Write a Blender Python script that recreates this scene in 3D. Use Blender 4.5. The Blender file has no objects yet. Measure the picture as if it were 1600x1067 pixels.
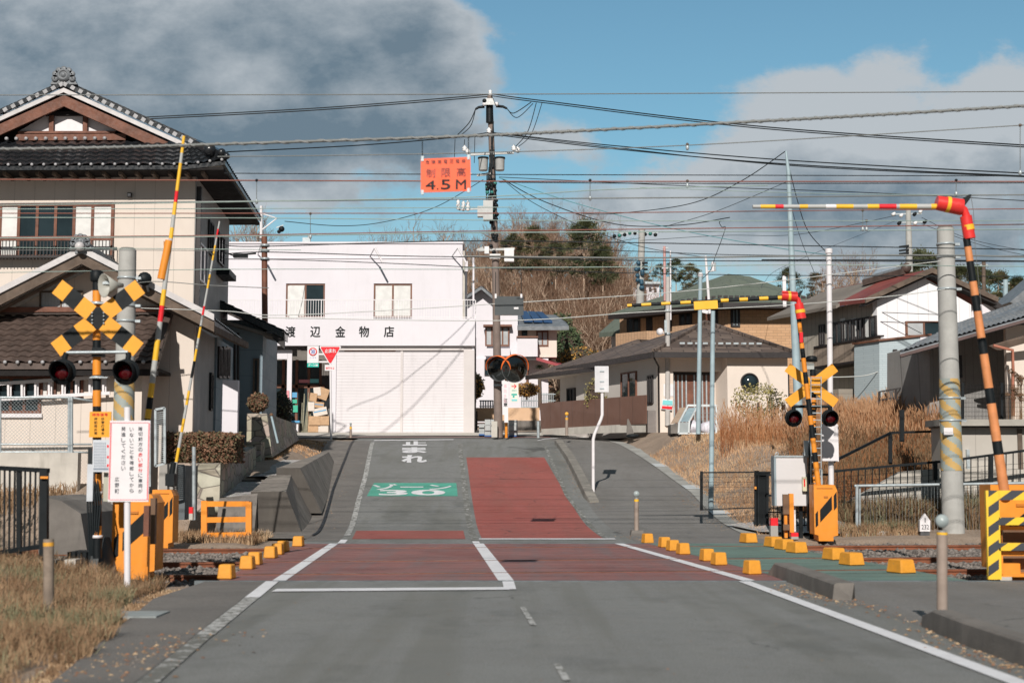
import bpy, bmesh, math, random
import numpy as np
from mathutils import Vector, Matrix, noise as mnoise
R = math.radians
random.seed(7)
rng = np.random.default_rng(11)
SC = bpy.context.scene
COL = SC.collection

# ------------------------------------------------------------------ camera
F = 2222.2; TH = math.atan(206.5/F); HC = 1.5
cam_d = bpy.data.cameras.new('camera'); cam = bpy.data.objects.new('camera', cam_d)
COL.objects.link(cam); SC.camera = cam
cam.location = (0, 0, HC); cam.rotation_euler = (R(90)+TH, 0, 0)
cam_d.lens = 50.0; cam_d.sensor_width = 36.0; cam_d.clip_end = 3000; cam_d.clip_start = 0.1
cam_d.dof.use_dof = True; cam_d.dof.focus_distance = 62; cam_d.dof.aperture_fstop = 2.0

# ------------------------------------------------------------------ sun, sky
SUN_EL = R(33.0); SHX, SHY = 0.12, 1.0                      # shadows run away from the camera, a little to the right
sv = Vector((-SHX, -SHY, math.hypot(SHX, SHY)*math.tan(SUN_EL))).normalized()
sun_d = bpy.data.lights.new('sun', 'SUN'); sun = bpy.data.objects.new('sun', sun_d); COL.objects.link(sun)
sun_d.energy = 4.6; sun_d.angle = R(0.53); sun_d.color = (1.0, 0.935, 0.865)
sun.rotation_euler = sv.to_track_quat('Z', 'Y').to_euler()
sun.location = (-10, -30, 30)
SC.view_settings.view_transform = 'Standard'; SC.view_settings.look = 'None'
SC.view_settings.exposure = 0.0; SC.view_settings.gamma = 1.0
SC.cycles.max_bounces = 6; SC.cycles.transparent_max_bounces = 8

world = bpy.data.worlds.new('World'); SC.world = world; world.use_nodes = True
def build_sky():
    nt = world.node_tree; N = nt.nodes; L = nt.links; N.clear()
    def val(x):
        return x
    def m(op, a, b=0.0, c=None, clamp=False):
        n = N.new('ShaderNodeMath'); n.operation = op; n.use_clamp = clamp
        for i, v in enumerate([a, b] + ([c] if c is not None else [])):
            if isinstance(v, (int, float)): n.inputs[i].default_value = v
            else: L.new(v, n.inputs[i])
        return n.outputs[0]
    tc = N.new('ShaderNodeTexCoord'); sp = N.new('ShaderNodeSeparateXYZ'); L.new(tc.outputs['Generated'], sp.inputs[0])
    x, y, z = sp.outputs
    ya = m('MAXIMUM', m('ABSOLUTE', y), 0.15)
    az = m('DIVIDE', x, ya); el = m('DIVIDE', z, ya)
    sky = N.new('ShaderNodeTexSky'); sky.sky_type = 'NISHITA'; sky.sun_disc = False
    sky.sun_elevation = SUN_EL; sky.sun_rotation = math.atan2(sv.x, sv.y)
    sky.altitude = 100; sky.air_density = 1.1; sky.dust_density = 0.5; sky.ozone_density = 2.2
    # noise fields in direction space
    cx = N.new('ShaderNodeCombineXYZ'); L.new(m('MULTIPLY', az, 1.0), cx.inputs[0]); L.new(m('MULTIPLY', el, 1.5), cx.inputs[1])
    def noise(scale, det, rough, off):
        mp = N.new('ShaderNodeMapping'); L.new(cx.outputs[0], mp.inputs[0]); mp.inputs['Location'].default_value = (off, off*.7, off*.3)
        n = N.new('ShaderNodeTexNoise'); n.inputs['Scale'].default_value = scale; n.inputs['Detail'].default_value = det
        n.inputs['Roughness'].default_value = rough; L.new(mp.outputs[0], n.inputs['Vector']); return n.outputs['Fac']
    n1 = noise(7, 8, .56, 3.1); n2 = noise(16, 9, .6, 8.4); n3 = noise(5.5, 7, .55, 12.9)
    def blob(px, py, rx, ry, amp):
        a = (px-800)/F; e = (740-py)/F
        u = m('MULTIPLY', m('SUBTRACT', az, a), F/rx); v = m('MULTIPLY', m('SUBTRACT', el, e), F/ry)
        r2 = m('ADD', m('MULTIPLY', u, u), m('MULTIPLY', v, v))
        return m('MULTIPLY', m('POWER', 2.71828, m('MULTIPLY', r2, -1.0)), amp)
    def total(lst):
        t = blob(*lst[0])
        for b in lst[1:]: t = m('ADD', t, blob(*b))
        return t
    left = total([(80, 60, 420, 190, 1.1), (500, 60, 260, 130, .95), (330, 200, 330, 90, .7), (640, 110, 130, 90, .45)])
    right = total([(1335, 190, 170, 120, .85), (1575, 170, 95, 110, .8), (1160, 290, 190, 90, .6), (1400, 360, 300, 110, .8),
                   (1170, 120, 60, 35, .3), (870, 200, 110, 60, .5), (1000, 350, 200, 60, .45)])
    low = total([(500, 300, 220, 60, .42), (60, 330, 300, 120, .5)])
    far = m('MULTIPLY', m('GREATER_THAN', m('ABSOLUTE', az), .55), .55)
    cov = m('ADD', m('ADD', left, right), m('ADD', low, far))
    def remap(v, a, b, c, d):
        n = N.new('ShaderNodeMapRange'); n.interpolation_type = 'SMOOTHSTEP'
        L.new(v, n.inputs[0])
        for i, q in enumerate((a, b, c, d)): n.inputs[i+1].default_value = q
        return n.outputs[0]
    d = m('ADD', cov, m('ADD', m('MULTIPLY', m('SUBTRACT', n1, .5), .75), m('MULTIPLY', m('SUBTRACT', n2, .5), 1.1)))
    mask = remap(d, .36, .64, 0, .97)
    # tone of the cloud: dark grey-blue in the thick of the left cloud and low on the right, pale at the rims
    thick = remap(d, .55, 1.25, 0, 1)
    darkness = m('ADD', m('MULTIPLY', thick, .22), m('ADD', m('MULTIPLY', m('SUBTRACT', n3, .47), 2.0), m('MULTIPLY', m('SUBTRACT', n2, .5), 1.9)))
    lowdark = total([(280, 70, 480, 190, .2), (1500, 330, 330, 110, .62), (330, 210, 260, 70, .6), (640, 150, 160, 120, .35), (1350, 150, 210, 100, -1.0), (1560, 130, 130, 80, -.8)])
    darkness = m('ADD', darkness, lowdark, clamp=True)
    cr = N.new('ShaderNodeMix'); cr.data_type = 'RGBA'
    L.new(darkness, cr.inputs[0]); cr.inputs[6].default_value = (4.9, 5.3, 5.65, 1); cr.inputs[7].default_value = (1.5, 2.1, 2.65, 1)
    tint = N.new('ShaderNodeMix'); tint.data_type = 'RGBA'; tint.blend_type = 'MULTIPLY'; tint.inputs[0].default_value = 1
    L.new(sky.outputs[0], tint.inputs[6]); tint.inputs[7].default_value = (.78, 1.04, .97, 1)
    hz = N.new('ShaderNodeMix'); hz.data_type = 'RGBA'; L.new(remap(el, .02, .26, .62, 0), hz.inputs[0]); L.new(tint.outputs[2], hz.inputs[6]); hz.inputs[7].default_value = (3.4, 4.5, 5.2, 1); tint = hz
    mx = N.new('ShaderNodeMix'); mx.data_type = 'RGBA'
    L.new(mask, mx.inputs[0]); L.new(tint.outputs[2], mx.inputs[6]); L.new(cr.outputs[2], mx.inputs[7])
    # dark cloud added out of view overhead, aside and behind, to cut fill light
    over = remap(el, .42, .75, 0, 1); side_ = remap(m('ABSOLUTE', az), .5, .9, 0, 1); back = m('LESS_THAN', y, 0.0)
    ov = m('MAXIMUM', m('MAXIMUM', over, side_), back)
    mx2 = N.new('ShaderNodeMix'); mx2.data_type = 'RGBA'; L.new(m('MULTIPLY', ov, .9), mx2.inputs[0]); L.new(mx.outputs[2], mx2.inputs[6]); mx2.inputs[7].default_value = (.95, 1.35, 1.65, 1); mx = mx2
    bg = N.new('ShaderNodeBackground'); bg.inputs['Strength'].default_value = 0.1
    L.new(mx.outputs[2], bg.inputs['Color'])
    out = N.new('ShaderNodeOutputWorld'); L.new(bg.outputs[0], out.inputs['Surface'])
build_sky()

# ------------------------------------------------------------------ measuring helpers
CT, ST = math.cos(TH), math.sin(TH)
def ray(px, py):
    u = (px-800)/F; v = (533.5-py)/F
    return Vector((u, CT - v*ST, ST + v*CT))
def P(px, py, Y):                                           # the point at depth Y metres seen at a place of the photo
    d = ray(px, py); t = Y/d.y
    return Vector((d.x*t, Y, HC + d.z*t))
def interp(Y, pts):
    if Y <= pts[0][0]: return pts[0][1]
    for (a, b), (c, d) in zip(pts, pts[1:]):
        if Y <= c: return b + (d-b)*(Y-a)/(c-a)
    return pts[-1][1]
def smooth(x):
    x = max(0.0, min(1.0, x)); return x*x*(3-2*x)
ZR = [(-60, 0), (32.5, 0), (34, .02), (36, .09), (38, .2), (40, .41), (43, .8), (46, 1.22), (49, 1.66), (52, 2.07), (55, 2.46), (57, 2.68), (60, 2.88), (64, 3.13), (68, 3.42), (75, 3.65), (90, 4.2), (100, 5)]
def zr(Y): return (interp(Y-.6, ZR)+interp(Y+.6, ZR)+interp(Y, ZR))/3
def G(px, py, off=0.0):                                     # point on the road surface seen at a place of the photo
    d = ray(px, py); t0 = 5.0; t = t0
    while t < 95:
        p = Vector((0, 0, HC)) + d*(t/d.y)
        if p.z <= zr(t): break
        t += .1
    a, b = t-.1, t
    for _ in range(20):
        mid = (a+b)/2; p = Vector((0, 0, HC)) + d*(mid/d.y)
        if p.z <= zr(mid): b = mid
        else: a = mid
    p = Vector((0, 0, HC)) + d*(b/d.y); p.z = zr(b)+off
    return p

# ------------------------------------------------------------------ materials
MATS = {}
def M(name, base, rough=.65, var=.12, scale=2.0, bump=.0, bscale=40, metal=0.0, worn=None, tracks=None, stain=0.0, stain_col=None, pattern=None, spec=.5, coat=0, col2=None, fine=0.0, trans=0):
    if name in MATS: return MATS[name]
    mt = bpy.data.materials.new(name); mt.use_nodes = True; MATS[name] = mt
    nt = mt.node_tree; N = nt.nodes; L = nt.links
    b = N['Principled BSDF']; b.inputs['Roughness'].default_value = rough; b.inputs['Metallic'].default_value = metal
    b.inputs['Specular IOR Level'].default_value = spec
    if coat: b.inputs['Coat Weight'].default_value = coat
    tc = N.new('ShaderNodeTexCoord')
    col = None
    def rgb(c): return (c[0], c[1], c[2], 1)
    def mix(fac, a, bb, blend='MIX'):
        n = N.new('ShaderNodeMix'); n.data_type = 'RGBA'; n.blend_type = blend
        if isinstance(fac, (int, float)): n.inputs[0].default_value = fac
        else: L.new(fac, n.inputs[0])
        for i, v in ((6, a), (7, bb)):
            if isinstance(v, tuple): n.inputs[i].default_value = rgb(v)
            else: L.new(v, n.inputs[i])
        return n.outputs[2]
    def noise(s, det=4, rg=.6, vec=None, stretch=None):
        n = N.new('ShaderNodeTexNoise'); n.inputs['Scale'].default_value = s; n.inputs['Detail'].default_value = det; n.inputs['Roughness'].default_value = rg
        if stretch:
            mp = N.new('ShaderNodeMapping'); mp.inputs['Scale'].default_value = stretch
            L.new(tc.outputs['Object'], mp.inputs[0]); L.new(mp.outputs[0], n.inputs['Vector'])
        else: L.new(tc.outputs['Object'], n.inputs['Vector'])
        return n.outputs['Fac']
    def ramp(f, a, bq, lo=0, hi=1):
        n = N.new('ShaderNodeMapRange'); n.interpolation_type = 'SMOOTHSTEP'; L.new(f, n.inputs[0])
        n.inputs[1].default_value = a; n.inputs[2].default_value = bq; n.inputs[3].default_value = lo; n.inputs[4].default_value = hi
        return n.outputs[0]
    dark = tuple(max(0, c*(1-var)) for c in base); lite = tuple(min(1, c*(1+var)) for c in base)
    if col2: dark, lite = base, col2
    col = mix(ramp(noise(scale, 6), .3, .7), dark, lite)
    if fine:
        col = mix(ramp(noise(bscale, 3, .7), .25, .75), mix(fine, col, (0.0, 0.0, 0.0)), mix(fine*.6, col, (1.0, 1.0, 1.0)))
    height = noise(bscale, 4)
    hstr = bump
    if pattern:
        kind = pattern[0]
        if kind == 'boards':       # ('boards', axis, spacing, groove)  narrow grooves every spacing metres
            sx = N.new('ShaderNodeSeparateXYZ'); L.new(tc.outputs['Object'], sx.inputs[0])
            q = N.new('ShaderNodeMath'); q.operation = 'DIVIDE'; L.new(sx.outputs[pattern[1]], q.inputs[0]); q.inputs[1].default_value = pattern[2]
            fr = N.new('ShaderNodeMath'); fr.operation = 'FRACT'; L.new(q.outputs[0], fr.inputs[0])
            pp = N.new('ShaderNodeMath'); pp.operation = 'PINGPONG'; L.new(fr.outputs[0], pp.inputs[0]); pp.inputs[1].default_value = .5
            g = ramp(pp.outputs[0], 0, pattern[3], 0, 1)
            col = mix(g, tuple(c*pattern[4] for c in base), col)
            height = g; hstr = max(bump, .4)
        elif kind == 'brick':      # ('brick', w, h, mortar colour, variation colour)
            mp = N.new('ShaderNodeMapping'); L.new(tc.outputs['Object'], mp.inputs[0]); mp.inputs['Rotation'].default_value = (R(90), 0, 0) if pattern[5] == 'y' else (R(90), 0, R(90))
            if pattern[5] == 'flat': mp.inputs['Rotation'].default_value = (0, 0, 0)
            br = N.new('ShaderNodeTexBrick'); L.new(mp.outputs[0], br.inputs['Vector'])
            br.inputs['Scale'].default_value = 1; br.inputs['Brick Width'].default_value = pattern[1]; br.inputs['Row Height'].default_value = pattern[2]
            br.inputs['Mortar Size'].default_value = pattern[2]*.07; br.inputs['Color1'].default_value = rgb(base); br.inputs['Color2'].default_value = rgb(pattern[4]); br.inputs['Mortar'].default_value = rgb(pattern[3])
            col = mix(.25, br.outputs['Color'], col); inv = N.new('ShaderNodeMath'); inv.operation = 'SUBTRACT'; inv.inputs[0].default_value = 1; L.new(br.outputs['Fac'], inv.inputs[1])
            height = inv.outputs[0]; hstr = max(bump, .4)
        elif kind == 'stone':      # ('stone', scale, mortar)
            mp = N.new('ShaderNodeMapping'); L.new(tc.outputs['Object'], mp.inputs[0]); mp.inputs['Scale'].default_value = (1, 1, 1.5)
            vo = N.new('ShaderNodeTexVoronoi'); vo.inputs['Scale'].default_value = pattern[1]; L.new(mp.outputs[0], vo.inputs['Vector'])
            ve = N.new('ShaderNodeTexVoronoi'); ve.feature = 'DISTANCE_TO_EDGE'; ve.inputs['Scale'].default_value = pattern[1]; L.new(mp.outputs[0], ve.inputs['Vector'])
            hs = N.new('ShaderNodeHueSaturation'); hs.inputs['Saturation'].default_value = .25; L.new(vo.outputs['Color'], hs.inputs['Color'])
            col = mix(.35, col, hs.outputs[0], 'OVERLAY')
            g = ramp(ve.outputs['Distance'], 0, .06)
            col = mix(g, pattern[2], col); height = g; hstr = .6
        elif kind == 'stones':     # loose gravel
            vo = N.new('ShaderNodeTexVoronoi'); vo.inputs['Scale'].default_value = pattern[1]; L.new(tc.outputs['Object'], vo.inputs['Vector'])
            hs = N.new('ShaderNodeHueSaturation'); hs.inputs['Saturation'].default_value = .2; L.new(vo.outputs['Color'], hs.inputs['Color'])
            col = mix(.6, col, hs.outputs[0], 'OVERLAY'); height = vo.outputs['Distance']; hstr = .9
    if stain:
        sc_ = stain_col or tuple(c*.45 for c in base)
        s1 = ramp(noise(1.3, 6, .65, stretch=(2.5, 2.5, .35)), .5, .72, 0, stain)
        col = mix(s1, col, sc_)
        s2 = ramp(noise(5, 5, .7), .55, .8, 0, stain*.7)
        col = mix(s2, col, sc_)
    if tracks:
        col = mix(ramp(noise(1.0, 4, .6, stretch=(1.3, .045, 1)), .46, .62, 0, tracks[0]), col, tracks[1])
        col = mix(ramp(noise(1.0, 7, .7, stretch=(.5, .25, 1)), .5, .66, 0, tracks[0]*.8), col, tuple(c*.8 for c in base))
        ve = N.new('ShaderNodeTexVoronoi'); ve.feature = 'DISTANCE_TO_EDGE'; ve.inputs['Scale'].default_value = .33; nz = N.new('ShaderNodeTexNoise'); nz.inputs['Scale'].default_value = 1.6; nz.inputs['Detail'].default_value = 6; L.new(tc.outputs['Object'], nz.inputs['Vector'])
        va = N.new('ShaderNodeVectorMath'); va.operation = 'MULTIPLY_ADD'; L.new(nz.outputs['Color'], va.inputs[0]); va.inputs[1].default_value = (.9, .9, 0); L.new(tc.outputs['Object'], va.inputs[2]); L.new(va.outputs[0], ve.inputs['Vector'])
        ck = N.new('ShaderNodeMath'); ck.operation = 'MULTIPLY'; L.new(ramp(ve.outputs['Distance'], .002, .007, .55, 0), ck.inputs[0]); L.new(ramp(noise(.22, 3), .5, .6), ck.inputs[1]); col = mix(ck.outputs[0], col, (.03, .03, .028))
    if worn:
        col = mix(ramp(noise(worn[0], 9, .72), worn[1], worn[1]+.09), col, worn[2])
    L.new(col, b.inputs['Base Color'])
    if hstr:
        bp = N.new('ShaderNodeBump'); bp.inputs['Strength'].default_value = hstr; bp.inputs['Distance'].default_value = .02
        L.new(height, bp.inputs['Height']); L.new(bp.outputs[0], b.inputs['Normal'])
    rr = ramp(noise(scale*3, 4), .3, .7, max(.04, rough-.1), min(1, rough+.1)); L.new(rr, b.inputs['Roughness'])
    if trans: b.inputs['Transmission Weight'].default_value = trans
    return mt

asphalt = M('asphalt', (.116, .121, .111), .85, .14, .35, .5, 75, stain=.25, stain_col=(.105, .105, .09), fine=.42, tracks=(.6, (.155, .156, .14)))
asphalt_walk = M('walk_asphalt', (.115, .106, .094), .88, .14, .5, .5, 75, stain=.3, stain_col=(.15, .14, .125), fine=.35, tracks=(.3, (.14, .13, .115)))
asphalt_edge = M('edge_asphalt', (.118, .106, .093), .88, .2, .8, .5, 75, stain=.4, stain_col=(.17, .16, .15), fine=.2)
redpaint = M('red_road_paint', (.31, .05, .032), .85, .1, .6, .4, 100, stain=.3, stain_col=(.24, .075, .055), fine=.16, worn=(4, .63, (.19, .12, .10)), tracks=(.35, (.24, .09, .07)))
deckred = M('worn_red_deck', (.23, .064, .05), .75, .2, .9, .4, 120, stain=.75, stain_col=(.18, .13, .13), fine=.2, pattern=('boards', 1, .62, .045, .35), tracks=(.6, (.17, .13, .13)))  # board joints also paint the thin wire shadows into the deck colour
deckgreen = M('worn_green_deck', (.10, .185, .15), .78, .18, .9, .4, 120, stain=.5, stain_col=(.13, .15, .13), fine=.15, pattern=('boards', 1, .62, .045, .35))
greenpaint = M('green_road_paint', (.055, .36, .26), .75, .15, 1.5, .3, 140, stain=.3, stain_col=(.10, .28, .22), fine=.1)
white_line = M('white_line', (.72, .72, .74), .7, .08, 3, .2, 90, worn=(10, .60, (.3, .3, .29)))
worn_line = M('worn_white_line', (.46, .46, .45), .85, .1, 3, .3, 90, worn=(9, .47, (.15, .15, .135)))
very_worn = M('very_worn_white_line', (.42, .42, .41), .85, .1, 3, .3, 90, worn=(7, .40, (.145, .145, .13)))
fresh_line = white_line
concrete = M('concrete', (.36, .345, .32), .85, .12, 1.2, .3, 60, stain=.45, stain_col=(.2, .19, .17))
dark_concrete = M('weathered_concrete', (.17, .155, .14), .9, .2, 1.5, .4, 60, stain=.6, stain_col=(.09, .085, .08))
retaining_m = M('retaining_concrete', (.23, .205, .18), .9, .2, 1.5, .4, 50, pattern=('boards', 1, 1.9, .015, .35), stain=.8, stain_col=(.10, .09, .078))
pale_concrete = M('pale_concrete', (.52, .49, .44), .85, .12, 1.5, .3, 60, stain=.5, stain_col=(.3, .28, .24))
pole_concrete = M('pole_concrete', (.40, .40, .38), .8, .1, 2.5, .2, 60, stain=.4, stain_col=(.25, .24, .22))
kerb_concrete = M('kerb_concrete', (.165, .15, .135), .9, .2, 2.2, .4, 50, stain=.55, stain_col=(.12, .11, .1))
gutter_mat = M('gutter_concrete', (.33, .33, .31), .88, .18, 2.0, .4, 60, stain=.4, stain_col=(.16, .16, .15))
soil = M('dry_soil', (.23, .16, .105), .95, .3, 1.5, .6, 30, col2=(.31, .22, .15), fine=.2)
gravel = M('grey_gravel', (.33, .32, .31), .95, .2, 4, .7, 30, pattern=('stones', 26))
ballast_bed = M('ballast_bed', (.09, .08, .07), .95, .3, 5, .7, 30, pattern=('stones', 18))
ballast_m = M('ballast_stone', (.06, .052, .046), .9, .5, 9, .3, 20, col2=(.27, .235, .21))
drygrass = M('dry_grass', (.16, .09, .045), .8, .3, 2.2, 0, 30, col2=(.39, .255, .145))
bankgrass = M('bank_dry_grass', (.36, .20, .10), .8, .3, .8, 0, 30, col2=(.60, .39, .23))
reedmat = M('rusty_reeds', (.27, .095, .032), .8, .3, .5, 0, 30, col2=(.43, .195, .08))
brushmat = M('brown_scrub', (.10, .062, .03), .9, .3, 1.2, 0, 30, col2=(.24, .15, .08))
greengrass = M('mixed_grass', (.16, .17, .06), .8, .3, 1.2, 0, 30, col2=(.36, .26, .13))
yellow = M('signal_yellow', (.82, .36, .03), .5, .06, 2, .05, 30, spec=.4)
blocky = M('block_yellow', (.72, .31, .03), .6, .12, 5, .2, 40, stain=.5, stain_col=(.38, .19, .06), worn=(16, .6, (.30, .21, .12)))
orange = M('machine_orange', (.80, .28, .025), .5, .08, 2, .05, 30, worn=(9, .63, (.38, .17, .06)), stain=.4, stain_col=(.5, .15, .02))
orange_faded = M('faded_orange', (.62, .24, .09), .6, .12, 6, .1, 30)
black = M('black_paint', (.008, .011, .013), .55, .2, 3, spec=.25)
blackrub = M('black_rubber', (.007, .01, .012), .7, .2, 3, spec=.25)
redplastic = M('red_joint_cover', (.72, .035, .03), .35, .06, 3, 0, 30, coat=.3)
redref = M('red_reflective', (.75, .02, .03), .35, .03, 3)
white = M('white_enamel', (.76, .735, .75), .4, .03, 3, 0, 30)
whitewall = M('white_wall', (.71, .685, .725), .75, .025, .5, .1, 60, stain=.3, stain_col=(.62, .60, .62))
galv = M('galvanised_steel', (.42, .47, .49), .45, .12, 8, .05, 60, metal=.35)
bluegrey_pole = M('blue_grey_pole', (.33, .43, .47), .55, .1, 3, .05, 60)
rust = M('rusty_rail', (.20, .068, .032), .8, .25, 3, .2, 60)
railtop = M('worn_rail_top', (.25, .2, .18), .35, .15, 3, 0, 60, metal=.6)
lens = M('red_lens', (.065, .0015, .004), .12, .05, 3, 0, 30, coat=.8)
cable_m = M('black_cable', (.012, .017, .02), .6, .1, 1, spec=.3)
cable_red = M('red_brown_wire', (.24, .085, .06), .6, .1, 1)
cable_grey = M('grey_wire', (.17, .18, .175), .5, .1, 1)
cable_green = M('grey_green_wire', (.27, .36, .33), .5, .1, 1)
glass = M('window_glass', (.018, .03, .035), .05, .3, .8, 0, 30, spec=.6)
curtain = M('white_curtain', (.70, .70, .68), .8, .08, 3, .2, 6)
brownframe = M('brown_frame', (.17, .07, .04), .55, .15, 4)
darkframe = M('dark_frame', (.025, .02, .02), .5, .15, 4)
wood_red = M('red_brown_timber', (.16, .062, .036), .65, .25, 3, .3, 20, stain=.3, stain_col=(.12, .05, .03))
old_wood = M('weathered_timber', (.125, .092, .07), .85, .25, 3, .4, 20, stain=.5, stain_col=(.09, .07, .055))
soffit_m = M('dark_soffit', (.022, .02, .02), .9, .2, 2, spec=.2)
black_tile = M('glazed_black_tile', (.016, .018, .021), .3, .3, 3, .1, 40, coat=.1)
brown_tile = M('brown_roof_tile', (.085, .06, .05), .55, .3, 3, .2, 40)
grey_tile = M('grey_roof_tile', (.17, .185, .20), .5, .25, 3, .15, 40)
tile_end = M('pale_tile_end', (.34, .34, .35), .4, .15, 5, .1, 40)
tile_white = M('white_tile_edge', (.55, .53, .53), .5, .1, 5, .1, 40)
cream_y = M('cream_siding', (.72, .635, .56), .75, .03, .8, .1, 60, stain=.08, stain_col=(.5, .42, .36))
cream_plate = M('cream_panel_siding', (.68, .60, .53), .75, .03, .8, .1, 60, pattern=('boards', 0, .62, .02, .72), stain=.22, stain_col=(.52, .46, .4))
shade_grey_siding = M('shade_grey_side_siding', (.34, .34, .335), .7, .05, .8, .1, 60, pattern=('boards', 1, .62, .02, .6))  # side wall cladding greyed, its shade put into the colour
shade_blue_siding = M('shade_blue_grey_siding', (.20, .26, .30), .7, .05, .8, .1, 60, pattern=('boards', 2, .9, .015, .6))  # bluish tone is wall shade put into the siding colour
# ------------------------------------------------------------------ mesh collector
class MB:
    def __init__(s): s.v = []; s.f = []; s.mi = []; s.mats = []; s.sm = []; s.g = [0]
    def midx(s, m):
        if m not in s.mats: s.mats.append(m)
        return s.mats.index(m)
    def add(s, vs, fs, m=None, smooth_=False):
        o = len(s.v); s.v.extend([tuple(v) for v in vs]); k = s.midx(m)
        for f in fs: s.f.append(tuple(i+o for i in f)); s.mi.append(k); s.sm.append(smooth_)
        s.g.append(len(s.f)); return s
    def box(s, a, b, m=None):
        x0, y0, z0 = a; x1, y1, z1 = b
        v = [(x0, y0, z0), (x1, y0, z0), (x1, y1, z0), (x0, y1, z0), (x0, y0, z1), (x1, y0, z1), (x1, y1, z1), (x0, y1, z1)]
        return s.hexa(v, m)
    def hexa(s, v, m=None):                                 # 4 lower + 4 upper corners, any shape
        return s.add(v, [(3, 2, 1, 0), (4, 5, 6, 7), (0, 1, 5, 4), (1, 2, 6, 5), (2, 3, 7, 6), (3, 0, 4, 7)], m)
    def bar(s, a, b, w, h, m=None, up=(0, 0, 1)):           # box beam between two points
        a = Vector(a); b = Vector(b); d = (b-a).normalized(); u = Vector(up)
        if abs(d.dot(u)) > .98: u = Vector((0, 1, 0))
        r = d.cross(u).normalized()*w/2; q = r.cross(d).normalized()*h/2
        return s.hexa([a-r-q, a+r-q, b+r-q, b-r-q, a-r+q, a+r+q, b+r+q, b-r+q], m)
    def tube(s, pts, r, m=None, n=8, cap=True, r2=None):
        pts = [Vector(p) for p in pts]; k = len(pts); rings = []; pr = None
        for i, p in enumerate(pts):
            d = (pts[min(i+1, k-1)]-pts[max(i-1, 0)])
            d = d.normalized() if d.length > 1e-9 else Vector((0, 0, 1))
            if pr is None:
                u = Vector((0, 0, 1)) if abs(d.z) < .9 else Vector((0, 1, 0))
                pr = d.cross(u).normalized()
            else:
                pr = (pr - d*pr.dot(d)).normalized()
            q = d.cross(pr)
            rr = r if r2 is None else r+(r2-r)*i/(k-1)
            rings.append([p+(pr*math.cos(2*math.pi*j/n)+q*math.sin(2*math.pi*j/n))*rr for j in range(n)])
        vs = [v for rg in rings for v in rg]; fs = []
        for i in range(k-1):
            for j in range(n):
                fs.append((i*n+j, i*n+(j+1) % n, (i+1)*n+(j+1) % n, (i+1)*n+j))
        s.add(vs, fs, m, True)
        if cap: s.add(rings[0]+rings[-1], [tuple(range(n-1, -1, -1)), tuple(range(n, 2*n))], m)
        return s
    def prism(s, pts, ext, m=None):                         # closed polygon swept by a vector
        pts = [Vector(p) for p in pts]; e = Vector(ext); n = len(pts)
        return s.add(pts+[p+e for p in pts], [tuple(range(n)), tuple(range(2*n-1, n-1, -1))]+[(i, i+n, (i+1) % n+n, (i+1) % n) for i in range(n)], m)
    def lathe(s, c, prof, m=None, n=16, axis=(0, 0, 1)):    # prof: (radius, height) along the axis
        a = Vector(axis).normalized(); u = a.orthogonal().normalized(); w = a.cross(u); c = Vector(c); vs = []; fs = []
        for r, h in prof:
            for j in range(n):
                t = 2*math.pi*j/n; vs.append(c+a*h+(u*math.cos(t)+w*math.sin(t))*max(r, 1e-4))
        for i in range(len(prof)-1):
            for j in range(n): fs.append((i*n+j, i*n+(j+1) % n, (i+1)*n+(j+1) % n, (i+1)*n+j))
        return s.add(vs, fs, m, True)
    def ball(s, c, r, m=None, n=10, sc=(1, 1, 1)):
        prof = [(r*math.sin(math.pi*i/n), -r*math.cos(math.pi*i/n)) for i in range(n+1)]
        o = len(s.v); s.lathe((0, 0, 0), prof, m, n+4)
        for i in range(o, len(s.v)):
            v = s.v[i]; s.v[i] = (c[0]+v[0]*sc[0], c[1]+v[1]*sc[1], c[2]+v[2]*sc[2])
        return s
    def mesh(s, name, org):
        me = bpy.data.meshes.new(name)
        me.from_pydata([(x-org[0], y-org[1], z-org[2]) for x, y, z in s.v], [], s.f)
        for m in s.mats: me.materials.append(m)
        me.polygons.foreach_set('material_index', s.mi); me.polygons.foreach_set('use_smooth', s.sm)
        me.update(); return me

def tag(o, label=None, cat=None, group=None, kind=None):
    if label: o['label'] = label
    if cat: o['category'] = cat
    if group: o['group'] = group
    if kind: o['kind'] = kind
    return o
def thing(name, loc, label, cat, group=None):
    o = bpy.data.objects.new(name, None); COL.objects.link(o); o.location = loc
    o.empty_display_size = .2
    return tag(o, label, cat, group)
ORG = {}
def root_of(o):
    while o.parent: o = o.parent
    return o
def part(name, mb, parent, label=None, fixn=True):
    if not mb.f: return None
    r = root_of(parent); org = Vector(r.location)
    me = mb.mesh(name, org)
    if fixn:
        bm = bmesh.new(); bm.from_mesh(me); bmesh.ops.recalc_face_normals(bm, faces=bm.faces); bm.to_mesh(me); bm.free()
    o = bpy.data.objects.new(name, me); COL.objects.link(o); o.parent = parent
    if label: o['label'] = label
    return o
def loose(name, mb, parent, per=1):
    """one part per add() call (or per group of calls)"""
    for a, b in zip(mb.g[:-1:per], mb.g[per::per]):
        q = MB(); ids = sorted({i for f in mb.f[a:b] for i in f}); mp = {i: k for k, i in enumerate(ids)}
        q.v = [mb.v[i] for i in ids]; q.mats = mb.mats; q.f = [tuple(mp[i] for i in f) for f in mb.f[a:b]]; q.mi = mb.mi[a:b]; q.sm = mb.sm[a:b]; part(name, q, parent)
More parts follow.
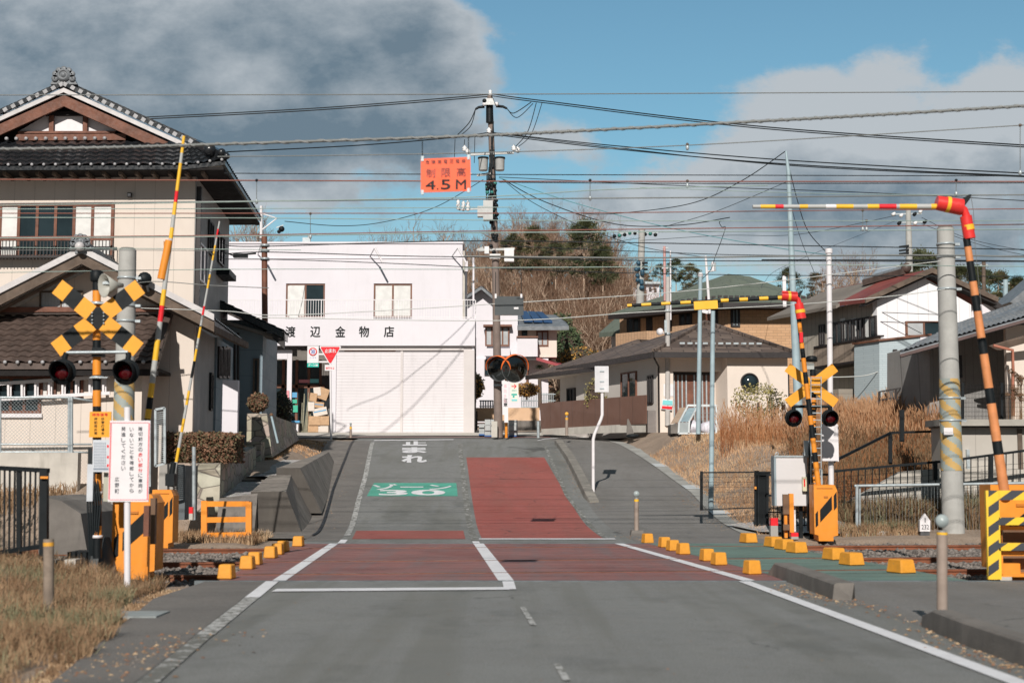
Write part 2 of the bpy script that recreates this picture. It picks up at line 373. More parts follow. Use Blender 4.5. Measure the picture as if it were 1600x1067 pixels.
def solo(name, mb, loc, label, cat, group=None, kind=None, fixn=True):
    me = mb.mesh(name, Vector(loc))
    if fixn:
        bm = bmesh.new(); bm.from_mesh(me); bmesh.ops.recalc_face_normals(bm, faces=bm.faces); bm.to_mesh(me); bm.free()
    o = bpy.data.objects.new(name, me); COL.objects.link(o); o.location = loc
    return tag(o, label, cat, group, kind)
def struct(name, mb, kind='structure', label=None):
    me = mb.mesh(name, (0, 0, 0)); o = bpy.data.objects.new(name, me); COL.objects.link(o); o['kind'] = kind
    o['label'] = label or name.replace('_', ' '); o['category'] = name.replace('_', ' ')
    return o
def copy_tree(o, parent=None):
    c = o.copy(); COL.objects.link(c); c.parent = parent
    for ch in list(o.children): copy_tree(ch, c)
    return c
for_clean = []

# text as flat mesh, laid out on any plane --------------------------------------------------
_tc = {}
def text_poly(s, bold=0.0):
    key = (s, bold)
    if key in _tc: return _tc[key]
    cu = bpy.data.curves.new('t', 'FONT'); cu.body = s; cu.size = 1; cu.align_x = 'LEFT'; cu.offset = bold; cu.resolution_u = 3
    ob = bpy.data.objects.new('t', cu); COL.objects.link(ob)
    dg = bpy.context.evaluated_depsgraph_get(); me = bpy.data.meshes.new_from_object(ob.evaluated_get(dg))
    v = [(p.co.x, p.co.y) for p in me.vertices]; f = [tuple(p.vertices) for p in me.polygons]
    bpy.data.objects.remove(ob); bpy.data.curves.remove(cu); bpy.data.meshes.remove(me)
    if v:
        x0 = min(a for a, b in v); x1 = max(a for a, b in v); y0 = min(b for a, b in v); y1 = max(b for a, b in v)
    else: x0 = x1 = y0 = y1 = 0
    _tc[key] = (v, f, x0, x1, y0, y1); return _tc[key]
def put_text(mb, s, o, right, up, w, h, mat, bold=0.0, off=None):
    """text stretched to a w x h box with lower-left corner o"""
    v, f, x0, x1, y0, y1 = text_poly(s, 0)
    if not v: return
    right = Vector(right).normalized(); up = Vector(up).normalized(); o = Vector(o); nn = right.cross(up)
    sx = w/max(x1-x0, 1e-6); sy = h/max(y1-y0, 1e-6)
    for k, (p, q) in enumerate([(0, 0)] if not bold else [(0, 0), (1, 0), (-1, 0), (0, 1), (0, -1)]):
        mb.add([o+right*((a-x0)*sx+p*bold*w*.8)+up*((b-y0)*sy+q*bold*h*.8)+nn*(.0004*k) for a, b in v], f, mat)
def px_text(mb, s, x0, y0, x1, y1, Y, mat, bold=0.0):       # text in a photo rectangle on an upright plane at depth Y
    a = P(x0, y1, Y); b = P(x1, y0, Y)
    put_text(mb, s, a, (1, 0, 0), (0, 0, 1), b.x-a.x, b.z-a.z, mat, bold)

def rect(mb, x0, y0, x1, y1, Y, th, mat):                   # upright slab seen as a photo rectangle, front face at Y
    a = P(x0, y1, Y); b = P(x1, y0, Y)
    return mb.box((a.x, Y, a.z), (b.x, Y+th, b.z), mat)
def ppoly(mb, pts, Y, th, mat):
    return mb.prism([P(x, y, Y) for x, y in pts], (0, th, 0), mat)
def pole(mb, pts, r, mat, n=10, r2=None, cap=True):         # pts: (px, py, Y)
    return mb.tube([P(*p) for p in pts], r, mat, n, cap, r2)

# ------------------------------------------------------------------ ground
def roadL(Y): return interp(Y, RL)
def walkR(Y): return interp(Y, WR)
def xy(px, py): p = G(px, py); return (p.y, p.x)
RL = sorted([xy(80, 1067), xy(240, 935), xy(322, 908)]) + [(20.6, xy(322, 908)[1]-.1), (31.2, xy(467, 849)[1]-.1)] + sorted([xy(497, 832), xy(520, 765), xy(540, 715), xy(553, 688)])
RL = [(0, RL[0][1]+.3)] + RL
WR = [(0, 8.5), (12, 8.9), (19, 9.0), (30.5, 5.9)] + sorted([xy(1162, 835), xy(1080, 770), xy(1010, 720), xy(952, 690)]) + [(75, 5.5)]
def gz(X, Y):
    """height of the terrain"""
    r = zr(Y)
    xl = roadL(min(Y, 60)); xr = walkR(min(Y, 62))
    z = r
    if Y < 20.2:
        d = xl-X
        if d > 0: z = r + smooth((d-.6)/2.5)*.36
        d = X-xr
        if d > 0: z = r + smooth(d/3)*.1
    elif Y < 31.0+.14*max(-8, min(X, 12)) and abs(X) < 60:
        z = -.17 if (X < xl or X > min(xr, 12)) else -.03
        if X < -9 : z += smooth((-9-X)/4)*.25
    else:
        if X < xl:
            tl = interp(Y, [(31, -.1), (35.2, .05), (35.8, .85), (39.2, 1.2), (40.2, 1.5), (50, 2.25), (57, 2.8), (62, 3.0), (68, 3.4), (75, 3.6), (90, 4.2), (100, 5)])
            if X < -9.3: tl = max(tl, interp(Y, [(31, 0), (32.5, .9), (33.5, 1.25), (38, 1.35), (45, 1.7), (60, 3)]))
            k = smooth((xl-X-1.0)/.9)
            z = r*(1-k)+max(tl, 0)*k
        elif X > xr:
            pl = interp(Y, [(31, -.05), (34, .1), (36.5, .32), (38.5, .7), (42, 1.55), (46, 2.3), (50, 2.72), (53, 2.93), (57, 3.15), (66, 3.6), (90, 4.5), (100, 5)])
            k = smooth((X-xr-.3)/interp(Y, [(44, 3.6), (51, 1.5), (60, 1.2)]))
            if Y > 45: pl += smooth((X-10)/5)*.5
            if X > 8.3 and Y < 41: pl = min(pl, .55+smooth((Y-37.5)/3)*1.6)
            z = r*(1-k)+max(pl, r)*k
    if Y > 95:
        hill = 17*math.exp(-(((X-3)/17)**2))*smooth((Y-100)/55)
        ridge = 24*smooth((Y-150)/140)+5*math.sin(X*.021+1)*smooth((Y-150)/140)+3*math.sin(X*.06)*smooth((Y-150)/140)
        z = max(z, 5+hill, 0)+ridge*(.4+.6*smooth((abs(X-3)-15)/40))
    return z
def build_ground():
    xs = list(np.arange(-16, 24.01, .4)); ys = list(np.arange(4, 70.01, .4))
    xs = [-600, -300, -150, -80, -50, -35, -28, -23, -19] + xs + [26, 30, 36, 45, 60, 90, 150, 300, 600]
    ys = [-60, -20, -5] + ys + [72, 76, 82, 90, 96, 104, 112, 120, 130, 140, 155, 175, 200, 240, 290, 400, 700, 1400]
    mb = MB(); nx = len(xs)
    def zz(x, y):
        z = gz(x, y)
        if 1 < y < 75 and roadL(min(y, 60))-1.2 < x < walkR(min(y, 62))+.35: z -= .06
        z += .03*mnoise.noise((x*.7, y*.7, 0))*(0 if abs(x) < 6 else 1)
        return z
    vs = [(x, y, zz(x, y)) for y in ys for x in xs]
    fs = [(j*nx+i, j*nx+i+1, (j+1)*nx+i+1, (j+1)*nx+i) for j in range(len(ys)-1) for i in range(nx-1)]
    mb.add(vs, fs, soil, True); struct('ground', mb, label='dry earth ground rising from the tracks to the houses and hill')
build_ground()
def strip(L, Rr, y0, y1, off, mat, dy=.5, nx=1, mb=None, dz=None):
    """sheet following the road between two x(Y) functions"""
    mb = mb or MB(); n = max(1, int(math.ceil((y1-y0)/dy))); vs = []; fs = []
    for j in range(n+1):
        y = y0+(y1-y0)*j/n
        for i in range(nx+1):
            x = L(y)+(Rr(y)-L(y))*i/nx
            vs.append((x, y, zr(y)+off))
    for j in range(n):
        for i in range(nx):
            a = j*(nx+1)+i; fs.append((a, a+1, a+nx+2, a+nx+1))
    mb.add(vs, fs, mat); return mb
def seg(*pp):                                               # x as a function of Y through photo points on the road
    pts = sorted([xy(*p) for p in pp])
    return lambda y: interp(y, pts) if pts[0][0] <= y <= pts[-1][0] else (pts[0][1]+(y-pts[0][0])*(pts[1][1]-pts[0][1])/(pts[1][0]-pts[0][0]) if y < pts[0][0] else pts[-1][1]+(y-pts[-1][0])*(pts[-1][1]-pts[-2][1])/(pts[-1][0]-pts[-2][0]))
# boundary road / right-hand walk
kerbN = seg((1203, 898), (1440, 978), (1600, 1043)); kerbF = seg((985, 842), (920, 788), (895, 745), (868, 692))
def bnd(y):
    if y < 20.4: return kerbN(y)
    if y < 31.2: return kerbN(20.4)+(kerbF(33)-kerbN(20.4))*(y-20.4)/10.8
    return kerbF(y) if y > 33 else kerbF(33)
DY0, DY1 = 20.15, 30.9
skew = .0
def north(y): return y
mb = MB()
strip(roadL, bnd, -40, DY0, 0, asphalt, .7, 3, mb)
strip(roadL, bnd, DY1, 64, 0, asphalt, .5, 3, mb)
struct('road', mb, label='grey two-lane asphalt road running over the crossing and up the slope')
mb = MB(); strip(bnd, walkR, -40, DY0, .002, asphalt_walk, .7, 1, mb); strip(bnd, walkR, DY1, 62, .002, asphalt_walk, .5, 1, mb)
struct('pavement', mb, label='brown-grey asphalt pavement on the right of the road')
# cross road and forecourt at the top
mb = MB(); vs = []; fs = []
ys = [62.3, 63, 64, 66, 67.9]; xs = [-26, -14, -8, -3, 3, 9, 16, 30]
for y in ys:
    for x in xs: vs.append((x, y, zr(y)+(.012 if -8 < x < 9 else .04)))
for j in range(len(ys)-1):
    for i in range(len(xs)-1): a = j*len(xs)+i; fs.append((a, a+1, a+1+len(xs), a+len(xs)))
mb.add(vs, fs, asphalt_walk); struct('cross_road', mb, label='asphalt cross road in front of the white shop')
mb = MB(); mb.add([(x, y, zr(y)+.05) for y in (64.6, 68) for x in (-13, 2.6)], [(0, 1, 3, 2)], pale_concrete); struct('forecourt', mb, label='pale concrete forecourt before the shop')
# left edge lighter old asphalt bands beyond the white line
mb = MB(); lw = seg((430, 905), (330, 985), (232, 1067)); strip(roadL, lambda y: lw(y)-.1, -40, DY0, .004, asphalt_edge, .7, 2, mb)
lf = seg((545, 832), (560, 783), (572, 740), (583, 690)); strip(roadL, lambda y: lf(y)-.08, DY1+1.2, 60, .004, asphalt_edge, .5, 2, mb)
struct('road_shoulder', mb, label='worn brown-grey asphalt shoulder left of the road edge line')
# concrete side gutters, left and right of the far slope
mb = MB(); strip(lambda y: roadL(y)-1.15, lambda y: roadL(y)-.02, 33.2, 60, .0, dark_concrete, .5, 2, mb)
strip(lambda y: walkR(y)+.0, lambda y: walkR(y)+.5, 34.8, 60, .015, gutter_mat, .5, 1, mb)
for y0 in (36.3, 39.5, 44.5, 49.5): strip(walkR, lambda y: walkR(y)+.52, y0, y0+.8, .022, M('pale_cover', (.5, .53, .54), .6, .1, 3), .4, 1, mb)
struct('gutter', mb, label='concrete gutter covers along both edges of the sloping road')
mb = MB(); strip(lambda y: roadL(y)-.03, lambda y: roadL(y)+.05, 34, 60, .03, black, .5, 1, mb)
solo('drain_slot', mb, (roadL(34), 34, 0), 'dark drain slot along the left edge of the sloping road', 'drain')
# crossing deck: red for cars, green for walkers
dl = seg((345, 905), (465, 849)); dr = seg((1212, 900), (1012, 849)); gr = seg((1458, 897), (1195, 849))
def yk(y, x): return y+.0*x
mb = strip(dl, dr, DY0-.0, DY1+.0, .004, deckred, .9, 4)
struct('crossing_deck', mb, label='worn red crossing deck between the rails for vehicles')
mb = strip(lambda y: dr(y)+.004, gr, DY0, DY1, .006, deckgreen, .9, 2)
struct('footway_deck', mb, label='green footway deck across the tracks')
edge_m = M('edge_steel', (.11, .13, .14), .6, .3, 4)
mb = MB(); mb.box((dl(20.15)-.3, DY0-.06, -.1), (gr(20.15)+1.2, DY0+.02, .013), edge_m)
mb.box((dl(30.9)-.3, DY1-.03, -.1), (gr(30.9)+.3, DY1+.05, .013), edge_m)
solo('deck_edge_strip', mb, (0, DY0, 0), 'steel edging strips along the front and back of the crossing deck', 'edging strip')
# ballast bed and stones
mb = MB(); vs = []; fs = []
xs = np.arange(-40, 41, 2.0); 
for x in xs:
    for y in (19.9+.14*max(-9, min(x, 12)), 32+.14*max(-9, min(x, 12))): vs.append((x, y, -.11))
fs = [(2*i, 2*i+2, 2*i+3, 2*i+1) for i in range(len(xs)-1)]
keep = [f for f in fs if not (vs[f[0]][0] >= -5 and vs[f[1]][0] <= 5)]
mb.add(vs, keep, ballast_bed); struct('track_bed', mb, label='ballasted bed of the railway on both sides of the deck')
TR = [xy(300, 899), xy(300, 879), xy(300, 858)]; TR2 = [xy(1500, 890), xy(1500, 871), xy(1500, 852)]
RAILS = []
for (ya, xa), (yb, xb) in zip(TR, TR2):
    s = (yb-ya)/(xb-xa); RAILS.append((xa, ya, s))
names = ['nearest of the three rusty rails across the road', 'middle rusty rail across the road', 'farthest rusty rail, running below the dry bank']
for (xa, ya, s), lb in zip(RAILS, names):
    mb = MB(); f = lambda x: ya+s*(x-xa)
    a = Vector((-45, f(-45), 0)); b = Vector((45, f(45), 0))
    prof = [(-.07, -.13), (.07, -.13), (.07, -.115), (.012, -.095), (.012, -.03), (.035, -.02), (.035, .014), (-.035, .014), (-.035, -.02), (-.012, -.03), (-.012, -.095), (-.07, -.115)]
    n = len(prof)
    mb.add([a+Vector((0, p, q)) for p, q in prof]+[b+Vector((0, p, q)) for p, q in prof], [tuple(range(n)), tuple(range(2*n-1, n-1, -1))]+[(i, (i+1) % n, (i+1) % n+n, i+n) for i in range(n)], rust)
    mb.add([a+Vector((0, -.027, .0155)), b+Vector((0, -.027, .0155)), b+Vector((0, .027, .0155)), a+Vector((0, .027, .0155))], [(0, 1, 2, 3)], railtop)
    solo('railway_rail', mb, (xa, ya, 0), lb, 'rail', 'rails of the railway')
# flangeway gaps on the deck
mb = MB()
for (xa, ya, s) in RAILS:
    for dd, w in ((.09, .06), (.98, .02), (-.7, .02)):
        X0, X1 = -6, 8.4
        f = lambda x: ya+dd+s*(x-xa)
        if not (DY0+.1 < f(-3) and f(5) < DY1-.1): pass
        pts = []
        for k in range(30):
            x = X0+(X1-X0)*k/29; y = f(x)
            if DY0+.08 < y < DY1-.08 and dl(y)+.05 < x < gr(y)-.05: pts.append((x, y))
        if len(pts) > 1:
            (x0, y0), (x1, y1) = pts[0], pts[-1]
            mb.add([(x0, y0, .0105), (x1, y1, .0105), (x1, y1+w, .0105), (x0, y0+w, .0105)], [(0, 1, 2, 3)], black if w > .03 else soffit_m)
solo('flangeway_gap', mb, (0, 24, 0), 'dark flangeway gaps and joints beside the rails on the deck', 'rail gap')
def rocks(n, seed, region, size, zfun):
    rg = np.random.default_rng(seed); mb = MB()
    ico = [(0, 0, 1), (.89, 0, .45), (.28, .85, .45), (-.72, .53, .45), (-.72, -.53, .45), (.28, -.85, .45), (.72, .53, -.45), (-.28, .85, -.45), (-.89, 0, -.45), (-.28, -.85, -.45), (.72, -.53, -.45)]
    fc = [(0, 1, 2), (0, 2, 3), (0, 3, 4), (0, 4, 5), (0, 5, 1), (1, 6, 2), (2, 7, 3), (3, 8, 4), (4, 9, 5), (5, 10, 1), (6, 7, 2), (7, 8, 3), (8, 9, 4), (9, 10, 5), (10, 6, 1)]
    for _ in range(n):
        x, y = region(rg)
        if x is None: continue
        r = size*(.5+rg.random()*.9); sx, sy, sz = r*(.7+rg.random()*.6), r*(.7+rg.random()*.6), r*(.5+rg.random()*.5); a = rg.random()*6.3; c, s_ = math.cos(a), math.sin(a)
        z = zfun(x, y)+sz*.3
        mb.add([(x+(p[0]*c-p[1]*s_)*sx, y+(p[0]*s_+p[1]*c)*sy, z+p[2]*sz*(.8+.4*rg.random())) for p in ico], fc, ballast_m)
    return mb
def ball_region(rg):
    if rg.random() < .35: x = -8.5+rg.random()*4.6
    else: x = 4.6+rg.random()*9
    y = 20.6+.14*x+rg.random()*10.9
    if x < 0 and x > dl(min(max(y, DY0), DY1))-.1: return None, None
    if x > 0 and x < gr(min(max(y, DY0), DY1))+.12: return None, None
    for xa, ya, s in RAILS:
        if abs(y-(ya+s*(x-xa))) < .08: return None, None
    return x, y
o = struct('ballast', rocks(15000, 3, ball_region, .042, lambda x, y: -.10), kind='stuff', label='grey and brown ballast stones between the rails')
# ------------------------------------------------------------------ painted markings
def band(fn, w, y0, y1, off, mat, mb=None, dy=.4):
    return strip(lambda y: fn(y)-w/2, lambda y: fn(y)+w/2, y0, y1, off, mat, dy, 1, mb)
def hline(px0, py0, px1, py1, w, off, mat, mb=None):        # stop line across the road
    mb = mb or MB(); a = G(px0, py0); b = G(px1, py1); n = 8; vs = []
    for i in range(n+1):
        p = a.lerp(b, i/n)
        for q in (0, w): vs.append((p.x, p.y+q, zr(p.y+q)+off))
    mb.add(vs, [(2*i, 2*i+2, 2*i+3, 2*i+1) for i in range(n)], mat); return mb
mb = MB()
band(lw, .15, 3, 13.5, .010, very_worn, mb); band(lw, .17, 13.5, 17.5, .010, worn_line, mb); band(lw, .18, 17.5, DY0-.07, .010, white_line, mb)
band(seg((440, 905), (517, 853)), .19, DY0+.05, DY1-.05, .0115, white_line, mb)
band(lf, .16, DY1+.15, 32.6, .010, white_line, mb); band(lf, .15, 34.2, 58.5, .010, worn_line, mb)
solo('edge_line', mb, (-3, 20, 0), 'white edge line along the left side of the road', 'road line', 'painted road lines')
mb = MB(); rn = seg((1145, 902), (1370, 985), (1590, 1067)); band(rn, .17, 1, DY0-.07, .010, fresh_line, mb)
band(seg((1140, 899), (965, 849)), .19, DY0+.05, DY1-.05, .0115, white_line, mb)
rf = seg((955, 845), (916, 812), (886, 775), (868, 735), (848, 692)); band(rf, .12, 33.2, 57.5, .010, very_worn, mb)
solo('edge_line', mb, (5, 20, 0), 'white edge line along the right side of the road', 'road line', 'painted road lines')
mb = MB(); cn = seg((793, 905), (798, 925)); cd = seg((788, 904), (748, 850)); cf = seg((741, 842), (727, 770), (721, 715), (718, 690))
band(cn, .16, 18.7, DY0-.08, .0105, white_line, mb); band(cd, .22, DY0+.05, DY1-.05, .0115, white_line, mb)
band(cf, .15, DY1+.1, 31.9, .0105, white_line, mb); band(cf, .17, 32.2, 57.5, .0105, very_worn, mb)
cnear = seg((820, 955), (877, 1050)); band(cnear, .06, 14.3, 16.2, .0105, worn_line, mb); band(cnear, .055, 10.5, 11.4, .0105, worn_line, mb)
solo('centre_line', mb, (0, 30, 0), 'broken worn white centre line of the road', 'road line', 'painted road lines')
mb = hline(424, 925, 797, 922, .42, .012, white_line)
solo('stop_line', mb, (-1, 18, 0), 'white stop line painted before the crossing, nearest the viewer', 'road line', 'painted road lines')
mb = hline(748, 843, 962, 843, .42, .012, white_line)
solo('stop_line', mb, (1, 33, 0), 'white stop line beyond the crossing under the big red patch', 'road line', 'painted road lines')
mb = hline(583, 689, 708, 687.5, .7, .014, white_line)
solo('stop_line', mb, (-3, 58, 3), 'white stop line at the top of the slope by the shop', 'road line', 'painted road lines')
# red anti-skid patches
lcur = seg((540, 840), (545, 830)); ya = G(640, 842).y; yb = G(640, 829).y
mb = strip(lambda y: lf(y)+.16, lambda y: cf(y)-.2, ya, yb, .005, redpaint, .5, 3)
struct('red_patch', mb, label='short red painted patch on the left lane just beyond the crossing')
rl = seg((748, 842), (722, 714)); rr = seg((941, 840), (905, 806), (880, 765), (862, 735), (850, 714))
ya = G(820, 841).y; yb = G(790, 714.5).y
mb = strip(lambda y: cf(y)+.18, rr, ya, yb, .005, redpaint, .5, 5)
struct('red_lane', mb, label='long red painted lane on the right half of the slope')
# green ZONE 30 patch and lettering
ya = G(640, 775).y; yb = G(640, 754.5).y; gl = seg((573, 775), (583, 757)); gR = seg((715, 773), (713, 754))
mb = strip(gl, gR, ya, yb, .005, greenpaint, .5, 3)
struct('green_patch', mb, label='green painted panel on the left lane behind the number thirty')
def road_text(mb, s, x0, y0, x1, y1, mat, bold=.03, off=.012):
    v, f, a0, a1, b0, b1 = text_poly(s, bold)
    bl, br, tl, tr = G(x0, y1), G(x1, y1), G(x0, y0), G(x1, y0)
    vs = []
    for a, b in v:
        u = (a-a0)/(a1-a0); w = (b-b0)/(b1-b0)
        p = (bl*(1-u)+br*u)*(1-w)+(tl*(1-u)+tr*u)*w
        vs.append((p.x, p.y, zr(p.y)+off))
    mb.add(vs, f, mat)
mb = MB(); road_text(mb, 'ゾーン', 582, 756.5, 706, 765.5, white_line, .02); road_text(mb, '30', 592, 765.5, 696, 774, white_line, .03)
solo('zone_lettering', mb, G(640, 765), 'white lettering with the number 30 on the green panel', 'road lettering')
mb = MB(); road_text(mb, '止', 629, 689.5, 667, 696.5, white_line, .05); road_text(mb, 'ま', 628, 699, 667, 708, white_line, .05); road_text(mb, 'れ', 627, 711, 667, 723, white_line, .05)
solo('stop_lettering', mb, G(648, 705), 'three white stop characters painted near the top of the slope', 'road lettering')
mb = MB()
pts = [(840, 689), (852, 686.2), (880, 684.6), (945, 683)]
a = [G(x, y) for x, y in pts]
for p, q in zip(a, a[1:]): mb.add([(p.x, p.y, zr(p.y)+.014), (q.x, q.y, zr(q.y)+.014), (q.x, q.y+.5, zr(q.y+.5)+.014), (p.x, p.y+.5, zr(p.y+.5)+.014)], [(0, 1, 2, 3)], white_line)
solo('corner_line', mb, a[1], 'curved white line turning the corner at the top right of the slope', 'road line', 'painted road lines')
mb = MB(); a = G(540, 684.5); b = G(860, 684.5)
mb.add([(a.x, a.y, zr(a.y)+.05), (b.x, b.y, zr(b.y)+.05), (b.x, b.y+.35, zr(b.y+.35)+.05), (a.x, a.y+.35, zr(a.y+.35)+.05)], [(0, 1, 2, 3)], redpaint)
solo('red_line', mb, a, 'thin red line across the top of the slope before the shop', 'road line')
# kerbs -----------------------------------------------------------------------
def kerb(pp, h, w, label, slope_end=None):
    mb = MB(); n = len(pp); base = [G(*p) for p in pp]; vs = []
    for i, p in enumerate(base):
        d = (base[min(i+1, n-1)]-base[max(i-1, 0)]); d.z = 0; d.normalize(); nr = Vector((d.y, -d.x, 0))
        if nr.x < 0: nr = -nr
        hh = h[i] if isinstance(h, (list, tuple)) else h
        z = zr(p.y)
        vs += [(p.x, p.y, z-.05), (p.x+nr.x*.03, p.y+nr.y*.03, z+hh-.02), (p.x+nr.x*.06, p.y+nr.y*.06, z+hh), (p.x+nr.x*w, p.y+nr.y*w, z+hh), (p.x+nr.x*w, p.y+nr.y*w, z-.05)]
    fs = [(i*5+j, i*5+j+1, (i+1)*5+j+1, (i+1)*5+j) for i in range(n-1) for j in range(4)]+[(0, 1, 2, 3, 4), tuple((n-1)*5+j for j in (4, 3, 2, 1, 0))]
    mb.add(vs, fs, kerb_concrete if base[0].y < 30 else M('far_kerb', (.23, .215, .19), .9, .2, 2.2, .4, 50, stain=.5, stain_col=(.13, .12, .11))); solo('kerb', mb, base[0], label, 'kerb', 'concrete kerbs beside the road')
kerb([(1196, 898), (1206, 900), (1255, 919), (1300, 937), (1330, 938)], [.03, .2, .2, .2, .03], .28, 'short concrete kerb by the green footway, nearest the crossing')
kerb([(1438, 978), (1452, 985), (1500, 1006), (1600, 1043), (1700, 1083)], [.12, .2, .2, .2, .2], .22, 'concrete kerb at the lower right corner of the view')
kerb([(920, 785), (912, 778), (898, 748), (884, 720), (866, 694)], [.06, .2, .2, .2, .2], .3, 'long concrete kerb between the road and the sloping pavement')
# yellow concrete blocks -------------------------------------------------------
rows = {'left edge of the red deck': [(464, 854, 'far', 0), (439.5, 862.5, 'a', 1), (431.5, 867, 'b', 1), (420, 872.5, 'c', 1), (395.5, 883, 'a', 2), (383.5, 890, 'b', 2), (350, 905.5, 'near', 3)],
        'line between red and green decks': [(1015, 849, 'far', 0), (1041.5, 855.5, 'a', 1), (1055, 861, 'b', 1), (1071, 866.5, 'c', 1), (1109, 877, 'a', 2), (1128, 883.5, 'b', 2), (1181, 898, 'near', 3)],
        'right edge of the green deck': [(1176, 848.5, 'far', 0), (1216, 855, 'a', 1), (1234, 859.5, 'b', 1), (1254, 864.5, 'c', 1), (1313, 875.5, 'a', 2), (1341, 884, 'b', 2), (1421, 896.5, 'near', 3)]}
grp = {0: 'lone far block', 1: {'a': 'farthest of three together', 'b': 'middle of three together', 'c': 'nearest of three together'}, 2: {'a': 'farther of two together', 'b': 'nearer of two together'}, 3: 'lone block nearest the viewer'}
first_block = None
for ri, (rn_, lst) in enumerate(rows.items()):
    for (x, y, k, g) in lst:
        p = G(x, y); w = .108; d = .12; h = .205; t = .84
        lb = 'yellow block, %s, on the %s' % (grp[g] if isinstance(grp[g], str) else grp[g][k], rn_)
        if ri != 2:
            if first_block is None:
                mb = MB(); mb.hexa([(-w, 0, .0), (w, 0, .0), (w, 2*d, .0), (-w, 2*d, .0), (-w*t, d*.16, h), (w*t, d*.16, h), (w*t, 2*d-d*.16, h), (-w*t, 2*d-d*.16, h)], blocky)
                me = mb.mesh('guard_block', (0, 0, 0)); bm = bmesh.new(); bm.from_mesh(me); bmesh.ops.bevel(bm, geom=bm.edges[:], offset=.015, segments=1, affect='EDGES'); bmesh.ops.recalc_face_normals(bm, faces=bm.faces); bm.to_mesh(me); bm.free(); first_block = me
            o = bpy.data.objects.new('guard_block', first_block)
        else: o = bpy.data.objects.new('guard_block', first_block)
        COL.objects.link(o); o.location = (p.x, p.y, zr(p.y)+.008); o.rotation_euler = (0, 0, [-.08, .28, .32][ri]+random.uniform(-.04, .04))
        if ri == 2: o.scale = (1.3, 1.7, 1)
        tag(o, lb, 'kerb block', 'yellow guard blocks along the crossing')
# ------------------------------------------------------------------ buildings
class Fr:
    """skewed building frame: a along the front (er), b away from the viewer (eb), c up"""
    def __init__(s, o, er, eb): s.o = Vector(o); s.er = Vector((er[0], er[1], 0)); s.eb = Vector((eb[0], eb[1], 0))
    def w(s, a, b, c): return Vector((s.o.x, s.o.y, 0)) + s.er*a + s.eb*b + Vector((0, 0, c))
    def px(s, x, y, b=0.0):                                 # photo point on the plane b = const -> (a, b, c)
        d = ray(x, y); o = s.o + s.eb*b; n = Vector((s.er.y, -s.er.x, 0))
        t = ((o.x)*n.x+(o.y)*n.y)/(d.x*n.x+d.y*n.y); p = Vector((0, 0, HC))+d*t
        a = (p.x-o.x)/s.er.x if abs(s.er.x) > abs(s.er.y) else (p.y-o.y)/s.er.y
        return (a, b, p.z)
    def side(s, x, y, a=0.0):                               # photo point on the plane a = const
        d = ray(x, y); o = s.o + s.er*a; n = Vector((s.eb.y, -s.eb.x, 0))
        t = ((o.x)*n.x+(o.y)*n.y)/(d.x*n.x+d.y*n.y); p = Vector((0, 0, HC))+d*t
        return (a, (p.y-o.y)/s.eb.y, p.z)
    def box(s, mb, a0, a1, b0, b1, c0, c1, m):
        return mb.hexa([s.w(a0, b0, c0), s.w(a1, b0, c0), s.w(a1, b1, c0), s.w(a0, b1, c0), s.w(a0, b0, c1), s.w(a1, b0, c1), s.w(a1, b1, c1), s.w(a0, b1, c1)], m)
    def pbox(s, mb, x0, y0, x1, y1, b, th, m):              # slab on the front: photo rectangle, front face at b
        a0, _, c1 = s.px(x0, y0, b); a1, _, c0 = s.px(x1, y1, b)
        return s.box(mb, a0, a1, b, b+th, c0, c1, m)
    def ppoly(s, mb, pts, b, th, m):
        q = [s.px(x, y, b) for x, y in pts]; return mb.prism([s.w(*p) for p in q], s.eb*th, m)
    def sbox(s, mb, x0, y0, x1, y1, a, th, m):              # slab on a side wall, thickness th along a
        _, b0, c1 = s.side(x0, y0, a); _, b1, c0 = s.side(x1, y1, a)
        _, b0, ct = s.side(x0, y0, a); cb = c0
        return s.box(mb, a, a+th, min(b0, b1), max(b0, b1), cb, ct, m)
def slab(mb, pts, th, m):                                   # roof plate: top polygon, thickness down
    return mb.prism([Vector(p) for p in pts], (0, 0, -th), m)
def tiled(mb, e0, e1, r1, r0, nu, nv, amp, m, th=.12):
    """pantile roof surface: e0-e1 eave, r0-r1 upper edge; waves along the eave, steps up the slope"""
    e0, e1, r1, r0 = map(Vector, (e0, e1, r1, r0)); nrm = (e1-e0).cross(r0-e0).normalized()
    if nrm.z < 0: nrm = -nrm
    K = 6; cols = nu*K; vs = []; fs = []
    for j in range(nv):
        for k in (0, 1):
            v = (j+k)/nv
            for i in range(cols+1):
                u = i/cols; t = (i % K)/K
                wv = (math.sin(t*math.pi*1.35) if t < .74 else -.35*math.sin((t-.74)/.26*math.pi))
                p = (e0*(1-u)+e1*u)*(1-v)+(r0*(1-u)+r1*u)*v
                vs.append(p+nrm*(amp*wv+(amp*1.1 if k == 0 else 0)))
    for j in range(2*nv-1):
        for i in range(cols): a = j*(cols+1)+i; fs.append((a, a+1, a+cols+2, a+cols+1))
    mb.add(vs, fs, m)
    slab(mb, [e0-nrm*.01, e1-nrm*.01, r1-nrm*.01, r0-nrm*.01], th, m); return mb
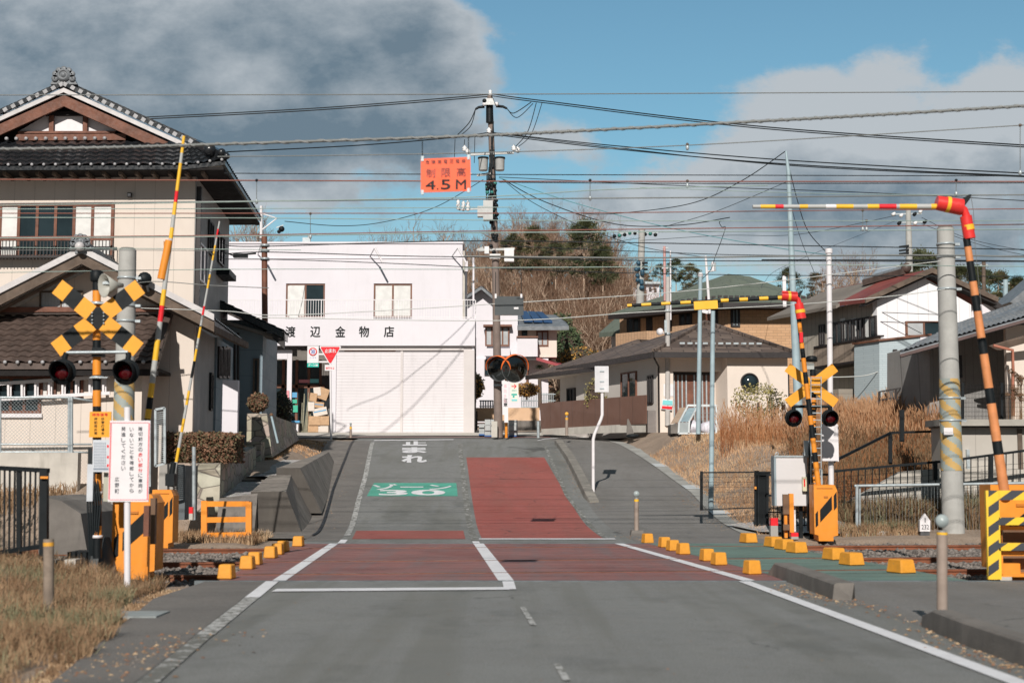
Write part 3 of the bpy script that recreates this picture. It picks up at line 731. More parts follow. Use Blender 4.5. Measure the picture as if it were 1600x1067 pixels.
def window(fr, root, x0, y0, x1, y1, b=0.0, nv=1, frame=darkframe, fw=.06, pane=glass, nh=0, panes=None, name='window'):
    a0, _, c1 = fr.px(x0, y0, b); a1, _, c0 = fr.px(x1, y1, b)
    mb = MB(); d = .07
    fr.box(mb, a0, a1, b-d, b, c1-fw, c1, frame); fr.box(mb, a0, a1, b-d, b, c0, c0+fw, frame)
    fr.box(mb, a0, a0+fw, b-d, b, c0+fw, c1-fw, frame); fr.box(mb, a1-fw, a1, b-d, b, c0+fw, c1-fw, frame)
    xs = [a0+fw+(a1-a0-2*fw)*i/(nv+1) for i in range(1, nv+1)]
    for x in xs: fr.box(mb, x-fw/2, x+fw/2, b-d+.01, b, c0+fw, c1-fw, frame)
    for i in range(nh):
        z = c0+(c1-c0)*(i+1)/(nh+1); fr.box(mb, a0+fw, a1-fw, b-d+.015, b, z-fw*.35, z+fw*.35, frame)
    w = part(name, mb, root); bnds = [a0+fw]+xs+[a1-fw]
    for i in range(len(bnds)-1):
        mt = panes[i] if panes else pane
        g = MB(); fr.box(g, bnds[i]+.001, bnds[i+1]-.001, b-.03, b-.012, c0+fw+.001, c1-fw-.001, mt); part('pane', g, w)
    return w
def side_window(fr, root, x0, y0, x1, y1, a, sgn=1, frame=darkframe, pane=glass, nv=1, fw=.06):
    """window on a side wall; sgn = direction the wall faces along a"""
    _, b0, c1 = fr.side(x0, y0, a); _, b1, c0 = fr.side(x1, y1, a)
    if b0 > b1: b0, b1 = b1, b0
    c0, c1 = min(c0, c1), max(c0, c1); d = .07*sgn; A = sorted((a, a+d))
    mb = MB()
    fr.box(mb, A[0], A[1], b0, b1, c1-fw, c1, frame); fr.box(mb, A[0], A[1], b0, b1, c0, c0+fw, frame)
    for bb in [b0+fw/2+(b1-b0-fw)*i/(nv+1) for i in range(nv+2)]: fr.box(mb, A[0]+.002, A[1]-.002, bb-fw/2, bb+fw/2, c0+fw, c1-fw, frame)
    w = part('window', mb, root); g = MB(); A = sorted((a+.012*sgn, a+.03*sgn)); fr.box(g, A[0], A[1], b0+fw, b1-fw, c0+fw, c1-fw, pane); part('pane', g, w); return w
def ornament(mb, c, s, m):                                  # onigawara: scrolled end tile
    for i in range(7):
        t = math.pi*(i*1.1-.3)/6; mb.lathe((c[0]-math.cos(t)*s*.62, c[1]-.06, c[2]+s*.15+math.sin(t)*s*.55), [(s*.05, 0), (s*.24, 0), (s*.24, .05), (s*.13, .06), (s*.13, .16), (0, .16)], m, 12, (0, 1, 0))
    mb.lathe((c[0], c[1]-.12, c[2]+s*.3), [(0, 0), (s*.16, 0), (s*.2, .04), (s*.27, .04), (s*.3, 0), (s*.36, 0), (s*.4, .05), (s*.46, .05), (s*.5, .2), (0, .2)], m, 16, (0, 1, 0))
    mb.prism([(c[0]-s*.95, c[1]-.02, c[2]-s*.35), (c[0]+s*.95, c[1]-.02, c[2]-s*.35), (c[0]+s*.6, c[1]-.02, c[2]+s*.3), (c[0], c[1]-.02, c[2]+s*.75), (c[0]-s*.6, c[1]-.02, c[2]+s*.3)], (0, .14, 0), m)

# --- two-storey traditional house on the left -------------------------------
def house_left():
    o = P(297, 700, 43); o.z = 1.5
    fr = Fr(o, (1, -.02), (-.0644, 1))
    t = thing('traditional_house', (o.x, o.y, 1.3), 'two-storey cream Japanese house with black tiled hip-and-gable roof, upper left', 'house')
    W = -13.5; z0 = 1.0; _, _, ztop = fr.px(200, 276)
    mb = MB(); fr.box(mb, W, 0, 0, 7.6, z0, ztop, cream_plate); part('wall', mb, t)
    sh = MB(); fr.box(sh, .001, .02, .02, 7.6, z0, ztop-.02, shade_grey_siding); part('side_wall', sh, t, 'clad side wall with shade put into its grey colour')
    mb = MB(); fr.box(mb, .02, .16, .1, .26, z0, ztop-.3, darkframe); part('downpipe', mb, t)
    # roof
    _, _, zc = fr.px(350, 251, -1.1); ae = fr.px(352, 250, -1.1)[0]; _, _, ze = fr.px(100, 259, -1.1); _, _, zt = fr.px(100, 222, .3)
    ridge_a = fr.px(103, 130, .3)[0]; zr_ = fr.px(103, 138, .3)[2]; va, _, vz = fr.px(302, 228, .3)
    w = fr.w; B = 8.6
    mb = MB(); tiled(mb, w(W-1, -1.1, ze), w(ae-1.2, -1.1, ze), w(va-.2, .3, zt), w(W-1, .3, zt), 42, 6, .035, black_tile)
    tiled(mb, w(ae-1.2, -1.1, ze), w(ae, -1.1, zc), w(va, .3, vz), w(va-.2, .3, zt), 4, 6, .035, black_tile)
    part('skirt_roof', mb, t)
    zm = zr_-(zr_-zc)*(va-ridge_a)/(ae-ridge_a); mb = MB(); tiled(mb, w(va, .3, zm), w(va, B, zm), w(ridge_a, B, zr_), w(ridge_a, .3, zr_), 28, 16, .03, black_tile); tiled(mb, w(ae, -1.1, zc), w(ae, B, zc), w(va, B, zm), w(va, .3, zm), 30, 5, .03, black_tile)
    slope = (zr_-vz)/(ridge_a-va); la = 2*ridge_a-ae-.2
    tiled(mb, w(la, .3, vz-.5), w(la, B, vz-.5), w(ridge_a, B, zr_), w(ridge_a, .3, zr_), 20, 14, .03, black_tile)
    part('roof', mb, t)
    # ridge and verge tiles
    mb = MB()
    mb.bar(w(ridge_a, .15, zr_+.12), w(ridge_a, B, zr_+.12), .34, .34, black_tile)
    for s in (1, -1):
        n = 34
        for i in range(n):
            u = i/n; a_ = ridge_a+(va-ridge_a)*s*u*1.04; z_ = zr_+(vz-zr_)*u*1.04; u2 = (i+.9)/n
            a2 = ridge_a+(va-ridge_a)*s*u2*1.04; z2 = zr_+(vz-zr_)*u2*1.04
            mb.bar(w(a_, .22, z_+.16), w(a2, .22, z2+.15), .14, .13, black_tile)
            mb.bar(w(a_, .02, z_+.07), w(a2, .02, z2+.05), .1, .12, black_tile if i % 2 else tile_end)
    # corner ridge with end knobs
    mb.bar(w(va, .25, vz+.1), w(ae-.05, -1.05, zc+.16), .26, .22, black_tile)
    for k, (aa, bb, cc, r) in enumerate([(ae-.12, -1.05, zc+.25, .13), (ae-.5, -.9, zc+.36, .2), (ae+.05, -1.15, zc+.12, .1)]): mb.ball(w(aa, bb, cc), r, black_tile, 8)
    part('ridge_tiles', mb, t)
    mb = MB(); ornament(mb, w(ridge_a, .05, zr_+.2), .44, grey_tile); part('ridge_ornament', mb, t, 'scrolled grey ridge end tile')
    # round tile ends along the eave and the upper row
    mb = MB()
    na = 44
    for i in range(na):
        a_ = W-.9+(ae-.1-(W-.9))*i/(na-1); zz = ze if a_ < ae-1.2 else ze+(zc-ze)*(a_-ae+1.2)/1.2
        mb.lathe(w(a_, -1.16, zz+.03), [(0, 0), (.042, 0), (.046, .02), (.046, .12), (0, .12)], tile_end, 8, (0, 1, 0))
    for i in range(30):
        a_ = W+1.8+i*.305
        if a_ < va-.7: mb.lathe(w(a_, .02, zt+.05), [(0, 0), (.055, 0), (.055, .1), (0, .1)], tile_end, 8, (0, 1, 0))
    loose('eave_tile_end', mb, t)
    # white verge board and brown bargeboards
    mb = MB(); mbb = MB()
    for s in (1, -1):
        q = lambda u, dz: (ridge_a+(va-ridge_a)*s*u, zr_+(vz-zr_)*u+dz)
        for (mbx, d0, d1, b0, th, m) in ((mb, -.06, -.2, .04, .08, tile_white), (mbb, -.27, -.62, .12, .1, wood_red)):
            p = [q(0, d0), q(1, d0), q(1, d1), q(0, d1)]
            mbx.prism([w(a_, b0, z_) for a_, z_ in p], fr.eb*th, m)
    part('verge_board', mb, t); part('bargeboard', mbb, t)
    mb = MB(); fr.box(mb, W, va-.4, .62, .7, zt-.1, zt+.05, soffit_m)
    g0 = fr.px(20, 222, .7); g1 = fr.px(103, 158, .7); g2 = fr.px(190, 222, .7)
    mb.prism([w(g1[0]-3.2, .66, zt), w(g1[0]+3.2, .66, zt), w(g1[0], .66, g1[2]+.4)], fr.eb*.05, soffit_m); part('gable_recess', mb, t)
    mb = MB()
    for x0, x1 in ((30, 76), (83, 129), (136, 180)):
        top = 187 if x0 == 83 else None
        if x0 == 83: fr.ppoly(mb, [(x0, 205), (x1, 205), (x1, 182), (x0, 182)], .55, .05, white)
        elif x0 == 30: fr.ppoly(mb, [(30, 205), (76, 205), (76, 178)], .55, .05, white)
        else: fr.ppoly(mb, [(136, 205), (182, 205), (136, 178)], .55, .05, white)
    part('gable_plaster', mb, t)
    mb = MB()
    for x in (77, 130): fr.pbox(mb, x, 178, x+6, 206, .42, .1, wood_red)
    fr.pbox(mb, 28, 205.5, 180, 208, .38, .12, wood_red); fr.pbox(mb, 25, 210, 196, 219, .34, .2, wood_red); fr.pbox(mb, 70, 174, 137, 180, .4, .15, soffit_m)
    part('gable_frame', mb, t)
    # soffit and rafters
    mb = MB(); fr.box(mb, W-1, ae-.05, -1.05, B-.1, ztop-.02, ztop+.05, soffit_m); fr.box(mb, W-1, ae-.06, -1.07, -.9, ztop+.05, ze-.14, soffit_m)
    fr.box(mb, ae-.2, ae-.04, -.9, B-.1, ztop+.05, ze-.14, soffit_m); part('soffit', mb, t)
    mb = MB()
    for i in range(28):
        a_ = W+.3+i*.5
        if a_ < ae-.3: fr.box(mb, a_, a_+.09, -.92, 0, ztop-.13, ztop-.021, old_wood)
    loose('rafter', mb, t)
    # windows
    window(fr, t, -60, 319, 177, 403, 0, 7, wood_red, .09, glass, 0, [curtain, glass, curtain, glass, glass, glass, curtain, curtain])
    mb = MB()
    a0 = fr.px(-60, 374)[0]; a1 = fr.px(180, 374)[0]; c1 = fr.px(0, 374, -.35)[2]; c0 = fr.px(0, 402, -.35)[2]
    fr.box(mb, a0, a1, -.39, -.33, c1-.05, c1+.02, wood_red); fr.box(mb, a0, a1, -.39, -.33, c0, c0+.05, darkframe)
    for i in range(46):
        a_ = a0+(a1-a0)*i/45; fr.box(mb, a_, a_+.025, -.37, -.35, c0-.08, c1-.05, darkframe)
    fr.box(mb, a0, a1, -.39, 0, c0-.02, c0, darkframe); part('railing', mb, t)
    mb = MB(); p = fr.w(*fr.px(202, 301, -.12)); mb.box((p.x-.06, p.y, p.z-.14), (p.x+.06, p.y+.12, p.z), darkframe); mb.box((p.x-.045, p.y-.02, p.z-.11), (p.x+.045, p.y, p.z-.03), white); part('wall_lamp', mb, t)
    for (x0, y0, x1, y1) in ((310, 378, 321, 448), (325, 343, 331, 402), (340, 362, 348, 418)): side_window(fr, t, x0, y0, x1, y1, .02, 1, white if x0 == 310 else darkframe)
    mb = MB(); fr.sbox(mb, 338, 420, 349, 440, .02, .45, black); part('window_box', mb, t)
    # entrance wing with dark eave
    fw_ = Fr(P(352, 700, 49.5), (1, 0), (-.0644, 1))
    mb = MB(); fw_.pbox(mb, 340, 500, 408, 705, 0, 5, shade_blue_siding); part('wing_wall', mb, t)
    mb = MB(); a = P(338, 468, 48.6); b = P(442, 517, 48.6); e = Vector((-.12, 1.9, 0))
    tiled(mb, b, b+e, a+e, a, 20, 8, .03, black_tile, .22); part('wing_roof', mb, t)
    mb = MB(); a = P(340, 497, 48.9); b = P(432, 524, 48.9); mb.prism([a, b, b+Vector((0, 0, -.1)), a+Vector((0, 0, -.1))], (-.12, 1.8, 0), dark_concrete)
    mb.prism([P(425, 528, 48.7), P(444, 518, 48.7), P(444, 545, 48.7)], (0, .2, 0), darkframe); part('wing_soffit', mb, t)
    window(fw_, t, 396, 560, 404, 628, -.01, 0, old_wood)
    mb = MB(); mb.tube([P(372, 520, 49.2), P(372, 690, 49.2)], .045, darkframe); part('downpipe', mb, t)
house_left()

# --- barn with pent roof -------------------------------------------------------
def barn():
    o = P(300, 700, 36); fr = Fr(o, (1, -.02), (-.0644, 1)); w = fr.w
    t = thing('barn', (o.x, o.y, 1.2), 'cream barn with weathered gable and brown pent roof in front of the big house', 'barn')
    pk = fr.px(128, 394, -.8); re = fr.px(335, 500, -.8); W = -11.5; z0 = .9
    sl = (pk[2]-re[2])/(re[0]-pk[0]); zc = lambda a, d=0: pk[2]-sl*abs(a-pk[0])-d
    mb = MB(); mb.prism([w(W, 0, z0), w(0, 0, z0), w(0, 0, zc(0, .35)), w(pk[0], 0, pk[2]-.35), w(W, 0, zc(W, .35))], fr.eb*.2, cream_plate)
    part('gable_wall', mb, t)
    mb = MB(); fr.box(mb, -.2, 0.0, .2, 3.6, z0, zc(0, .36), shade_grey_siding); part('side_wall', mb, t)
    mb = MB(); fr.box(mb, -.25, .06, 3.6, 7.0, z0, zc(.06, .3), shade_blue_siding); part('rear_wall', mb, t, 'rear part of the side wall with shade in its blue-grey colour')
    mb = MB()
    tiled(mb, w(re[0], -.8, re[2]), w(re[0], 4.6, re[2]), w(pk[0], 4.6, pk[2]), w(pk[0], -.8, pk[2]), 20, 18, .03, grey_tile)
    tiled(mb, w(W, -.8, zc(W)), w(W, 4.6, zc(W)), w(pk[0], 4.6, pk[2]), w(pk[0], -.8, pk[2]), 20, 18, .03, grey_tile)
    part('roof', mb, t)
    mb = MB(); mb2 = MB()
    for s, end in ((1, re[0]), (-1, W)):
        mb.prism([w(pk[0], -.88, pk[2]+.14), w(end, -.88, zc(end, -.14)), w(end, -.88, zc(end, .02)), w(pk[0], -.88, pk[2]-.02)], fr.eb*.12, tile_white)
        mb2.prism([w(pk[0], -.82, pk[2]-.05), w(end, -.82, zc(end, .05)), w(end, -.82, zc(end, .3)), w(pk[0], -.82, pk[2]-.3)], fr.eb*.1, old_wood)
        mb2.prism([w(pk[0], -.6, pk[2]-.3), w(end, -.6, zc(end, .28)), w(end, -.6, zc(end, .36)), w(pk[0], -.6, pk[2]-.38)], fr.eb*.15, old_wood)
    mb.bar(w(pk[0], -.9, pk[2]+.1), w(pk[0], 4.6, pk[2]+.1), .3, .3, grey_tile)
    part('verge_tiles', mb, t); part('bargeboard', mb2, t)
    mb = MB(); ornament(mb, w(pk[0], -.95, pk[2]+.16), .3, grey_tile); mb.ball(w(pk[0], -1.05, pk[2]+.1), .12, tile_white, 8); part('ridge_ornament', mb, t)
    mb = MB(); mb.box((w(re[0], 0, 0).x-.1, o.y-.7, re[2]-.28), (w(re[0], 0, 0).x+.02, o.y+4, re[2]-.12), old_wood); part('gutter', mb, t)
    window(fr, t, 63, 455, 129, 489, 0, 1, old_wood, .04, M('frosted_glass', (.45, .47, .48), .3, .1, 6, .3, 90, pattern=('boards', 0, .08, .1, .7)))
    # pent roof and lean-to
    e1 = fr.px(247, 567, -1.8); r1 = fr.px(269, 493, 0.0)
    mb = MB(); tiled(mb, w(W, -1.8, e1[2]), w(r1[0], -1.8, e1[2]), w(r1[0], -.02, r1[2]), w(W, -.02, r1[2]), 38, 9, .035, brown_tile, .14); part('pent_roof', mb, t)
    mb = MB(); fr.box(mb, W, r1[0], -.16, -.02, r1[2]+.02, r1[2]+.16, brown_tile); fr.pbox(mb, -120, 480, 268, 487, -.2, .18, wood_red)
    mb.bar(w(r1[0]-.05, -1.8, e1[2]+.1), w(r1[0]-.05, 0, r1[2]+.12), .16, .16, brown_tile)
    part('flashing', mb, t)
    mb = MB()
    for i in range(36):
        a_ = W+.2+i*.305
        if a_ < r1[0]: mb.lathe(w(a_, -1.87, e1[2]+.02), [(0, 0), (.042, 0), (.046, .02), (.046, .1), (0, .1)], tile_end, 8, (0, 1, 0))
    loose('eave_tile_end', mb, t)
    la = fr.px(222, 600, -1.2)[0]
    mb = MB(); fr.box(mb, W, la, -1.2, -.02, z0, e1[2]+.2, cream_plate); part('lean_to_wall', mb, t)
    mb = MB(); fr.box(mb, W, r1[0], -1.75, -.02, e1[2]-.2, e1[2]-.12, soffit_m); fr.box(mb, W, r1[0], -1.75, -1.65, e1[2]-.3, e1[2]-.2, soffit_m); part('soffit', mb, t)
    window(fr, t, -50, 588, 64, 646, -1.2, 4, wood_red, .07); window(fr, t, 64.5, 588, 88, 622, -1.2, 1, wood_red, .06, curtain); window(fr, t, 96, 588, 130, 622, -1.2, 1, wood_red, .06)
    mb = MB(); fr.pbox(mb, -50, 646, 65, 652, -1.28, .1, white); part('window_sill', mb, t)
    side_window(fr, t, 327, 582, 329.5, 642, 0, 1, black)
    for x in (340, 346.5, 353): side_window(fr, t, x, 541, x+3.5, 592, .06, 1, darkframe)
    mb = MB(); p = P(316, 520, 38); mb.tube([P(367, 530, 41), P(367, 600, 41)], .04, darkframe); part('downpipe', mb, t)
    # ladder hung under the eave
    l = thing('ladder', w(-7, -1.4, 3.4), 'white aluminium ladder hung level under the pent roof', 'ladder'); mb = MB()
    A, B, C_, D = [w(*fr.px(x, y, -1.42)) for x, y in ((-40, 602), (172, 588), (-40, 626), (172, 614))]
    mb.bar(A, B, .05, .08, white); mb.bar(C_, D, .05, .08, white); loose('rail', mb, l)
    mb = MB()
    for i in range(10):
        u = (i+.5)/10; p = A.lerp(B, u); q = C_.lerp(D, u); mb.bar(p, q, .05, .03, white)
        p = A.lerp(B, u+.012); q = C_.lerp(D, u+.012); mb.bar(p+Vector((0, .06, 0)), q+Vector((0, .06, 0)), .04, .03, white)
    loose('rung', mb, l, 2)
    mb = MB(); p = P(226, 436, 34.9); mb.ball(p, .17, black, 10); mb.lathe(p, [(0, -.1), (.16, -.08), (.17, .05), (.1, .16), (0, .16)], black, 12, (.3, -.8, .2)); mb.tube([p, P(232, 455, 35.2)], .03, galv)
    solo('flood_lamp', mb, p, 'small black flood lamp on the barn eave', 'lamp')
barn()

# --- white hardware shop ---------------------------------------------------------
def shop():
    o = P(355, 677, 69.6); fr = Fr(o, (1, .0), (0, 1)); w = fr.w; z0 = 3.2
    t = thing('shop', (P(560, 677, 68).x, 68, z0), 'white flat-roofed hardware shop with large shutters at the top of the road', 'shop')
    X0 = fr.px(338, 600, 0)[0]; X1 = fr.px(722, 600, 0)[0]
    ztop = fr.px(500, 381, 0)[2]; zb = fr.px(500, 496, 0)[2]
    # upper storey with window openings cut as separate wall pieces
    mb = MB(); wins = [(447, 443, 508, 497), (584, 443, 644, 497)]
    A = [fr.px(x0, y0, 0)[0] for x0, y0, x1, y1 in wins]; Bx = [fr.px(x1, y0, 0)[0] for x0, y0, x1, y1 in wins]; zt = fr.px(500, 443, 0)[2]
    fr.box(mb, X0, X1, 0, 7.5, zt, ztop, whitewall)
    for a0, a1 in ((X0, A[0]), (Bx[0], A[1]), (Bx[1], X1)): fr.box(mb, a0, a1, 0, 7.5, zb-.3, zt-.001, whitewall)
    part('upper_wall', mb, t)
    mb = MB()
    for a0, a1 in zip(A, Bx): fr.box(mb, a0, a1, .9, 1.0, zb-.3, zt, black)
    part('room_back', mb, t)
    mb = MB(); a0 = fr.px(358, 379.5, -.06)[0]; fr.box(mb, X0-.05, X1+.04, -.06, 7.6, ztop+.001, ztop+.09, whitewall); fr.box(mb, X0, X1-.3, -.04, 0, ztop-.75, ztop-.7, whitewall); part('parapet_cap', mb, t)
    mb = MB(); fr.pbox(mb, 722.2, 392, 726, 540, .1, .5, pale_concrete); fr.pbox(mb, 726, 408, 731, 424, .2, .4, whitewall); part('side_trim', mb, t)
    for i, (x0, y0, x1, y1) in enumerate(wins):
        window(fr, t, x0, y0, x1, y1, .12, 1, brownframe, .09, panes=[curtain, glass] if i == 0 else [curtain, curtain])
    mb = MB(); q = [(483, 443), (489, 497), (467, 497), (463, 470)]
    mb = MB(); fr.ppoly(mb, [(452, 446), (476, 446), (472, 470), (465, 497), (452, 497)], .02, .03, curtain); part('curtain', mb, t)
    # balcony floor, railing
    zc0 = fr.px(600, 540, -1.9)[2]; zc1 = fr.px(600, 498, -1.9)[2]; Xc0 = fr.px(338, 600, -1.9)[0]; Xc1 = fr.px(742, 600, -1.9)[0]
    mb = MB(); fr.box(mb, Xc0, Xc1, -1.9, -1.75, zc0, zc1, whitewall); fr.box(mb, Xc1-.15, Xc1, -1.75, -.0, zc0, zc1-.001, whitewall); fr.box(mb, Xc0, Xc1-.15, -1.75, 0, zc0+.15, zc0+.3, whitewall); part('fascia', mb, t, 'white sign fascia above the shutters')
    mb = MB(); za = fr.px(600, 468, -1.8)[2]; fr.box(mb, Xc0, Xc1, -1.85, -1.8, za-.04, za, white)
    fr.box(mb, Xc0, Xc1, -1.845, -1.805, zc1+.05, zc1+.09, white)
    n = 100
    for i in range(n+1):
        a_ = Xc0+(Xc1-Xc0)*i/n; fr.box(mb, a_, a_+(.04 if i % 10 == 0 else .018), -1.84, -1.81, zc1, za-.04, white)
    part('balcony_railing', mb, t)
    # name characters
    mb = MB(); ys = (510, 526)
    for ch, x in zip('渡辺金物店', (446, 485, 524, 561, 600)):
        a = fr.w(*fr.px(x, 526.5, -1.912)); b = fr.w(*fr.px(x+15.5, 510, -1.912)); put_text(mb, ch, a, (1, 0, 0), (0, 0, 1), b.x-a.x, b.z-a.z, black, .03)
    loose('character', mb, t, 5)
    # ground floor
    shop_trim = M('shop_trim', (.60, .56, .55), .7, .03, 1)
    zg = fr.px(600, 678, -1.68)[2]-.1; zs = fr.px(600, 547, -1.68)[2]
    mb = MB(); fr.pbox(mb, 517, 539, 524, 678.5, -1.7, .5, whitewall); fr.pbox(mb, 724.5, 547, 741, 678.5, -1.75, .5, shop_trim)
    fr.box(mb, fr.px(517, 600, -1.68)[0], fr.px(741, 600, -1.68)[0], -1.68, 0, zs, zc0+.3, shop_trim)
    fr.box(mb, X0, X1+.5, 2.2, 7.5, zg, zb-.31, dark_concrete)
    part('lower_wall', mb, t)
    shm = M('shutter_slats', (.67, .64, .66), .55, .03, .6, .1, 60, pattern=('boards', 2, .14, .15, .84), stain=.2)
    for i, (x0, x1) in enumerate(((524, 626), (629, 724.5))):
        mb = MB(); fr.pbox(mb, x0, 547, x1, 678.5, -1.6, .05, shm); part('shutter', mb, t)
    mb = MB(); fr.pbox(mb, 626, 547, 629, 678.5, -1.66, .1, shop_trim); fr.pbox(mb, 524, 541.5, 724.5, 547.2, -1.72, .2, shop_trim); part('shutter_rail', mb, t)
    mb = MB(); fr.pbox(mb, 538, 547.2, 618, 549.2, -1.62, .02, rust); part('shutter_rust', mb, t, 'rust streak at the top of the left shutter')
    mb = MB(); fr.pbox(mb, 738.5, 400, 740.5, 678, -1.7, .06, whitewall); part('drainpipe', mb, t)
    # entrance
    mb = MB(); fr.pbox(mb, 449, 547, 454.5, 678.5, -1.4, .12, whitewall); fr.pbox(mb, 420, 547, 449, 561, -1.4, .12, whitewall); part('entrance_frame', mb, t)
    mb = MB(); fr.pbox(mb, 405, 563, 500, 602, .9, .05, glass); fr.pbox(mb, 405, 606, 500, 677, .9, .05, glass); part('shop_glass', mb, t)
    mb = MB(); fr.pbox(mb, 405, 601, 507, 606, .85, .12, brownframe)
    for x in (405, 428, 441, 462, 481, 499): fr.pbox(mb, x, 562, x+2.4, 678, .85, .1, brownframe)
    part('shop_mullions', mb, t)
    mb = MB(); fr.pbox(mb, 467, 593, 484, 598, .8, .03, M('pink_sign', (.7, .25, .28), .6)); fr.pbox(mb, 484.5, 592, 498, 598, .8, .03, M('aqua_sign', (.2, .6, .62), .6))
    fr.pbox(mb, 456.5, 613, 464, 621, .8, .03, M('blue_label', (.1, .35, .6), .6)); fr.pbox(mb, 457, 624, 464, 630, .8, .03, M('green_label', (.05, .45, .3), .6)); fr.pbox(mb, 458, 633, 465, 644, .8, .03, M('green_label', (0, 0, 0)))
    fr.pbox(mb, 448, 610, 451.5, 630, -1.46, .03, M('pink_banner', (.75, .3, .33), .6)); loose('poster', mb, t)
    # rods out from the roof edge
    mb = MB()
    for x, y in ((403, 398), (578, 401), (706, 401)):
        p = w(*fr.px(x, y, 0)); mb.tube([p, p+Vector((.35, -1.2, .25))], .03, white); mb.tube([p+Vector((.35, -1.2, .25)), p+Vector((.75, -1.2, -.5))], .05, white)
    loose('bracket_rod', mb, t, 4)
    mb = MB(); p = P(482, 382, 73); mb.tube([p, p+Vector((0, 0, .5))], .05, galv); mb.box((p.x-.3, p.y-.1, p.z+.1), (p.x+.1, p.y+.1, p.z+.35), galv); part('antenna_stub', mb, t)
    # cardboard boxes in the doorway
    card = M('cardboard', (.52, .34, .2), .85, .12, 5, .2, 40); cardw = M('pale_carton', (.68, .62, .56), .8, .06, 5)
    defs = [(482, 650, 500, 664, 0, card, 'plain brown carton low in the pile, left'), (500, 650, 514, 664, 0, card, 'plain brown carton low in the pile, right'), (481, 664, 497, 675, 0, card, 'carton at the bottom left of the pile'), (497, 664, 513, 675, 0, cardw, 'pale carton at the bottom of the pile'),
            (481, 628, 491, 642, 0, cardw, 'pale carton at mid height on the left of the pile'), (489, 637, 511, 649, -.2, cardw, 'long pale carton with a blue stripe, tilted'), (491, 628, 506, 637, .1, card, 'small brown carton above the striped one'),
            (484, 614, 495, 627, .15, card, 'brown carton high on the left of the pile'), (490, 605, 501, 618, -.1, cardw, 'white carton on top of the pile'), (497, 606, 513, 624, .35, card, 'large tilted brown carton on top of the pile'), (502, 622, 514, 637, .1, black, 'black carton near the right edge of the pile')]
    for i, (x0, y0, x1, y1, tl, m, lb) in enumerate(defs):
        Y = 69.0+(.03*i); p = P((x0+x1)/2, y1, Y); hw = (x1-x0)/2*Y/F; h = (y1-y0)*Y/F
        mb = MB(); rt = Matrix.Rotation(tl, 3, 'Y')
        vv = [Vector((sx*hw, sy, sz)) for sz in (-h/2, h/2) for sx, sy in ((-1, 0), (1, 0), (1, .45), (-1, .45))]
        mb.hexa([rt @ v + Vector((p.x, p.y, p.z+h/2)) for v in vv], m)
        if 'striped' in lb or 'stripe' in lb:
            vv = [Vector((sx*hw*.9, sy, sz)) for sz in (h*.0, h*.14) for sx, sy in ((-1, -.01), (1, -.01), (1, .0), (-1, .0))]; mb.hexa([rt @ v + Vector((p.x, p.y, p.z+h/2)) for v in vv], M('blue_label', (0, 0, 0)))
        solo('cardboard_box', mb, (p.x, p.y, p.z), lb, 'cardboard box', 'cartons piled beside the shop door')
    mb = MB()
    for i in range(9):
        x = 470+i*1.6; mb.tube([P(x, 676, 69.2), P(x+random.uniform(2, 9), 612+random.uniform(0, 20), 69.5)], .025, M('bamboo', (.25, .24, .17), .6, .2, 6), 5)
    solo('cane_bundle', mb, P(476, 676, 69.2), 'bundle of long canes leaning beside the cartons', 'canes')
    mb = MB(); p = P(436, 634, 68.9); mb.box((P(430, 640, 68.6).x, 68.6, P(430, 640, 68.6).z-1.2), (P(446, 640, 68.6).x, 69.1, P(440, 618, 68.6).z), cardw)
    solo('storage_box', mb, P(438, 676, 68.6), 'pale carton standing left of the shop entrance post', 'box')
    mb = MB(); rect(mb, 455, 660, 466, 677, 68.7, .4, white); rect(mb, 448, 657, 468, 660.2, 68.6, .5, M('blue_lid', (.1, .35, .6), .4)); solo('white_crate', mb, P(460, 677, 68.7), 'white crate with blue lid just inside the shop entrance', 'crate')
    mb = MB()
    for i in range(60):
        a = random.random()*6.28; r = random.random()**.5; p = P(434+r*math.cos(a)*14, 652+r*math.sin(a)*20, 67.5); mb.ball(p, .28, blackrub, 5)  # dark shrub built of black balls, shade put into their colour
    solo('dark_shrub', mb, P(434, 676, 67.5), 'dark rounded shrub in shade beside the shop entrance', 'covered heap')
shop()
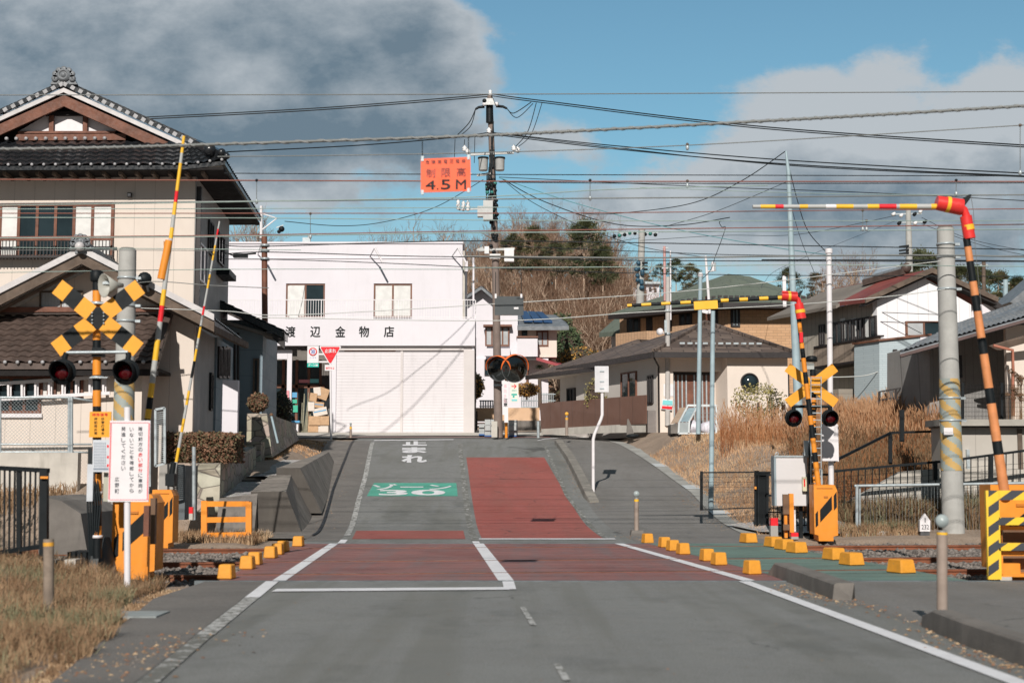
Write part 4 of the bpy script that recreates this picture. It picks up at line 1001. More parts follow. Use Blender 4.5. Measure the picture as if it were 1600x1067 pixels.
# --- white house behind the shop ---------------------------------------------
def wall_quad(mb, a, b, top, bot, th, m):
    pass
def white_house():
    Y = 92; o = P(738, 660, Y); fr = Fr(o, (1, 0), (0, 1)); w = fr.w
    t = thing('white_house', (P(800, 640, Y).x, Y, 3.8), 'white two-storey house with rooftop solar panel behind the mirrors', 'house')
    mb = MB()
    g = [(722, 665), (772.5, 665), (772.5, 468), (752, 451), (722, 470)]
    fr.ppoly(mb, g, .0, 7, whitewall); fr.pbox(mb, 772.6, 493, 809, 560, -.6, 6, whitewall)
    fr.pbox(mb, 809.2, 507, 870, 558, 0, 6, cream_y); fr.pbox(mb, 740, 560, 857, 660, -.2, 6, whitewall); part('wall', mb, t)
    mb = MB(); A = P(752, 447, Y-.8); B = P(775, 466, Y-.8); C_ = P(716, 470, Y-.8); e = Vector((0, 8, 0)); th = .25
    tiled(mb, B, B+e, A+e, A, 12, 6, .04, grey_tile, .2); tiled(mb, C_, C_+e, A+e, A, 12, 8, .04, grey_tile, .2)
    A = P(809, 510, Y-.9); B = P(889, 509.5, Y-.9); C_ = P(868, 492, Y+3); D = P(800, 490, Y+3)
    slab(mb, [A, B, C_, D], .25, grey_tile); slab(mb, [B, P(884, 503, Y+6), C_], .25, grey_tile); part('roof', mb, t)
    mb = MB()
    for i in range(3):
        u0 = i/3+.02; u1 = (i+1)/3-.02; a = P(818, 503, Y-.2); b = P(864, 504.5, Y-.2); c = P(848, 490, Y+2); d = P(812, 488, Y+2)
        slab(mb, [a.lerp(b, u0), a.lerp(b, u1), d.lerp(c, u1), d.lerp(c, u0)], -.12, M('solar_blue', (.03, .07, .16), .15, .1))
    part('solar_panels', mb, t)
    window(fr, t, 758, 510, 796, 541, -.75, 3, brownframe, .1, M('pale_blind', (.4, .42, .43), .4)); mb = MB(); fr.pbox(mb, 755, 507, 800, 510, -1.2, .9, brownframe); part('awning', mb, t)
    mb = MB(); fr.pbox(mb, 757, 544, 797, 556, -1.2, .6, whitewall); part('planter_box', mb, t)
    window(fr, t, 838, 517, 857, 541, 0, 1, brownframe, .09, M('pale_blind', (0, 0, 0))); window(fr, t, 815, 515, 824, 527, 0, 0, darkframe, .06)
    mb = MB(); fr.pbox(mb, 808, 527, 840, 557, -1.4, 1.2, whitewall); fr.pbox(mb, 807, 525, 841, 527.3, -1.5, 1.4, brownframe); part('balcony', mb, t)
    window(fr, t, 757, 562, 765, 587, -.2, 0, darkframe, .05)
    mb = MB(); slab(mb, [P(838, 559, Y-2), P(880, 571, Y-2), P(878, 568, Y+2), P(838, 555, Y+2)], .15, M('red_metal_roof', (.35, .05, .06), .5)); slab(mb, [P(822, 560, Y-1.8), P(838, 560, Y-1.8), P(838, 556, Y), P(822, 556, Y)], .12, darkframe); part('porch_roof', mb, t)
    mb = MB(); mb.tube([P(824, 562, Y-.4), P(824, 610, Y-.4)], .08, brownframe); part('downpipe', mb, t)
    # wall and fence before it
    mb = MB(); rect(mb, 739, 637, 843, 658, 80, .3, M('peach_wall', (.66, .44, .28), .8, .06, .8)); rect(mb, 770, 657, 845, 672, 79.5, .5, dark_concrete); rect(mb, 739, 642, 746, 672, 79.4, .3, black)
    solo('garden_wall', mb, P(790, 672, 80), 'peach rendered garden wall behind the concrete block piles', 'wall')
    mb = MB()
    for i in range(7): rect(mb, 750+i*3.8, 626, 752.4+i*3.8, 638, 82, .08, white)
    rect(mb, 749, 625, 777, 627, 82, .1, white); rect(mb, 749, 634, 777, 635.5, 82.1, .06, white)
    solo('picket_fence', mb, P(763, 638, 82), 'short white picket fence above the peach wall', 'fence')
    mb = MB(); 
    for i in range(20):
        x = 815+i*2.6; mb.tube([P(x, 614, 84), P(x, 638, 84)], .025, galv, 4)
    for y in (616, 626, 636): mb.tube([P(814, y, 84), P(868, y, 84)], .03, galv, 4)
    solo('wire_fence', mb, P(840, 638, 84), 'thin grey wire fence in front of the white house', 'fence')
    mb = MB(); br = M('brown_sheet', (.16, .085, .062), .55, .08, .6, .05, pattern=('boards', 0, .45, .06, .8))
    A = P(859, 676, 59.5); 
    q = [(843, 630, 64), (1009, 617, 56.5)]; qb = [(861, 675, 63.2), (1009, 660, 56.5)]
    a0, a1 = P(843, 630, 64), P(1009, 617, 56.5); b1, b0 = P(1009, 662, 56.5), P(846, 672, 64)
    n = (a1-a0).cross(b0-a0).normalized()*.06
    mb.prism([a0, a1, b1, b0], n, br); solo('sheet_fence', mb, P(930, 670, 60), 'long brown corrugated sheet fence beside the bungalow', 'fence')
    mb = MB(); b1, b0 = P(1009, 661, 56.6), P(846, 670, 63.6); c1, c0 = P(1009, 675, 56.6), P(846, 679, 63.6); mb.prism([b0, b1, c1, c0], Vector((.03, .15, 0)), pale_concrete); solo('block_footing', mb, b0, 'pale concrete block footing under the brown sheet fence', 'low wall')
white_house()

# --- bungalow --------------------------------------------------------------------
slate = M('brown_slate_roof', (.085, .062, .052), .7, .1, 1.2, .25, 30, pattern=('brick', .9, .28, (.03, .022, .02), (.21, .16, .13), 'flat'))
def bungalow():
    o = P(1031, 672, 57); fr = Fr(o, (1, .05), (-.40, 1)); w = fr.w
    t = thing('bungalow', (o.x, o.y, 3.3), 'cream bungalow with brown slate hip roof, slatted door and round window', 'house')
    X1 = fr.px(1222, 600, 0)[0]; zt = fr.px(1100, 557, 0)[2]; z0 = 3.0
    a = [fr.px(x, 600, 0)[0] for x in (1031, 1052, 1109.5, 1128, 1136)]
    zd = fr.px(1080, 580, 0)[2]
    mb = MB(); fr.box(mb, 0, a[1], 0, .25, z0, zt, cream_y); fr.box(mb, a[1], a[3], 0, .25, zd, zt, cream_y); fr.box(mb, a[2]-.05, a[3], .5, .7, z0, zt, cream_y); fr.box(mb, a[3], X1, -.4, 6, z0, zt, cream_y)
    fr.box(mb, a[1], a[3], .8, .9, z0, zt, cream_y); part('front_wall', mb, t)
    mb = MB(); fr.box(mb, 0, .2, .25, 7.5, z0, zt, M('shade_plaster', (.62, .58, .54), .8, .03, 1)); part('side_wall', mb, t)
    mb = MB(); fr.box(mb, a[1]+.02, a[2]+.25, .45, .52, z0, zd, wood_red)
    for i in range(9):
        if i == 4: continue
        q = a[1]+.22+i*.165; fr.box(mb, q, q+.045, .40, .45, z0, zd-.12, galv)
    fr.box(mb, a[1]+.02, a[2]+.3, .38, .55, zd-.12, zd, darkframe); part('slatted_door', mb, t)
    c = w(*fr.px(1171, 597, -.4)); mb = MB(); mb.lathe(c, [(.31, -.0), (.37, -.0), (.37, .06), (.31, .06), (.31, 0)], darkframe, 24, (0, -1, 0)); wr = part('round_window', mb, t)
    mb = MB(); mb.lathe(c, [(0, .02), (.31, .02), (.31, 0)], glass, 24, (0, -1, 0)); part('pane', mb, wr)
    for b in ((971.5, 583, 996, 635), (1013, 587, 1021.5, 630)):
        side_window(fr, t, b[0], b[1], b[2], b[3], 0, -1, wood_red if b[0] < 980 else darkframe)
    # hip roof
    zc = lambda x, y, b: fr.px(x, y, b)
    el = w(-.75, -.8, 0); ze = fr.px(1024, 549, -.8)[2]; aL = fr.px(1022, 549, -.8)[0]; aR = fr.px(1238, 548, -.8)[0]
    bB = 8.2; ap = fr.px(1102, 504, 3.2); ap2 = (ap[0]+.4, 4.6, ap[2])
    mb = MB(); P4 = [w(aL, -.8, ze), w(aR, -.8, ze), w(aR, bB, ze), w(aL, bB, ze)]; A1 = w(*ap); A2 = w(*ap2)
    for f in ([P4[0], P4[1], A1], [P4[1], P4[2], A2, A1], [P4[2], P4[3], A2], [P4[3], P4[0], A1, A2]): slab(mb, f, .1, slate)
    for q in (P4[0], P4[1]): mb.bar(q+Vector((0, 0, .05)), A1+Vector((0, 0, .05)), .2, .1, slate)
    part('roof', mb, t)
    mb = MB(); fr.box(mb, aL, aR, -.85, -.72, ze-.24, ze-.02, darkframe); fr.box(mb, aL-.02, aL+.1, -.72, bB, ze-.24, ze-.02, darkframe); fr.box(mb, aL+.1, aR-.02, -.72, bB, ze-.2, ze-.14, cream_y)
    part('fascia', mb, t)
    mb = MB(); p = w(0, 0, 0)
    mb.tube([w(-.5, -.6, ze-.25), w(-.1, -.15, ze-.55), w(-.06, -.06, ze-.6), w(-.06, -.06, z0)], .04, darkframe, 6); mb.tube([w(X1+.5, -.7, ze-.25), w(X1+.05, -.35, ze-.6), w(X1+.05, -.35, z0)], .04, darkframe, 6); part('downpipe', mb, t)
    # snow guards
    mb = MB()
    for i in range(11): q = fr.px(1062+i*12, 542, -.2); mb.box((w(*q).x, w(*q).y-.05, ze+.35), (w(*q).x+.2, w(*q).y, ze+.42), galv)
    part('snow_guards', mb, t)
    # wing
    o2 = P(952, 640, 62.5); f2 = Fr(o2, (1, .05), (-.52, 1)); w2 = f2.w
    mb = MB(); zt2 = f2.px(930, 580, 0)[2]
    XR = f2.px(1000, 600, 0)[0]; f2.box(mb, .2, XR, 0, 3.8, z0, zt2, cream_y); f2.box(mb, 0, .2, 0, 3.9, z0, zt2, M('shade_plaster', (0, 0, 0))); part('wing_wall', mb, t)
    for b in ((887, 607, 900, 640), (914, 604, 926, 640)): side_window(f2, t, b[0], b[1], b[2], b[3], 0, -1, darkframe)
    mb = MB(); z2 = f2.px(927, 573, -.8)[2]; aL2 = f2.px(926, 573, -.8)[0]; ap = w2(*f2.px(996, 530, 2.5)); rb = w2(f2.px(996, 530, 2.5)[0]+1.5, 3, ap.z)
    q = [w2(aL2, -.8, z2), w2(XR+1, -.8, z2), w2(XR+1, 4.7, z2), w2(aL2, 4.7, z2)]
    for f in ([q[0], q[1], ap], [q[1], q[2], rb, ap], [q[2], q[3], rb], [q[3], q[0], ap, rb]): slab(mb, f, .1, slate)
    part('wing_roof', mb, t)
    mb = MB(); f2.box(mb, aL2, XR, -.85, -.72, z2-.2, z2-.02, darkframe); f2.box(mb, aL2-.02, aL2+.1, -.72, 4.7, z2-.2, z2-.02, darkframe); f2.box(mb, aL2+.1, XR, -.7, 4.6, z2-.18, z2-.12, cream_y); part('wing_fascia', mb, t)
bungalow()

# --- green-roofed brick house -----------------------------------------------------
tan_brick = M('tan_brick', (.50, .30, .165), .8, .06, 1, .2, 40, pattern=('brick', .42, .14, (.30, .2, .13), (.60, .37, .21), 'y'))
tan_brick_side = M('tan_brick_side', (.44, .28, .17), .8, .06, 1, .2, 40, pattern=('brick', .42, .14, (.25, .17, .11), (.46, .29, .18), 'x'))  # same brick darkened for the side face, shade put into the colour
green_roof = M('green_shingle', (.115, .14, .11), .75, .12, .8, .3, 12, pattern=('brick', .9, .3, (.085, .105, .083), (.135, .155, .13), 'flat'), stain=.2, stain_col=(.15, .16, .1))
def green_house():
    o = P(1138, 560, 72); fr = Fr(o, (1, .03), (-1.0, 1)); w = fr.w
    t = thing('brick_house', (o.x, o.y, 4), 'tan brick two-storey house with green shingle hip roof behind the bungalow', 'house')
    z0 = 3.5; zt = fr.px(1140, 478, 0)[2]; X1 = fr.px(1262, 500, 0)[0]; bE = fr.side(971, 500, 0)[1]
    mb = MB(); fr.box(mb, 0, X1, 0, .3, z0, zt, tan_brick); fr.box(mb, .3, X1, .3, bE, z0, zt-.01, tan_brick); part('front_wall', mb, t)
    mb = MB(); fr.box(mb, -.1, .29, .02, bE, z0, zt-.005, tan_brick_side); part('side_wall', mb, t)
    ze = fr.px(1136, 472, -1)[2]; aL = fr.px(1128, 473, -1)[0]; aR = fr.px(1285, 470, -1)[0]; bB = fr.side(951, 492, aL)[1]
    A1 = w(*fr.px(1138, 428, 2.6)); A0 = w(fr.px(1112, 432, 2.6)[0]+.3, 4.2, A1.z-.1)
    A2 = A1+Vector((1.3, 1, 0)); q = [w(aL, -1, ze), w(aR, -1, ze), w(aR, bB, ze), w(aL, bB, ze)]
    mb = MB()
    for f in ([q[0], q[1], A2, A1], [q[1], q[2], A2], [q[2], q[3], A1, A2], [q[3], q[0], A1]): slab(mb, f, .12, green_roof)
    part('roof', mb, t)
    mb = MB(); fr.box(mb, aL, aR, -1.05, -.9, ze-.3, ze-.03, darkframe); fr.box(mb, aL-.03, aL+.15, -.9, bB, ze-.3, ze-.03, darkframe); fr.box(mb, aL+.15, aR, -.9, bB, ze-.28, ze-.2, soffit_m); part('fascia', mb, t)
    mb = MB(); 
    for i in range(16):
        u = (i+.5)/16; p = q[0].lerp(q[3], u); c = p.lerp(A1, .16); mb.box((c.x-.1, c.y-.05, c.z+.0), (c.x+.1, c.y+.05, c.z+.12), darkframe)
        p = q[0].lerp(q[1], u); c = p.lerp(A1.lerp(A2, u), .14); mb.box((c.x-.1, c.y-.05, c.z+.0), (c.x+.1, c.y+.05, c.z+.12), darkframe)
    part('snow_guards', mb, t)
    for b in ((981, 496, 1001, 520), (1011, 491, 1020, 522), (1040, 489, 1050, 512), (1063, 486, 1082, 507), (1108, 481, 1122, 508)): side_window(fr, t, *b, -.1, -1, darkframe, M('bright_pane', (.32, .38, .40), .2) if b[0] in (1108,) else glass, 1)
    window(fr, t, 1141, 479, 1154, 511, 0, 1, darkframe, .08, M('bright_pane', (0, 0, 0)))
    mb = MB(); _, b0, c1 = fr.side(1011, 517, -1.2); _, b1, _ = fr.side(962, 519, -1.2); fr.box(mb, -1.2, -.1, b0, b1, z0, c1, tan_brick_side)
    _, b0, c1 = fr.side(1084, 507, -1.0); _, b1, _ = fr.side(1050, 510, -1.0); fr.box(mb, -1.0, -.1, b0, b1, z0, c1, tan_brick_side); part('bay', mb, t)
    mb = MB(); slab(mb, [P(936, 520, 79), P(972, 517, 77), P(972, 495, 79), P(962, 497, 80)], .25, green_roof); part('lower_roof', mb, t)
    mb = MB(); rect(mb, 956, 520, 962, 545, 79, .2, white); part('corner_post', mb, t)
green_house()

# --- white house with the rusty red roof on the right ------------------------------
def gable_house():
    o = P(1374, 650, 57.5); fr = Fr(o, (1, .0), (-.42, 1)); w = fr.w
    t = thing('gable_house', (o.x, o.y, 4), 'white gabled two-storey house with brown side balcony and rusty red roof, right', 'house')
    z0 = 3.3; X1 = fr.px(1521, 600, 0)[0]; pk = fr.px(1444, 434, 0); zl = fr.px(1374, 468, 0)[2]; zrg = fr.px(1521, 476, 0)[2]; D = 5.2
    wt = M('white_metal_siding', (.80, .80, .82), .5, .02, .5, .05, pattern=('boards', 0, .42, .05, .8))
    mb = MB(); mb.prism([w(0, 0, z0), w(X1, 0, z0), w(X1, 0, zrg), w(*pk), w(0, 0, zl)], fr.eb*.25, wt); part('front_wall', mb, t)
    bs = M('brown_corrugated', (.44, .40, .34), .7, .1, 1.0, .1, pattern=('boards', 1, .3, .1, .7), stain=.3)
    mb = MB(); fr.box(mb, -.02, .2, .26, D, z0, zl-.02, bs); fr.box(mb, X1-.2, X1, .26, D, z0, zrg-.1, bs); part('side_wall', mb, t)
    mb = MB(); b0 = -.45; rd = pk[2]+.30; sl = (pk[2]-zl)/(pk[0]); aL = -.75; aR = X1+.75; zz = lambda a: rd-sl*abs(a-pk[0])
    red = M('rusty_red_roof', (.22, .055, .045), .6, .2, .9, .1, 30, stain=.4, stain_col=(.13, .1, .085)); gr_ = M('grey_brown_roof', (.20, .175, .15), .8, .15, .8, .3, 12)
    slab(mb, [w(aL, b0, zz(aL)), w(aL+.2, 1.6, zz(aL+.2)), w(pk[0], 2.3, rd), w(pk[0], b0, rd)], .14, red)
    slab(mb, [w(aL, 1.4, zz(aL)-.02), w(aL, D+1, zz(aL)-.02), w(pk[0], D+1, rd-.02), w(pk[0], 2.1, rd-.02)], .14, gr_)
    slab(mb, [w(aR, b0, zz(aR)), w(aR, D+1, zz(aR)), w(pk[0], D+1, rd), w(pk[0], b0, rd)], .14, red); part('roof', mb, t)
    mb = MB()
    for e in (aL, aR):
        mb.prism([w(pk[0], b0-.03, rd+.05), w(e, b0-.03, zz(e)+.05), w(e, b0-.03, zz(e)-.16), w(pk[0], b0-.03, rd-.16)], fr.eb*.08, old_wood)
        mb.prism([w(pk[0], b0+.06, rd-.2), w(e, b0+.06, zz(e)-.2), w(e, b0+.06, zz(e)-.28), w(pk[0], b0+.06, rd-.28)], fr.eb*.35, soffit_m)
    part('verge_board', mb, t)
    mb = MB(); p, q = P(1352, 437, 60.3), P(1416, 419, 58.6)
    for i in range(16): a = p.lerp(q, i/16); b = p.lerp(q, (i+.86)/16); mb.tube([a, b], .13, grey_tile, 8)
    mb.bar(p+Vector((0, 0, -.15)), q+Vector((0, 0, -.15)), .4, .25, brown_tile); mb.ball(q, .22, brown_tile, 6); part('ridge_tiles', mb, t)
    # window band and balcony on the side
    for i, (x0, x1) in enumerate(((1281, 1290), (1300, 1318), (1319, 1334), (1335, 1350), (1351, 1371))):
        yt = 508-(x0-1280)*.17; yb = 541-(x0-1280)*.155; side_window(fr, t, x0, yt, x1, yb-1, -.02, -1, darkframe, curtain if i in (0,) else glass, 1, .07)
    mb = MB()
    for x in (1314, 1331, 1352): _, b, c = fr.side(x, 498, -.02); _, _, c0 = fr.side(x, 530, -.02); fr.box(mb, -.052, -.035, b-.3, b, c0, c, curtain)
    part('curtain', mb, t)
    def sp(x, y, a): return w(*fr.side(x, y, a))
    mb = MB(); q = [sp(1271, 544, -.9), sp(1373, 526, -.9), sp(1373, 558, -.9), sp(1271, 574, -.9)]; mb.prism(q, fr.er*.08, M('balcony_boards', (.30, .24, .19), .75, .2, 1.5, .1, pattern=('boards', 1, .35, .06, .6)))
    q = [sp(1271, 541.5, -.95), sp(1373.5, 523.5, -.95), sp(1373.5, 526, -.95), sp(1271, 544.5, -.95)]; mb.prism(q, fr.er*.2, darkframe)
    q = [sp(1271, 573, -.95), sp(1373.5, 557.5, -.95), sp(1373.5, 560.5, -.95), sp(1271, 577, -.95)]; mb.prism(q, fr.er*.9, darkframe); part('side_balcony', mb, t)
    mb = MB(); 
    for i in range(5): a_ = -.9+i*.2; z_0 = fr.px(1370, 560, .0)[2]; z_1 = fr.px(1370, 526, 0)[2]; fr.box(mb, a_, a_+.03, -.02, .02, z_0, z_1, white if i > 2 else darkframe)
    part('balcony_end', mb, t)
    mb = MB(); a0 = sp(1254, 595, -1.2); fr.box(mb, -1.3, -.02, .5, D, z0, fr.side(1370, 572, -.02)[2]-.9, M('lower_brown', (.28, .25, .21), .8, .1, 1, .1, pattern=('boards', 2, .25, .08, .6))); part('lean_to', mb, t)
    window(fr, t, 1414, 502, 1471, 526, -.02, 1, brownframe, .06, panes=[M('pale_blind', (0, 0, 0)), glass])
    lb = M('pale_blue_tiles', (.42, .50, .53), .6, .03, 1, .1, pattern=('brick', .5, .09, (.32, .38, .41), (.46, .54, .57), 'y'))
    mb = MB(); f1 = (-1.6); fr.ppoly(mb, [(1374, 532), (1438, 524), (1438, 640), (1374, 640)], f1, 1.5, lb); fr.ppoly(mb, [(1438.2, 524), (1453, 524), (1453, 640), (1438.2, 640)], f1-.05, 1.5, whitewall); part('porch', mb, t)
    mb = MB(); fr.ppoly(mb, [(1373, 530), (1456, 521), (1456, 524), (1373, 533)], f1-.1, 1.6, brownframe); part('porch_cap', mb, t)
    mb = MB(); p = w(*fr.px(1398, 552, f1-.06)); mb.box((p.x-.08, p.y-.1, p.z-.2), (p.x+.08, p.y, p.z+.15), darkframe); part('porch_lamp', mb, t)
    mb = MB(); fr.pbox(mb, 1362, 580, 1374.5, 640, -.3, .4, cream_y); part('corner_post', mb, t)
    # blue roofed house behind it
    t2 = thing('small_house', P(1300, 470, 75), 'small blue-roofed house peeping out between the green roof and the red roof', 'house')
    mb = MB(); slab(mb, [P(1262, 478, 74), P(1320, 478, 74), P(1312, 463, 77), P(1275, 466, 77)], .2, M('dark_blue_roof', (.03, .05, .09), .4)); part('roof', mb, t2); mb = MB(); rect(mb, 1256, 478, 1318, 560, 75, 4, M('grey_blue_wall', (.3, .34, .37), .7)); part('wall', mb, t2)
gable_house()

def tile_house():
    o = P(1452, 650, 46); fr = Fr(o, (1, -.12), (-.2, 1)); w = fr.w
    t = thing('tiled_house', (P(1520, 640, 46).x, 46, 2.5), 'low house with grey pantile roof at the right edge behind the concrete pole', 'house')
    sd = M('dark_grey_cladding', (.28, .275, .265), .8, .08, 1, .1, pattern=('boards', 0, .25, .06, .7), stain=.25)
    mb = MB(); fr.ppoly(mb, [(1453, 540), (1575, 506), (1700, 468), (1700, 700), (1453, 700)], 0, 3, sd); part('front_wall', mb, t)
    mb = MB(); A = P(1406, 551, 43.8); B = P(1760, 452, 42.6); C_ = P(1760, 415, 46.5); D = P(1500, 505, 47.2)
    E = P(1526, 525, 43.5)
    tiled(mb, A, B, C_, D, 46, 12, .035, grey_tile, .16)
    slab(mb, [A, D, P(1430, 535, 47)], .15, grey_tile); part('roof', mb, t)
    mb = MB(); mb.bar(A+Vector((0, -.03, -.1)), B+Vector((0, -.03, -.1)), .1, .09, M('brown_gutter', (.09, .05, .045), .5)); part('gutter', mb, t)
    mb = MB(); mb.prism([P(1545, 540, 43.4), P(1760, 478, 42.4), P(1760, 492, 42.4), P(1560, 548, 43.4)], (0, .12, 0), old_wood); part('bargeboard', mb, t)
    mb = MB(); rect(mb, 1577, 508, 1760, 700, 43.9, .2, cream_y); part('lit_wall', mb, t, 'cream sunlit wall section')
    mb = MB(); cp = M('copper_pipe', (.45, .18, .12), .5); mb.tube([P(1552, 540, 43.2), P(1582, 547, 43.2), P(1583, 580, 43.4), P(1583, 650, 43.4)], .05, cp); part('downpipe', mb, t)
    mb = MB(); rect(mb, 1499, 555, 1503, 590, 45.3, .15, darkframe); part('window', mb, t)
    # far small houses
    t = thing('far_white_house', P(1540, 480, 80), 'distant white gable with dark roof between the striped arm and the tiled roof', 'house'); mb = MB()
    ppoly(mb, [(1518, 500), (1518, 474), (1536, 460), (1572, 500)], 80, 3, whitewall); part('wall', mb, t); mb = MB()
    e = Vector((0, 5, 0)); a, b = P(1536, 455, 79.5), P(1580, 487, 79.5); slab(mb, [a, b, b+e, a+e], .35, darkframe); a, b = P(1536, 455, 79.5), P(1508, 478, 79.5); slab(mb, [a, b, b+e, a+e], .3, darkframe); part('roof', mb, t)
    t = thing('far_dark_house', P(1600, 480, 85), 'distant dark-roofed house at the right edge', 'house'); mb = MB(); a, b, c = P(1578, 472, 84), P(1640, 420, 84), P(1640, 500, 84); mb.prism([a, b, c], (0, 4, 0), grey_tile); part('roof', mb, t)
    t = thing('hill_house', P(1010, 470, 130), 'small white house on the far slope beside the concrete utility pole', 'house'); mb = MB(); rect(mb, 1010, 443, 1030, 475, 130, 5, whitewall); rect(mb, 990, 450, 1006, 478, 128, 5, whitewall); part('wall', mb, t)
    mb = MB(); rect(mb, 1008, 440, 1032, 443.5, 129.6, 6, galv); rect(mb, 1014, 449, 1018, 455, 129.9, .05, darkframe); rect(mb, 1022, 450, 1026, 456, 129.9, .05, darkframe); part('roof', mb, t)
tile_house()

def utility_cabinet():
    beige = M('beige_cladding', (.46, .43, .385), .6, .04, 1, .05, pattern=('boards', 0, 1.1, .008, .6))
    p = P(1460, 780, 37.2); t = thing('equipment_shed', (P(1530, 780, 37.2).x, 37.2, 1.0), 'long beige metal equipment shed with flat roof behind the black railings', 'shed')
    mb = MB(); rect(mb, 1474, 667, 1800, 800, 37.35, .9, beige); part('wall', mb, t)
    mb = MB(); rect(mb, 1468, 655, 1810, 665, 37.0, 1.3, M('beige_trim', (.36, .34, .30), .6)); rect(mb, 1470, 665, 1810, 667.5, 37.15, 1.1, darkframe); part('roof', mb, t)
    mb = MB(); rect(mb, 1513, 702, 1515, 790, 37.25, .1, galv); rect(mb, 1594, 670, 1597, 790, 37.3, .1, old_wood); part('cover_strip', mb, t)
utility_cabinet()

def shed_left_bits():
    # white wall end and posts near the barn
    t = solo('white_wall_panel', rect(MB(), 346, 594, 372, 704, 37.3, .2, whitewall), P(359, 704, 37.3), 'tall narrow white wall panel beside the barn', 'wall panel')
    mb = MB(); st = M('field_stone', (.38, .33, .27), .85, .15, 2, .4, 20, pattern=('stone', 2.1, (.16, .14, .12)))
    A0, A1 = P(262, 724, 35.6), P(346, 724, 35.6); zt = A0.z; z0 = .1
    X0, X1 = P(262, 700, 35.6).x, P(345, 700, 35.6).x
    mb.hexa([(X0, 35.6, z0), (X1, 35.5, z0), (X1-.35, 42.5, z0), (X0-.4, 42.5, z0), (X0, 35.6, zt), (X1, 35.6, zt), (X1-.35, 42.5, zt+.55), (X0-.4, 42.5, zt+.55)], st)
    solo('stone_wall', mb, (X0, 35.6, z0), 'rough stone retaining wall below the brown hedge', 'stone wall')
    mb = MB(); a = P(386, 646, 46); b = P(421, 700, 46); mb.hexa([(a.x, 46, b.z-.3), (b.x+.1, 46, b.z-.3), (b.x-.55, 56, b.z+.5), (a.x-.6, 56, b.z+.5), (a.x, 46, a.z), (b.x-.1, 46, a.z), (b.x-.75, 56, a.z+.05), (a.x-.6, 56, a.z+.05)], st)
    solo('stone_pillar', mb, (a.x, 46, b.z), 'stone wall end like a pillar under the round brown bush', 'stone wall')
    mb = MB(); a = P(384, 690, 45.2); b = P(407, 722, 45.2); mb.box((a.x, 45.2, b.z-.6), (b.x, 46, a.z), st); solo('stone_step', mb, (a.x, 45.2, b.z), 'low stone step before the stone pillar', 'step')
    # battered retaining blocks
    def wedge(xl, tr, br, Y0, tr2, br2, Y1, lab, m):
        T = P(*tr, Y0); B = P(*br, Y0); T2 = P(*tr2, Y1); B2 = P(*br2, Y1); X = P(xl, tr[1], Y0).x; B.z -= .15; B2.z -= .15
        mb = MB(); mb.hexa([(X, Y0, B.z), B, B2, (X-.2, Y1, B2.z), (X, Y0, T.z), T, T2, (X-.2, Y1, T2.z)], m)
        solo('retaining_block', mb, (X, Y0, B.z), lab, 'retaining wall', 'battered concrete retaining walls left of the slope')
    wedge(392, (447, 768), (474, 830), 35.4, (455, 742), (492, 806), 39.3, 'lower battered concrete retaining wall, nearest the orange fence', retaining_m)
    wedge(432, (469, 731), (503, 793), 39.4, (514, 706), (529, 727), 51, 'upper battered concrete retaining wall with one pale edge', retaining_m)
    mb = MB(); a = P(340, 790, 35.2); b = P(397, 832, 35.0); mb.hexa([(a.x, 35.0, 0), (b.x, 35.0, 0), (b.x, 36.3, 0), (a.x, 36.3, 0), (a.x, 35.4, .9), (b.x-.0, 35.4, 1.02), (b.x, 36.3, 1.02), (a.x, 36.3, .9)], dark_concrete); solo('retaining_block', mb, a, 'low dark concrete retaining wall behind the orange fence', 'retaining wall')
    mb = MB(); 
    for i in range(7):
        y = 39.5+i*1.3; mb.box((P(395, 740, 40).x-.3-.05*i, y, gz(-7, y)+.0), (P(440, 740, 40).x-.2-.03*i, y+1.0, gz(-7, y)+.05), kerb_concrete)
    solo('path_slabs', mb, (-7, 40, 1.4), 'concrete slabs of the footpath between stone wall and retaining walls', 'paving')
    # left chain-link fence on concrete wall
    mb = MB(); rect(mb, -60, 707, 122, 775, 33, .25, pale_concrete); solo('concrete_wall', mb, P(30, 775, 33), 'pale concrete base wall under the chain-link fence, left', 'wall')
    t = thing('chain_link_fence', P(40, 707, 33), 'grey chain-link fence on the concrete wall in front of the barn', 'fence'); mb = MB()
    a = P(-60, 621, 33.1); b = P(110, 621, 33.1)
    mb.tube([a, b, P(152, 628, 33.4)], .03, galv); mb.tube([P(-60, 694, 33.1), P(110, 694, 33.1), P(143, 694, 33.4)], .022, galv); mb.tube([P(-60, 706, 33.1), P(110, 706, 33.1), P(145, 707, 33.4)], .022, galv)
    for x in (108, 112, 0, -55): mb.tube([P(x, 620, 33.1), P(x, 707, 33.1)], .035, galv)
    part('frame', mb, t); mb = MB(); z0, z1 = P(0, 706, 33.1).z, a.z; H_ = z1-z0; x = a.x-H_; 
    while x < b.x:
        for s in (0, 1):
            p0 = Vector((x if s == 0 else x+H_, 33.1, z0)); p1 = Vector((x+H_ if s == 0 else x, 33.1, z1))
            lo, hi = a.x, b.x; q0, q1 = (p0, p1) if p0.x < p1.x else (p1, p0)
            if q1.x <= lo or q0.x >= hi: continue
            if q0.x < lo: q0 = q0.lerp(q1, (lo-q0.x)/(q1.x-q0.x))
            if q1.x > hi: q1 = q0.lerp(q1, (hi-q0.x)/(q1.x-q0.x))
            mb.tube([q0, q1], .0035, galv, 3, False)
        x += .085
    part('mesh', mb, t)
    # black railing near left
    t = thing('black_railing', P(40, 870, 19.6), 'black slatted railing at the left edge in front of the tracks', 'railing'); mb = MB()
    A, B = P(-60, 728, 19.6), P(76, 735, 19.2); C_, D = P(-60, 872, 19.6), P(74, 852, 19.2)
